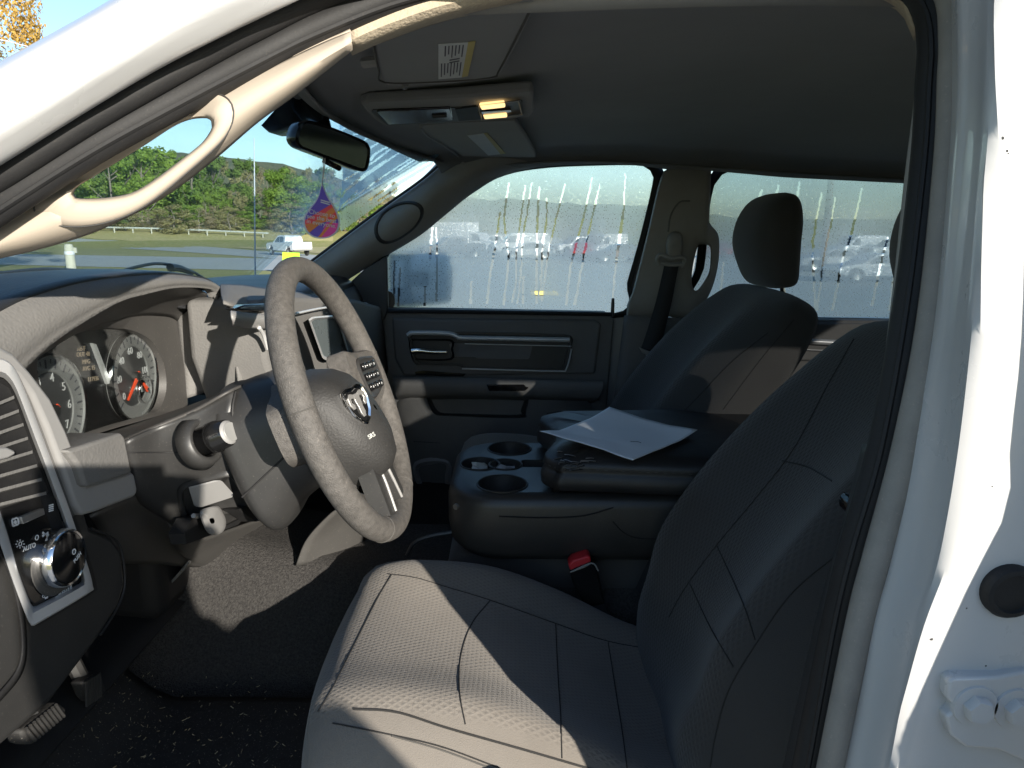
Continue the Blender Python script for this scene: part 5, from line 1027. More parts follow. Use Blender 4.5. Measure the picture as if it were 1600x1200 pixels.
# ================================================================ centre console
def cout(s=0, x1=.56):
    y0_, y1_ = 1.135 + s, 1.465 - s; x0 = -.112 + s; r = .085 - s * .5; pts = []
    for cx, cy, a0, a1 in ((x0 + r, y0_ + r, 270, 180), (x0 + r, y1_ - r, 180, 90)):
        for k in range(9):
            a = R(a0 + (a1 - a0) * k / 8); pts.append((cx + cos(a) * r, cy + sin(a) * r))
    return pts + [(x1, y1_), (x1, y0_)]
def crow(s, z): return [V((x, y, z)) for x, y in cout(s)]
ZC = 1.118
con_vf = grid([crow(.05, .988), crow(.022, .996), crow(.006, 1.015), crow(0, 1.05), crow(0, 1.095), crow(.003, 1.108), crow(.010, ZC - .003), crow(.02, ZC)], True, True)
con = part('centre_console', 'dark folding centre console with cup holders and a padded lid', M['black'], con_vf, smooth=40)
cups = []
def cup(px, py, rx, dep): c = PZ(px, py, ZC); return c, rx
holes = [(796, 701, .043, .055), (750, 725, .036, .05), (790, 726, .030, .05), (785, 756, .043, .055)]
cutters = []
for px, py, r_, d in holes:
    c = PZ(px, py, ZC)
    cutters.append(mk('cut', lathe(c + V((0, 0, -d)), (0, 0, 1), [(0, 0), (r_ * .86, 0), (r_ * .9, .004), (r_, d), (r_, d + .02), (0, d + .02)], 32), M['black'], None))
c = PZ(835, 724, ZC); cutters.append(mk('cut', box(c + V((.01, 0, 0)), (.07, .045, .05)), M['black'], None, bevel=.008))
for ct_ in cutters:
    m_ = con.modifiers.new('b', 'BOOLEAN'); m_.object = ct_; m_.operation = 'DIFFERENCE'; m_.solver = 'EXACT'
dg = bpy.context.evaluated_depsgraph_get(); dg.update()
me = bpy.data.meshes.new_from_object(con.evaluated_get(dg)); con.modifiers.clear(); con.data = me; me.set_sharp_from_angle(angle=R(40))
for ct_ in cutters: bpy.data.objects.remove(ct_)
for px, py, r_, d in holes: mk('cup_rim', tube([PZ(px, py, ZC) + V((cos(a) * (r_ + .001), sin(a) * (r_ + .001), .0005)) for a in [2 * pi * k / 30 for k in range(30)]], .0018, None, 6, closed=True), M['black'], con)
mk('cup_divider', prism(zs([(775, 742), (783, 716), (800, 716), (796, 742)], ZC - .006), (0, 0, -.05)), M['seal'], con, bevel=.003)
mk('side_seam', tube([V((x, 1.1335 - (0 if x > -.03 else 0), z)) for x, z in [(-.02, 1.083), (.05, 1.081), (.12, 1.085), (.17, 1.10)]], .0013, 20, 6), M['seal'], con)
mk('side_seam', tube([V((x, 1.1345, z)) for x, z in [(.17, 1.075), (.19, 1.055), (.22, 1.045), (.32, 1.045)]], .0011, 20, 6), M['seal'], con)
mk('side_button', lathe(V((-.093, 1.165, 1.088)), (-.6, -.8, 0), [(0, .004), (.005, .004), (.0055, 0), (0, 0)], 14), M['steel'], con)
# padded lid
def lid_row(s, z):
    y0_, y1_ = 1.128 + s, 1.472 - s; x0 = .050 + s; pts = []
    r = .05
    for cx, cy, a0, a1 in ((x0 + r, y0_ + r, 270, 180), (x0 + r, y1_ - r, 180, 90)):
        for k in range(9):
            a = R(a0 + (a1 - a0) * k / 8); xx = cx + cos(a) * r
            pts.append(V((xx, cy + sin(a) * r, z)))
    # shallow notch in the front edge
    pts.insert(9, V((x0 + .022, 1.26, z))); pts.insert(10, V((x0 + .026, 1.30, z))); pts.insert(11, V((x0 + .022, 1.34, z)))
    return pts + [V((.56 - s, y1_, z)), V((.56 - s, y0_, z))]
lid = mk('console_lid', ringloft([lid_row(.012, 1.126), lid_row(.002, 1.130), lid_row(0, 1.146), lid_row(.004, 1.158), lid_row(.006, 1.161), lid_row(.004, 1.165), lid_row(.008, 1.178), lid_row(.03, 1.188), lid_row(.08, 1.192), lid_row(.14, 1.193), [V((.3, 1.3, 1.194))] * len(lid_row(0, 0))], 110), M['vinyl'], con, 'cracked black vinyl armrest lid', smooth=180)
def lidl(s, z): return cr(lid_row(s, z), 120, True)
nm_ = 0
for s, z in ((.0045, 1.157), (.0035, 1.1665)):
    st = [p for p in lidl(s, z) if p.y < 1.24 or p.x < .12]
    L_ = cr([p for p in lidl(s, z)], 260, True)
    seg = []
    for k in range(0, 258, 2):
        if L_[k].y < 1.30 and L_[k].x < .54: seg.append(tube([L_[k], L_[k].lerp(L_[k + 1], .75)], .0008, None, 5))
    q = mk('lid_stitching', join(*seg), M['stitch'], con); q['kind'] = 'stuff'
# cracks in the vinyl near the front corner: raised curled flakes
lb = bvh(lid); fl = []
rnd = random.Random(5)
for k in range(18):
    px, py = 880 + rnd.gauss(12, 14), 722 + rnd.gauss(0, 5)
    p = cast(lb, px, py, .0006)
    if p: a = rnd.uniform(-.6, .9); d = V((cos(a), sin(a), 0)) * rnd.uniform(.004, .014); fl.append(tube([p - d, p + V((0, 0, .0008)), p + d * .8 + V((rnd.uniform(-.003, .003), rnd.uniform(-.003, .003), 0))], .0007, 6, 4))
mk('lid_cracks', join(*fl), M['steel'], con)['kind'] = 'stuff'
mk('lid_cracks', join(*[(([V((v.x + .0015, v.y - .002, v.z - .0005)) for v in f[0]]), f[1]) for f in fl]), M['seal'], con)['kind'] = 'stuff'
# crumpled wrapper in the cup holders
rnd = random.Random(11)
M['foil'] = mat('wrapper', (.30, .31, .34), .35, .3, var=(60, (.45, .46, .5)))
rows = [[PZ(772 + 10 * i + rnd.gauss(0, 3), 772 - 11 * j + rnd.gauss(0, 1.5), ZC - .045 + .012 * j + rnd.gauss(0, .004)) for j in range(5)] for i in range(4)]
wr = mk('crumpled_wrapper', grid(rows), M['foil'], None, smooth=0, thick=.0008); setp(wr, 'crumpled silver and white wrapper stuffed in the near cup holder', 'wrapper')
rows = [[PZ(738 + 7 * i + rnd.gauss(0, 2), 735 - 4 * j + rnd.gauss(0, 1), ZC - .012 + .003 * j + rnd.gauss(0, .003)) for j in range(4)] for i in range(4)]
wr = mk('paper_scrap', grid(rows), M['lab'], None, smooth=0, thick=.0008); setp(wr, 'small white paper scrap lying in the left cup holder', 'paper scrap')
# sheet of paper on the lid
A, B, C, D_ = [V((*PZ(a, b, z).xy, z)) for a, b, z in ((843, 682, 1.204), (952, 637, 1.212), (1090, 671, 1.206), (988, 720, 1.1965))]
rows = []
for i in range(25):
    u = i / 24; row = []
    for j in range(25):
        v = j / 24; p = (A * (1 - u) + B * u) * (1 - v) + (D_ * (1 - u) + C * u) * v
        z = 1.1975 + .008 * (1 - v) ** 2 * (.5 + .5 * u) + .008 * max(0, u - .6) ** 2 / .16 + .0035 * sin(3.2 * (u + v * .6)) * (v * (1 - v) * 4) + .0018 * noise.noise(V((u * 4, v * 4, 3)))
        z += .012 * max(0, .25 - u) / .25 * (1 - v)
        row.append(V((p.x, p.y, z)))
    rows.append(row)
pap = mk('paper_sheet', grid(rows), M['paper'], None, smooth=180, thick=.0003); setp(pap, 'white sheet of paper with curled edge lying on the console lid', 'paper')
mk('printed_line', tube([V((p.x, p.y, p.z + .0006)) for p in (rows[9][17], rows[10][18], rows[10][19])], .0004, 8, 4), M['ink'], None)
_pl = bpy.data.objects['printed_line']; _pl.parent = pap; _pl.matrix_parent_inverse = WORLD_INV(pap)
# jump seat base and buckle
part('centre_seat_base', 'dark cushion under the folded centre console', M['fabric2'], grid([[V((x, y, z)) for x, y in [(-.115 + i_, 1.20 - i_ * .3), (-.10 + i_, 1.185), (.1, 1.18), (.35, 1.18), (.40, 1.2), (.40, 1.42), (-.10 + i_, 1.42), (-.115 + i_, 1.40)]] for z, i_ in ((.80, 0), (.90, .0), (.955, .0), (.985, .02), (.99, .05))], True, True), smooth=60)
bk = part('belt_buckle', 'seat belt buckle with red release button beside the driver seat', M['gloss'], prism(ys([(890, 893), (924, 878), (934, 890), (938, 910), (946, 945), (914, 950), (904, 930), (895, 912)], 1.118), (0, .026, 0)), bevel=.004, seg=3, smooth=60)
mk('release_button', prism(ys([(888, 884), (894, 876), (919, 868), (923, 871), (924, 878), (891, 892)], 1.114), (0, .028, 0)), M['red'], bk, 'red release button', bevel=.003)
mk('buckle_edge', tube(ys([(891, 894), (924, 880), (935, 892)], 1.116), .0012, 16, 6), M['greytrim'], bk)
mk('buckle_stalk', tube([PY(925, 935, 1.130), PY(945, 985, 1.14), PY(965, 1030, 1.15)], .016, 14, 10, flat=.6), M['belt'], bk)
part('seat_hinge_cover', None, M['seal'], loft([ys([(950, 960), (975, 900), (1000, 860)], 1.20), ys([(985, 985), (1010, 930), (1030, 880)], 1.17), ys([(1000, 1010), (1040, 980), (1060, 930)], 1.16)], 16, 10), smooth=180, thick=.004)
part('tunnel_bin', None, M['black'], tube(ys([(636, 868), (648, 848), (672, 838), (706, 832)], 1.22), .004, 20, 8))
# ================================================================ seams laid on the seats
def seam(tree, l, parent, r_=.0011, m_='stitch', n=50, nm='seam', lift=.0004):
    P = casts(tree, dense(l, n), lift)
    if len(P) > 3: return mk(nm, tube(P, r_, None, 6), M[m_], parent)
tc_, tbk = bvh(dcu), bvh(dba)
M['seamd'] = mat('seam_dark', (.018, .017, .016), .9, var=(30, (.024, .023, .022)))
for l in ([(606, 897), (650, 903), (700, 918), (766, 938), (870, 975), (950, 1002), (1040, 1018)], [(766, 938), (737, 975), (720, 1025), (718, 1080), (727, 1132)], [(868, 975), (872, 1060), (876, 1120), (878, 1185)], [(950, 1004), (962, 1080), (973, 1150), (980, 1205)]):
    seam(tc_, l, dcu, .0008, 'seamd')
seam(tc_, [(552, 1108), (620, 1113), (700, 1138), (820, 1172), (930, 1204)], dcu, .0014, 'seamd')
seam(tc_, [(612, 898), (590, 935), (555, 1005), (520, 1075), (497, 1112)], dcu, .0009, 'seamd', nm='piping')
seam(tc_, [(612, 1150), (690, 1172), (770, 1202)], dcu, .0010, 'stitch', nm='piping')
seam(tc_, [(520, 1130), (600, 1146), (690, 1167), (780, 1200)], dcu, .0009, 'seamd')
for l in ([(1334, 530), (1288, 612), (1240, 702), (1180, 780), (1120, 852), (1070, 920), (1045, 965)], [(1330, 850), (1240, 924), (1180, 1008), (1138, 1080), (1118, 1150), (1110, 1198)], [(1078, 912), (1110, 980), (1146, 1042)], [(1120, 852), (1160, 940), (1180, 1000)], [(1222, 720), (1262, 730), (1300, 752)]):
    seam(tbk, l, dba, .0008, 'seamd')
tp = bvh(pba)
for l in ([(1052, 660), (1110, 600), (1150, 560), (1200, 520)], [(1240, 500), (1190, 560), (1130, 640)]): seam(tp, l, pba, .0008, 'seamd')
for p_ in [(-.30, .70), (-.30, 1.14), (.25, .70), (.25, 1.14)]: pass
part('seat_track', None, M['seal'], join(box((0.05, .74, .815), (.55, .05, .05)), box((.05, 1.10, .815), (.55, .05, .05))))
mk('seat_skirt', grid([[V((x, y, z)) for x, y in [(-.20, .68), (.42, .68), (.42, 1.16), (-.20, 1.16)]] for z in (.72, .80)], True, True), M['black'], dcu, bevel=.02)
part('recline_knob', 'pale ribbed knob at the near side of the driver cushion', M['trim'], lathe(PY(815, 1262, .635), (0, -1, .3), [(0, .012), (.017, .012), (.02, .009), (.021, 0), (0, 0)], 18), smooth=20)
tpc = part('belt_guide', 'small black belt guide on the seat edge', M['gloss'], prism(ys([(1324, 790), (1334, 778), (1340, 784), (1336, 806), (1326, 806)], .60), (0, .02, 0)), bevel=.003)
# ================================================================ rear of the cab: near rear door, back wall, rear bench
part('back_wall', None, M['liner'], prism([V((1.62, .5, .8)), V((1.62, 2.1, .8)), V((1.62, 2.1, 1.30)), V((1.62, .5, 1.30))], (.05, 0, 0)))
part('back_window', None, M['gl_tint'], prism([V((1.64, .6, 1.30)), V((1.64, 2.0, 1.30)), V((1.62, 1.95, 1.72)), V((1.62, .65, 1.72))], (.004, 0, 0)), smooth=0)
part('back_header', None, M['liner'], prism([V((1.60, .6, 1.68)), V((1.60, 2.0, 1.68)), V((1.60, 2.0, 1.82)), V((1.60, .6, 1.82))], (.04, 0, 0)))
part('rear_bench', None, M['fabric2'], join(box((1.25, 1.3, 1.0), (.5, 1.4, .16)), box((1.5, 1.3, 1.2), (.16, 1.4, .5), Matrix.Rotation(R(15), 3, 'Y'))), bevel=.04, seg=3)
# near rear door, its front edge just out of the picture
_sh = [(1597, -60), (1595, 0), (1587, 496), (1568, 700), (1562, 800), (1500, 930), (1415, 1130), (1395, 1230)]
RE = []
for a_, b_ in _sh:
    q = PY(a_, b_, .437); YD = .385 - .065 * max(0, min(1, (b_ - 600) / 400)); RE.append(q + SUN * ((q.y - YD) / -SUN.y))
_f = [RE[0] + V((.03, .12, .12))] + RE + [RE[-1] + V((0, 0, -.4))]
rdn = part('rear_door', 'white near side rear door', M['white'], loft([[p + V((.004, .045, 0)) for p in _f[1:]], [p + V((0, .006, 0)) for p in _f[1:]], [p + V((.006, 0, 0)) for p in _f[1:]], [V((.50, p.y - .005, p.z)) for p in _f[1:]]], 40), thick=.003)
mk('door_skin', loft([[V((.50, .38, .5)), V((.50, .378, .8)), V((.50, .38, 1.29))], [V((1.35, .38, .5)), V((1.35, .375, .8)), V((1.35, .38, 1.29))], [V((1.35, .44, .5)), V((1.35, .44, .8)), V((1.35, .44, 1.29))]], 12), M['white'], rdn, thick=.003)
mk('window_pillar', prism([V((.475, .41, 1.30)), V((.60, .41, 1.30)), V((.66, .52, 1.74)), V((.53, .52, 1.74))], (0, .05, 0)), M['white'], rdn)
mk('window_rail', prism([V((.5, .50, 1.635)), V((1.6, .50, 1.63)), V((1.6, .56, 1.80)), V((.5, .56, 1.82))], (0, .05, 0)), M['white'], rdn)
mk('window_pillar', prism([V((1.20, .41, 1.28)), V((1.34, .41, 1.28)), V((1.30, .52, 1.74)), V((1.18, .52, 1.74))], (0, .05, 0)), M['white'], rdn)
mk('window_pane', prism([V((.56, .44, 1.28)), V((1.30, .44, 1.28)), V((1.26, .545, 1.74)), V((.60, .545, 1.74))], (0, .004, 0)), M['gl_tint'], rdn, 'tinted near rear window', smooth=0)
part('cab_side', None, M['white'], prism([V((1.30, .42, .55)), V((1.75, .42, .55)), V((1.75, .42, 1.3)), V((1.75, .56, 1.82)), V((1.30, .54, 1.80))], (0, .05, 0)))
part('cab_side', None, M['white'], prism([V((1.40, 2.18, .55)), V((1.75, 2.18, .55)), V((1.75, 2.05, 1.82)), V((1.45, 2.05, 1.80))], (0, .03, 0)))
part('pillar_sun_block', None, M['dash'], prism([V((.32, .525, .70)), V((.60, .50, .70)), V((.60, .50, 1.30)), V((.60, .545, 1.74)), V((.36, .585, 1.74)), V((.30, .535, 1.30))], (0, .02, 0)))  # unseen panel added to keep stray sun off the driver seat
part('underbody', None, M['seal'], box((.25, 1.3, .68), (3.0, 1.66, .12)))
part('sill_side', None, M['white'], prism([V((-1.1, 2.15, .55)), V((1.4, 2.15, .55)), V((1.4, 2.15, 1.3)), V((-1.1, 2.15, 1.3))], (0, .03, 0)))
part('firewall', None, M['seal'], prism([V((-1.16, .5, .7)), V((-1.16, 2.1, .7)), V((-1.16, 2.1, 1.22)), V((-1.16, .5, 1.22))], (-.03, 0, 0)))
part('kick_panel', None, M['seal'], prism([V((-1.15, .53, .70)), V((-.62, .53, .70)), V((-.58, .53, 1.0)), V((-.58, .53, 1.3)), V((-1.15, .53, 1.3))], (0, -.05, 0)))
# cowl, wipers, aerial
part('cowl', 'black cowl at the foot of the windscreen', M['black'], loft([[V((xcowl(y) + .03, y, 1.24)) for y in (.5, .7, 1.0, 1.3, 1.6, 1.9, 2.1)], [V((xcowl(y) - .10, y, 1.22)) for y in (.5, .7, 1.0, 1.3, 1.6, 1.9, 2.1)]], 30, 6), thick=.004)
wip = part('wiper_arm', 'black wiper lying at the foot of the windscreen', M['black'], tube(xs([(190, 424), (214, 417), (241, 412), (262, 413), (276, 416), (300, 424), (320, 436)], -1.0), .0045, 40, 8))
mk('wiper_pivot', tube(xs([(266, 418), (280, 419), (300, 426)], -.985), lambda t: .012 - .004 * t, 10, 8), M['black'], wip)
part('wiper_arm', 'second wiper seen low over the dash', M['black'], tube(xs([(-40, 432), (0, 430), (60, 424), (95, 424), (140, 428), (160, 440)], -1.02), .008, 30, 8))
part('radio_aerial', 'thin pale aerial mast on the far front wing', M['cardw'], tube([PY(399, 446, 2.10), PY(398, 330, 2.08), PY(397, 216, 2.07)], lambda t: .0026 - .0012 * t, 12, 6))
# ================================================================ outside
def hgt(x, y):
    r = math.hypot(x - .3, y - 1.3); t = max(0, min(1, (r - 14) / 24)); z = -1.0 * t * t * (3 - 2 * t)
    d = y * .93 - x * .36           # distance out across the roads
    t = max(0, min(1, (d - 104) / 22)); z += 3.0 * t * t * (3 - 2 * t)
    t = max(0, min(1, (d - 128) / 200)); z += 9 * t
    return z
def meadow(name, c1, c2, c3, sc1):
    m = mat(name, c1, 1, bump=('noise', 30, .5, .05)); t = m.node_tree; b = t.nodes['Principled BSDF']; L = t.links.new
    g = t.nodes.new('ShaderNodeNewGeometry').outputs['Position']
    n1 = t.nodes.new('ShaderNodeTexNoise'); n1.inputs['Scale'].default_value = sc1; n1.inputs['Detail'].default_value = 6; L(g, n1.inputs['Vector'])
    n2 = t.nodes.new('ShaderNodeTexNoise'); n2.inputs['Scale'].default_value = 2.5; n2.inputs['Detail'].default_value = 8; L(g, n2.inputs['Vector'])
    r = t.nodes.new('ShaderNodeValToRGB'); r.color_ramp.elements[0].position = .35; r.color_ramp.elements[1].position = .65
    r.color_ramp.elements[0].color = (*c1, 1); r.color_ramp.elements[1].color = (*c2, 1); L(n1.outputs['Fac'], r.inputs[0])
    mx = t.nodes.new('ShaderNodeMix'); mx.data_type = 'RGBA'; mr = t.nodes.new('ShaderNodeMapRange'); mr.inputs['From Min'].default_value = .45; mr.inputs['From Max'].default_value = .75
    L(n2.outputs['Fac'], mr.inputs['Value']); L(mr.outputs[0], mx.inputs[0]); L(r.outputs[0], mx.inputs[6]); mx.inputs[7].default_value = (*c3, 1); L(mx.outputs[2], b.inputs['Base Color'])
    return m
M['grass'] = meadow('grass_ground', (.17, .20, .045), (.26, .25, .085), (.32, .28, .13), .05)
M['dry'] = meadow('dry_grass_bank', (.38, .33, .15), (.30, .29, .11), (.46, .39, .21), .06)
M['asph'] = mat('asphalt', (.30, .33, .32), .9, bump=('noise', 8, .3, .02), var=(.4, (.36, .38, .36)))
M['lot'] = mat('pale_gravel', (.40, .40, .34), 1, bump=('noise', 10, .4, .02), var=(.3, (.48, .47, .40)))
import bisect
rr = [0.1, 2, 4, 7, 10, 14, 18, 22, 26, 30, 35, 40, 46, 52, 58, 65, 72, 80, 88, 96, 104, 112, 118, 124, 130, 140, 155, 175, 200, 240, 300, 400, 600, 1000, 2000, 4000]
def polar(a0, a1, n, rs_, dz, cx=.3, cy=1.3):
    return [[V((cx + r * cos(a0 + (a1 - a0) * k / n), cy + r * sin(a0 + (a1 - a0) * k / n), min(hgt(cx + r * cos(a0 + (a1 - a0) * k / n), cy + r * sin(a0 + (a1 - a0) * k / n)), 8) + dz)) for k in range(n + 1)] for r in rs_]
gr = mk('grass_field', grid(polar(0, 2 * pi, 96, rr, 0)), M['grass'], None, smooth=180); setp(gr, 'green grass field running out to the tree line', 'ground', kind='structure')
def gp_(px, py):      # picture ray onto the terrain
    d = ray(px, py); p = EYE.copy(); t = 5
    while t < 400:
        q = EYE + d * t
        if q.z < hgt(q.x, q.y): break
        t += .4
    return EYE + d * t
def sheet(name, a, b, mat_, lab, cat, dz, n=60, m=6):
    U = [(p.x, p.y) for p in cr([V((*q, 0)) for q in a], n)]; Lw = [(p.x, p.y) for p in cr([V((*q, 0)) for q in b], n)]
    G = [gp_(*q) for q in U]; H = [gp_(*q) for q in Lw]
    rows = [[g.lerp(h, k / m) for g, h in zip(G, H)] for k in range(m + 1)]
    for r in rows:
        for p in r: p.z = hgt(p.x, p.y) + dz
    return setp(mk(name, grid(rows), mat_, None, smooth=180), lab, cat, kind='structure')
sheet('near_road', [(-150, 395), (0, 397), (400, 404), (640, 408)], [(-150, 412), (0, 414), (400, 423), (640, 428)], M['asph'], 'grey paved road beyond the grass', 'road', .02)
sheet('far_road', [(-150, 364), (0, 368), (105, 373), (270, 382), (400, 392), (560, 404)], [(-150, 372), (0, 377), (105, 383), (270, 393), (437, 405), (560, 416)], M['asph'], 'far highway with a pickup driving on it', 'road', .03)
# dry grass between the roads and on the bank
sheet('dry_verge', [(-150, 352), (0, 352), (250, 356), (520, 362)], [(-150, 363), (0, 367), (105, 372), (270, 381), (520, 398)], M['dry'], 'bank of dry yellow grass below the trees', 'ground', .05, m=14)
# parking lot on the far side of the truck
lot = mk('parking_lot', grid(polar(R(20), R(100), 50, rr[3:24], .05)), M['lot'], None, smooth=180); setp(lot, 'pale gravel lot seen through the fogged side windows', 'parking lot', kind='structure')
M['apron'] = mat('bounce_apron', (.27, .27, .265), .9, bump=('noise', 40, .4, .01), var=(3, (.33, .325, .315)), dust=.2)
setp(mk('bounce_ground', grid(polar(0, 2 * pi, 64, [.1, 1, 2, 3, 4, 4.6], .02)), M['apron'], None, smooth=180), 'unseen pale ground added under the truck to bounce light inside', 'pavement', kind='structure')  # unseen ground disc added, pale to throw light up into the cab
# wooded ridge
prof = [(-700, 205), (-300, 215), (0, 232), (200, 240), (400, 256), (520, 282), (640, 312), (760, 312), (900, 320), (1000, 325), (1100, 336), (1200, 346), (1424, 352), (1700, 366), (2200, 372)]
PR = cr([V((*q, 0)) for q in prof], 240); rows = []
M['wood'] = meadow('distant_woods', (.10, .115, .06), (.17, .15, .095), (.10, .15, .05), .035)
for D_, f in ((190, -.05), (205, .25), (225, .45), (260, .65), (310, .82), (360, .94), (400, 1.0), (460, .85), (600, .1)):
    r = []
    for k, q in enumerate(PR):
        d = ray(q.x, q.y); hx = math.hypot(d.x, d.y); elev = d.z / hx
        ztop = 1.55 + 400 * elev; p = EYE + V((d.x / hx, d.y / hx, 0)) * D_
        nz = noise.noise(p * .05) * 1.6 + noise.noise(p * .17) * 1.2
        r.append(V((p.x, p.y, -1.5 + (ztop + 1.5) * f + nz * (1 if f > .2 else 0))))
    rows.append(r)
setp(mk('wooded_hill', grid(rows), M['wood'], None, smooth=180), 'long wooded ridge behind the lot and the trees', 'hill', kind='structure')
# ---- trees
def leafmat(n, a, b):
    m = mat(n, a, .8, var=(.9, b, .2), spec=.2); t = m.node_tree; bs = t.nodes['Principled BSDF']; o = t.nodes['Material Output']
    tl = t.nodes.new('ShaderNodeBsdfTranslucent'); mx = t.nodes.new('ShaderNodeMixShader'); mx.inputs[0].default_value = .38
    t.links.new(bs.inputs['Base Color'].links[0].from_socket, tl.inputs[0]); t.links.new(bs.outputs[0], mx.inputs[1]); t.links.new(tl.outputs[0], mx.inputs[2]); t.links.new(mx.outputs[0], o.inputs['Surface']); return m
LM = {'bright': leafmat('bright_leaves', (.16, .27, .04), (.27, .37, .08)), 'mid': leafmat('mid_leaves', (.11, .19, .04), (.20, .28, .07)), 'olive': leafmat('olive_leaves', (.27, .26, .12), (.35, .32, .16)),
      'brown': leafmat('budding_twigs', (.32, .27, .17), (.40, .34, .22)), 'gold': leafmat('golden_leaves', (.42, .26, .06), (.55, .36, .10))}
M['bark'] = mat('bark', (.14, .12, .10), .95, bump=('noise', 12, .5, .03), var=(4, (.20, .175, .15)))
def crown(kind, seed, n, leaf, rx=.36, lo=.18):
    """unit-height crown: leaf-sized faces gathered in clumps round the limbs"""
    r = random.Random(seed); vs, fs = [], []; cl = []
    for k in range(26):
        u = r.uniform(lo, .97); w_ = rx * (sin(pi * min(1, (u - lo * .6) / (1.02 - lo * .6))) ** .6) * r.uniform(.35, 1); a = r.uniform(0, 2 * pi)
        cl.append((V((cos(a) * w_, sin(a) * w_, u)), r.uniform(.07, .15) * (1.1 - .4 * u)))
    for k in range(n):
        c, s = cl[r.randrange(len(cl))]; d = V((r.gauss(0, 1), r.gauss(0, 1), r.gauss(0, .8)))
        d = d.normalized() * s * r.uniform(.35, 1.05) ** .5; p = c + d
        nrm = (d.normalized() + V((r.gauss(0, .6), r.gauss(0, .6), r.gauss(0, .6) + .3))).normalized(); x = nrm.orthogonal().normalized(); x = Matrix.Rotation(r.uniform(0, 6.3), 3, nrm) @ x; y = nrm.cross(x)
        l = leaf * r.uniform(.6, 1.4); i = len(vs); vs += [p - x * l, p + y * l * .6, p + x * l, p - y * l * .6]; fs.append((i, i + 1, i + 2, i + 3))
    return vs, fs
def trunk(seed, lo=.18):
    r = random.Random(seed); T = [tube([V((0, 0, -.03)), V((.005, 0, .2)), V((r.gauss(0, .02), r.gauss(0, .02), .55)), V((r.gauss(0, .03), r.gauss(0, .03), .9))], lambda t: .022 * (1 - t) + .003, 10, 7)]
    for k in range(7):
        h = r.uniform(lo + .05, .7); a = r.uniform(0, 6.3); l = r.uniform(.12, .26); T.append(tube([V((0, 0, h)), V((cos(a) * l * .5, sin(a) * l * .5, h + l * .45)), V((cos(a) * l, sin(a) * l, h + l * 1.1))], lambda t: .009 * (1 - t) + .0015, 6, 5))
    return join(*T)
protos = {}
def tree_proto(kind, seed, n, leaf, lo=.18):
    r = bpy.data.objects.new('tree', None); COL.objects.link(r)
    c = mk('crown', crown(kind, seed, n, leaf, lo=lo), LM[kind], None, smooth=0); t = mk('trunk', trunk(seed, lo), M['bark'], None, smooth=180)
    for o in (c, t): o.parent = r; o.matrix_parent_inverse = Matrix()
    return r
KN = {'bright': 'bright_green_tree', 'mid': 'green_tree', 'olive': 'olive_tree', 'brown': 'budding_tree', 'gold': 'golden_tree'}
for kd, seeds, n in (('bright', (1, 2), 4600), ('mid', (3, 4), 4600), ('olive', (5, 6), 3200), ('brown', (7, 8), 2600)):
    protos[kd] = [tree_proto(kd, s, n, .020 if kd != 'brown' else .015, .10) for s in seeds]
used = set(); PLANTED = []
def plant(kind, px, top, dist, lab, grp, base=None, wide=1.0):
    i = len(used) % 2; pr = protos[kind][i]
    d = ray(px, 350); hx = math.hypot(d.x, d.y); x, y = d.x / hx * dist, d.y / hx * dist
    dt = ray(px, top); zt = 1.55 + dist * dt.z / math.hypot(dt.x, dt.y); z0 = hgt(x, y)
    h = zt - z0
    if pr.name in used: c = copy_tree(pr)
    else: c = pr
    used.add(c.name); c.name = KN[kind]
    c.location = (x, y, z0); c.scale = (h * wide, h * wide, h); c.rotation_euler = (0, 0, random.uniform(0, 6.3))
    z_ = ('behind the windscreen pillar' if px < 112 else 'seen through the grab handle opening' if px < 225 else 'at the upper handle opening' if px < 335 else 'just left of the aerial mast' if px < 397 else 'between the aerial and the hanging freshener' if px < 475 else 'behind the hanging freshener' if px < 535 else 'right of the hanging freshener')
    setp(c, lab + ' ' + z_, 'tree', grp); PLANTED.append((px, c)); return c
rnd = random.Random(21)
TL = {'bright': ('bright green front row tree', 'bright green trees along the bank'), 'mid': ('darker green front row tree', 'darker green trees along the bank'),
      'olive': ('sparse olive front row tree', 'olive trees along the bank'), 'brown': ('brown budding front row tree', 'brown trees along the bank')}
front = [(120, 262, 'bright'), (150, 250, 'mid'), (180, 236, 'bright'), (205, 226, 'mid'), (232, 222, 'bright'), (262, 228, 'bright'), (288, 198, 'olive'), (305, 240, 'mid'), (322, 300, 'bright'), (345, 292, 'bright'), (368, 298, 'olive'), (388, 262, 'brown'), (408, 268, 'mid'), (428, 285, 'brown'), (446, 262, 'bright'), (462, 280, 'bright'), (482, 282, 'mid'), (500, 284, 'bright'), (525, 290, 'bright'), (548, 300, 'mid'), (575, 310, 'olive'), (610, 318, 'mid')]
for px, tp_, kd in front: plant(kd, px, tp_, rnd.uniform(122, 132), TL[kd][0], TL[kd][1], wide=rnd.uniform(.9, 1.25))
for k in range(34):
    px = -80 + k * 21 + rnd.uniform(-6, 6)
    if px < 95: continue
    tp_ = 236 + max(0, (px - 280)) * .14 + rnd.uniform(-8, 10)
    kd = rnd.choice(['brown', 'olive', 'brown', 'mid'] if px > 330 else ['mid', 'bright', 'olive'])
    plant(kd, px, tp_, rnd.uniform(140, 165), TL[kd][0].replace('front row', 'back row'), TL[kd][1].replace('along', 'higher on'), wide=rnd.uniform(.9, 1.2))
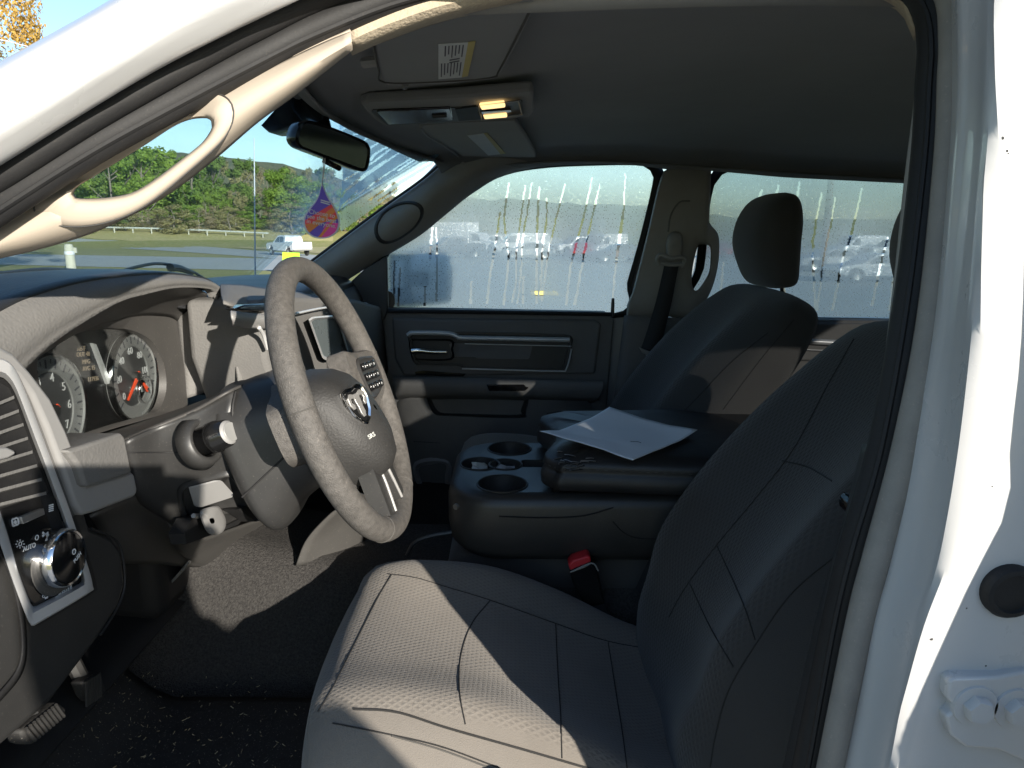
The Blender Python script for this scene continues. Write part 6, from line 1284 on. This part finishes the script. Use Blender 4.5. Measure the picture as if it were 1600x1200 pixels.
for k in range(30):
    px = -80 + k * 23 + rnd.uniform(-7, 7)
    if px < 95: continue
    kd = rnd.choice(['olive', 'bright', 'mid', 'brown'])
    plant(kd, px, 326 + rnd.uniform(-9, 7), rnd.uniform(116, 121), 'low ' + {'olive': 'olive', 'bright': 'bright green', 'mid': 'dark green', 'brown': 'brown'}[kd] + ' bush below the trees', 'bushes at the foot of the trees', wide=2.1).name = 'bush'
_by = {}
for px, c in PLANTED: _by.setdefault(c['label'], []).append((px, c))
_ord = ['leftmost', 'second from the left', 'third from the left', 'fourth from the left', 'fifth from the left', 'sixth from the left', 'seventh from the left']
for l_, v_ in _by.items():
    if len(v_) > 1:
        for k, (px, c) in enumerate(sorted(v_, key=lambda q: q[0])): c['label'] = l_ + ', ' + (_ord[k] if k < len(v_) - 1 else 'rightmost')
# the golden tree above the pillar
gt = bpy.data.objects.new('golden_tree', None); COL.objects.link(gt)
for nm, vf, m_ in (('crown', crown('gold', 31, 22000, .0062, .42, .42), LM['gold']), ('trunk', trunk(31, .2), M['bark'])):
    o = mk(nm, vf, m_, None, smooth=0); o.parent = gt
d = ray(-84, 60); hx = math.hypot(d.x, d.y); gt.location = (d.x / hx * 42, d.y / hx * 42, -1); gt.scale = (10.5, 10.5, 14.6)
setp(gt, 'golden leaved tree in the top left corner above the pillar', 'tree')
def far(px, dist, z): d = ray(px, 350); hx = math.hypot(d.x, d.y); return V((d.x / hx * dist, d.y / hx * dist, z))
pl_ = tube([PY(-160, 38, 26), PY(0, 62, 28), PY(45, 73, 29), PY(200, 112, 33), PY(420, 175, 42)], .018, 30, 5)
setp(mk('power_line', pl_, M['cardw'], None), 'pale overhead wire crossing the sky beside the golden tree', 'wire')
# ---- guard rail along the bank, marker post, lime board
gl_ = setp(mk('guard_rail', loft([[gp_(a, b) + V((0, 0, .9)) for a, b in [(-150, 360), (0, 362), (150, 364), (250, 366), (330, 369), (420, 373)]], [gp_(a, b) + V((0, 0, .68)) for a, b in [(-150, 360), (0, 362), (150, 364), (250, 366), (330, 369), (420, 373)]]], 60), M['asph'], None, thick=.05), 'pale guard rail along the far side of the highway', 'guard rail')
for k in range(20):
    a = -140 + 29 * k; b = 360 + max(0, (a - 0)) * .0255 + (max(0, a - 250)) * .01; p = gp_(a, b)
    mk('rail_post', prism([p + V((-.07, 0, -.1)), p + V((.07, 0, -.1)), p + V((.07, 0, .85)), p + V((-.07, 0, .85))], (0, .1, 0)), M['lot'], gl_, smooth=0)
pp = gp_(112, 424)
sz = (pp - EYE).length / FPX
po = setp(mk('marker_post', lathe(pp + V((0, 0, -.2)), (0, 0, 1), [(0, 0), (sz * 6.0, 0), (sz * 5.6, .2 + sz * 30), (sz * 4.6, .2 + sz * 35), (0, .2 + sz * 36)], 16), M['lot'], None, smooth=50), 'grey marker post standing in the grass before the road', 'post')
mk('post_band', lathe(pp + V((0, 0, sz * 22)), (0, 0, 1), [(sz * 6.2, 0), (sz * 6.4, sz * 2), (sz * 6.2, sz * 4), (0, sz * 4), (0, 0)], 16), M['cardw'], po)
mk('post_arm', prism([pp + V((sz * 5, 0, sz * 24)), pp + V((sz * 9, 0, sz * 24)), pp + V((sz * 9, 0, sz * 31)), pp + V((sz * 5, 0, sz * 31))], (0, .1, 0)), M['lot'], po)
M['lime'] = mat('lime_board', (.40, .75, .03), .6, var=(6, (.34, .66, .03)))
g0 = gp_(452, 428); dz_ = (g0 - EYE).length / FPX
lb_ = empty('yard_sign', g0, 'lime green sign board on short legs behind the steering wheel', 'sign'); WM[lb_.name] = Matrix.Translation(g0)
mk('board', prism([PY(441, 394, g0.y), PY(468, 395, g0.y), PY(468, 416, g0.y), PY(441, 416, g0.y)], (0, .05, 0)), M['lime'], lb_, smooth=0)
for a in (444, 465): mk('leg', tube([PY(a, 414, g0.y + .03), PY(a, 430, g0.y + .03)], .03, 3, 6), M['lot'], lb_)
# ---- vehicles : side profile bodies with wheels, windows, bumpers
M['carglass'] = mat('car_glass', (.03, .04, .045), .1, var=(2, (.05, .06, .065)))
M['tyre'] = mat('tyre', (.02, .02, .02), .85, var=(6, (.03, .03, .03)))
M['hub_m'] = mat('wheel_rim', (.45, .45, .44), .35, .6, var=(6, (.35, .35, .34)))
PAINT = {k: mat(k + '_car_paint', c, .3, coat=.5, var=(1.5, tuple(x * .9 for x in c))) for k, c in {'white': (.8, .81, .82), 'dark': (.03, .035, .045), 'red': (.32, .04, .04), 'blue': (.06, .14, .32), 'silver': (.45, .46, .47), 'yellow': (.7, .5, .08)}.items()}
def vehicle(kind, paint, name, loc, yaw, lab, cat, grp=None):
    """x along the car (front at -x), z up, built at the origin, then set down"""
    root = bpy.data.objects.new(name, None); COL.objects.link(root)
    def P_(nm, vf, m_, **k):
        o = mk(nm, vf, m_, None, **k); o.parent = root; return o
    def side(l, hw, inset=0): return prism([V((x, -hw, z)) for x, z in l], (0, 2 * hw, 0))
    if kind == 'pickup':
        body = [(-2.85, .55), (-2.9, .95), (-2.75, 1.12), (-1.35, 1.22), (1.05, 1.22), (1.10, 1.28), (2.85, 1.30), (2.88, .60), (2.5, .5), (2.3, .5), (2.25, .75), (2.0, .95), (1.7, .95), (1.45, .75), (1.4, .45), (-1.35, .45), (-1.4, .75), (-1.65, .95), (-1.95, .95), (-2.2, .75), (-2.25, .5)]
        P_('body', side(body, .98), paint, bevel=.06, seg=3, smooth=50)
        cab = [(-1.35, 1.2), (-.55, 1.84), (.0, 1.92), (.85, 1.90), (1.10, 1.75), (1.16, 1.2)]
        P_('cab', loft([[V((x, s * (.95 - .16 * max(0, (z - 1.2) / .7)), z)) for x, z in cab] for s in (-1, 1)], 20, None, smooth=False), paint, smooth=30)
        for s in (-1, 1): P_('cab_side', ([V((x, s * (.95 - .16 * max(0, (z - 1.2) / .7)), z)) for x, z in cab], [tuple(range(len(cab)))]), paint, smooth=0)
        wins = [[(-1.05, 1.25), (-.5, 1.70), (-.05, 1.78), (-.05, 1.25)], [(.05, 1.25), (.05, 1.78), (.72, 1.76), (.9, 1.25)]]
        P_('windscreen', ([V((-1.30, -.80, 1.26)), V((-1.30, .80, 1.26)), V((-.62, .72, 1.82)), V((-.62, -.72, 1.82))], [(0, 1, 2, 3)]), M['carglass'], smooth=0, thick=.03)
        wx = (-1.8, 1.85); extra = True
        P_('grille', prism([V((-2.91, -.55, .75)), V((-2.91, .55, .75)), V((-2.86, .55, 1.05)), V((-2.86, -.55, 1.05))], (-.03, 0, 0)), M['seal'], smooth=0)
        for s in (-1, 1): P_('headlight', prism([V((-2.9, s * .62, .86)), V((-2.9, s * .92, .86)), V((-2.84, s * .92, 1.06)), V((-2.84, s * .62, 1.06))], (-.04, 0, 0)), M['gloss'], smooth=0)
        P_('bumper', box((-2.9, 0, .62), (.18, 1.9, .24)), M['steel'], bevel=.05); P_('bumper', box((2.92, 0, .62), (.14, 1.9, .2)), M['steel'], bevel=.04)
        P_('cargo_bed', box((1.98, 0, 1.29), (1.6, 1.7, .06)), M['seal'], smooth=0)
        wall = lambda z: .955 - .16 * max(0, (z - 1.2) / .7)
    elif kind == 'van':
        body = [(-2.6, .5), (-2.7, .95), (-2.45, 1.2), (-1.85, 1.3), (-1.25, 2.1), (-.9, 2.25), (2.6, 2.25), (2.72, 2.0), (2.75, .55), (2.1, .5), (2.05, .75), (1.8, .92), (1.5, .92), (1.25, .75), (1.2, .42), (-1.2, .42), (-1.25, .75), (-1.5, .92), (-1.8, .92), (-2.05, .75), (-2.1, .5)]
        P_('body', side(body, .98), paint, bevel=.08, seg=3, smooth=50)
        wins = [[(-1.7, 1.35), (-1.2, 1.95), (-.7, 1.95), (-.7, 1.35)]]; wx = (-1.65, 1.65); wall = lambda z: .985
        P_('windscreen', ([V((-1.88, -.85, 1.33)), V((-1.88, .85, 1.33)), V((-1.30, .80, 2.10)), V((-1.30, -.80, 2.10))], [(0, 1, 2, 3)]), M['carglass'], smooth=0, thick=.03)
        P_('bumper', box((-2.7, 0, .6), (.15, 1.9, .25)), M['seal'], bevel=.04)
    elif kind == 'box':
        P_('cargo_box', side([(-1.2, .9), (-1.2, 3.3), (3.6, 3.3), (3.6, .9)], 1.2), paint, bevel=.04, smooth=40)
        P_('cab', side([(-3.1, .5), (-3.15, 1.2), (-2.8, 1.4), (-2.3, 2.2), (-1.3, 2.3), (-1.3, .5)], 1.0), paint, bevel=.07, seg=3, smooth=50)
        P_('chassis', box((.4, 0, .7), (6.0, .9, .3)), M['seal']); wins = [[(-2.55, 1.42), (-2.2, 2.05), (-1.55, 2.1), (-1.55, 1.42)]]; wx = (-2.3, 2.3); wall = lambda z: 1.005
        P_('roller_door', box((3.61, 0, 2.0), (.04, 2.1, 2.0)), M['silver'], smooth=0)
    else:
        body = [(-2.25, .42), (-2.32, .72), (-2.1, .88), (-1.1, .98), (-.4, 1.42), (.2, 1.5), (1.0, 1.46), (1.6, 1.1), (2.2, 1.02), (2.3, .6), (2.1, .4), (1.75, .4), (1.7, .62), (1.5, .75), (1.2, .75), (1.0, .62), (.95, .35), (-1.0, .35), (-1.05, .62), (-1.25, .75), (-1.55, .75), (-1.75, .62), (-1.8, .4)]
        P_('body', side(body, .88), paint, bevel=.07, seg=3, smooth=50)
        wins = [[(-.85, 1.0), (-.35, 1.35), (.15, 1.41), (.15, 1.0)], [(.22, 1.0), (.22, 1.41), (.95, 1.37), (1.3, 1.05)]]; wx = (-1.4, 1.35); wall = lambda z: .883
        P_('bumper', box((-2.28, 0, .5), (.12, 1.6, .18)), M['seal'], bevel=.03)
    for l in wins:
        for s in (-1, 1): P_('window', prism([V((x, s * (wall(z) + .004), z)) for x, z in l], (0, s * .012, 0)), M['carglass'], smooth=0)
    for x in wx:
        for s in (-1, 1):
            wh = P_('wheel', lathe(V((x, s * .80, .38)), (0, s, 0), [(0, 0), (.24, 0), (.36, .02), (.38, .06), (.38, .16), (.36, .2), (.24, .2), (.22, .17), (0, .17)], 22), M['tyre'], smooth=40)
            ri = mk('rim', lathe(V((x, s * .80, .38)), (0, s, 0), [(0, .215), (.05, .215), (.07, .185), (.20, .19), (.235, .21), (.235, .17), (0, .17)], 18), M['hub_m'], None, smooth=40); ri.parent = wh; ri.matrix_parent_inverse = WM[wh.name].inverted()
    root.location = loc; root.rotation_euler = (0, 0, yaw)
    setp(root, lab, cat, grp); return root
p = gp_(452, 399.5); p.z = hgt(p.x, p.y) + .03
dr = gp_(437, 399) - gp_(300, 390)
vehicle('pickup', PAINT['white'], 'pickup_truck', p, math.atan2(dr.y, dr.x) , 'white pickup driving along the far highway', 'pickup truck')
lotv = [('box', 'white', 'box_truck', 724, 78, 2.7, 'white box truck at the far left of the fogged passenger window', 'truck'), ('van', 'white', 'delivery_van', 815, 74, .12, 'long white van in the middle of the fogged passenger window', 'van'), ('car', 'silver', 'parked_car', 826, 64, .1, 'silver car parked in front of the long white van', 'car'),
        ('pickup', 'white', 'pickup_truck', 902, 76, .5, 'white pickup parked right of the long white van', 'pickup truck'), ('car', 'red', 'parked_car', 913, 66, 1.3, 'red car parked end on before the white pickup', 'car'), ('van', 'white', 'delivery_van', 944, 68, .9, 'white van near the rear edge of the passenger window', 'van'),
        ('pickup', 'dark', 'pickup_truck', 706, 66, .4, 'dark pickup behind the wing mirror', 'pickup truck'), ('pickup', 'silver', 'pickup_truck', 770, 90, .2, 'silver pickup farthest out in the passenger window', 'pickup truck'),
        ('car', 'dark', 'parked_car', 968, 60, .2, 'black car in the lot at the rear edge of the passenger window', 'car'), ('car', 'red', 'parked_car', 1128, 75, .9, 'red car seen between the far pillar and the headrest', 'car'),
        ('van', 'white', 'delivery_van', 1345, 80, .3, 'white van farthest out in the rear window', 'van'), ('car', 'silver', 'parked_car', 1300, 52, .1, 'silver car in the rear window beside the headrest', 'car'), ('car', 'white', 'parked_car', 1372, 42, .1, 'white car low at the pillar side of the rear window', 'car'), ('pickup', 'white', 'pickup_truck', 1400, 78, .2, 'white pickup far out beyond the low white car', 'pickup truck')]
for k, (a, b, dd) in enumerate(((850, 466, .0),)):
    q = gp_(a, b); q.z = hgt(q.x, q.y) + .05
    setp(mk('parking_curb', prism([q + V((-.35, 0, 0)), q + V((.35, 0, 0)), q + V((.32, .03, .10)), q + V((-.32, .03, .10))], (0, .16, 0)), M['laby'], None, bevel=.02), ('yellow parking curb low in the fogged passenger window',)[k], 'curb')
for kd, pa, nm, px, dist, yaw, lab, cat in lotv:
    q = far(px, dist, 0); q.z = hgt(q.x, q.y) + .05; vehicle(kd, PAINT[pa], nm, q, yaw, lab, cat)
q = far(1292, 45, -1); setp(mk('utility_pole', tube([q, q + V((0, 0, 6)), q + V((.05, 0, 9.5))], lambda t: .20 - .06 * t, 12, 10), M['bark'], None), 'wooden utility pole seen in the rear window', 'pole')
mk('cross_arm', box(q + V((0, 0, 8.6)), (2.0, .12, .14)), M['bark'], None); _c = bpy.data.objects['cross_arm']; _c.parent = bpy.data.objects['utility_pole']; _c.matrix_parent_inverse = WORLD_INV(_c.parent)
setp(mk('power_line', join(*[tube([far(560, 48, 11.5 + k), far(900, 46, 8.4 + .8 * k), far(1292, 45, 7.7 + .8 * k), far(1700, 60, 9.0)], .02, 30, 5) for k in range(2)]), M['seal'], None), 'pair of dark wires crossing behind the fogged side windows', 'wire')
# ================================================================ the person who stands at the open door (throws the shadow on the lower dash)
def skin(name, joints, edges, mat_, parent, sub=1):
    me = bpy.data.meshes.new(name); me.from_pydata([j[0] for j in joints], edges, []); o = bpy.data.objects.new(name, me); COL.objects.link(o)
    m = o.modifiers.new('k', 'SKIN'); lay = me.skin_vertices[0].data
    for i, j in enumerate(joints):
        r_ = j[1] if isinstance(j[1], tuple) else (j[1], j[1]); lay[i].radius = r_
    lay[0].use_root = True; s = o.modifiers.new('s', 'SUBSURF'); s.levels = s.render_levels = sub; me.materials.append(mat_)
    m.use_smooth_shade = True; o.parent = parent; o.matrix_parent_inverse = WORLD_INV(parent); return o
M['skin'] = mat('skin', (.45, .27, .19), .5, var=(20, (.40, .23, .16))); M['jacket'] = mat('dark_jacket', (.03, .035, .05), .8, var=(9, (.04, .045, .06))); M['jeans'] = mat('jeans', (.05, .07, .12), .85, var=(9, (.07, .09, .15))); M['hair'] = mat('hair', (.05, .03, .02), .6, var=(30, (.07, .045, .03)))
PYb = -.56
pe = empty('person', (.42, PYb, 0), 'person in a dark jacket and jeans standing outside the open door, shading the lower dash', 'person'); WM[pe.name] = Matrix.Translation((.42, PYb, 0))
X = .42
J = [((X, PYb, .92), (.15, .10)), ((X, PYb, 1.10), (.13, .10)), ((X, PYb, 1.29), (.16, .11)), ((X, PYb, 1.39), (.07, .065)), ((X, PYb + .02, 1.45), (.055, .055)), ((X - .01, PYb + .03, 1.54), (.075, .09)), ((X - .01, PYb + .02, 1.60), (.07, .085)),
     ((X + .19, PYb, 1.36), (.065, .065)), ((X + .20, PYb + .16, 1.16), (.046, .046)), ((.30, -.22, 1.34), (.036, .036)), ((.19, -.05, 1.485), (.022, .034)),
     ((X - .19, PYb, 1.36), (.06, .06)), ((X - .33, PYb + .14, 1.15), (.046, .046)), ((-.06, -.20, 1.34), (.036, .036)), ((-.075, -.05, 1.46), (.022, .034)),
     ((X + .10, PYb, .86), (.085, .09)), ((X + .11, PYb + .02, .47), (.06, .065)), ((X + .12, PYb - .02, .09), (.042, .045)), ((X + .13, PYb + .12, .04), (.04, .03)),
     ((X - .10, PYb, .86), (.085, .09)), ((X - .11, PYb + .02, .47), (.06, .065)), ((X - .12, PYb - .02, .09), (.042, .045)), ((X - .13, PYb + .12, .04), (.04, .03))]
E_ = [(0, 1), (1, 2), (2, 3), (3, 4), (4, 5), (5, 6), (2, 7), (7, 8), (8, 9), (9, 10), (2, 11), (11, 12), (12, 13), (13, 14), (0, 15), (15, 16), (16, 17), (17, 18), (0, 19), (19, 20), (20, 21), (21, 22)]
skin('body', J, E_, M['skin'], pe)
g = 1.14
def gr_(i, k): return (J[i][0], (J[i][1][0] * k, J[i][1][1] * k))
skin('jacket', [((X, PYb, .82), (.185, .14)), gr_(1, 1.2), gr_(2, 1.14), ((X, PYb, 1.38), (.085, .08)), gr_(7, 1.6), gr_(8, 1.4), gr_(9, 1.35), gr_(11, 1.65), gr_(12, 1.35), gr_(13, 1.3)], [(0, 1), (1, 2), (2, 3), (2, 4), (4, 5), (5, 6), (2, 7), (7, 8), (8, 9)], M['jacket'], pe)
skin('trousers', [((X, PYb, .91), (.165, .115)), gr_(15, 1.15), gr_(16, 1.25), gr_(17, 1.5), gr_(19, 1.15), gr_(20, 1.25), gr_(21, 1.5)], [(0, 1), (1, 2), (2, 3), (0, 4), (4, 5), (5, 6)], M['jeans'], pe)
mk('hair', loft([[V((X - .01 + .082 * s * cos(a), PYb + .005 + .10 * s * sin(a), z - .10)) for a in [2 * pi * k / 24 for k in range(25)]] for s, z in ((1.0, 1.60), (1.06, 1.66), (1.02, 1.71), (.8, 1.745), (.4, 1.758), (.05, 1.76))], 25), M['hair'], pe, smooth=180)
for s in (-1, 1): # fingers round the phone edges
    for k in range(4):
        b = V((.175, -.04, 1.515 - .009 * k)) if s > 0 else V((-.06, -.04, 1.485 - .009 * k))
        t_ = V((.134, -.008, 1.528 - .009 * k)) if s > 0 else V((-.016, -.012, 1.500 - .008 * k))
        mk('finger', tube([b, (b + t_) / 2 + V((s * .018, .012, .004)), t_ + V((s * .006, .004, 0)), t_ + V((-s * .012, .003, .002))], lambda t: .0085 - .002 * t, 14, 8), M['skin'], pe, smooth=180)
ph = mk('phone', box((.062, -.022, 1.517), (.150, .008, .074)), M['gloss'], None, bevel=.003); setp(ph, 'black phone held up sideways in the hands at the open door', 'phone')
for k, (x, z) in enumerate(((.004, 1.546), (.004, 1.522), (.020, 1.534))): mk('camera_lens', lathe(V((x, -.018, z)), (0, 1, 0), [(0, .003), (.006, .003), (.007, .0), (0, 0)], 16), M['chrome'], ph)
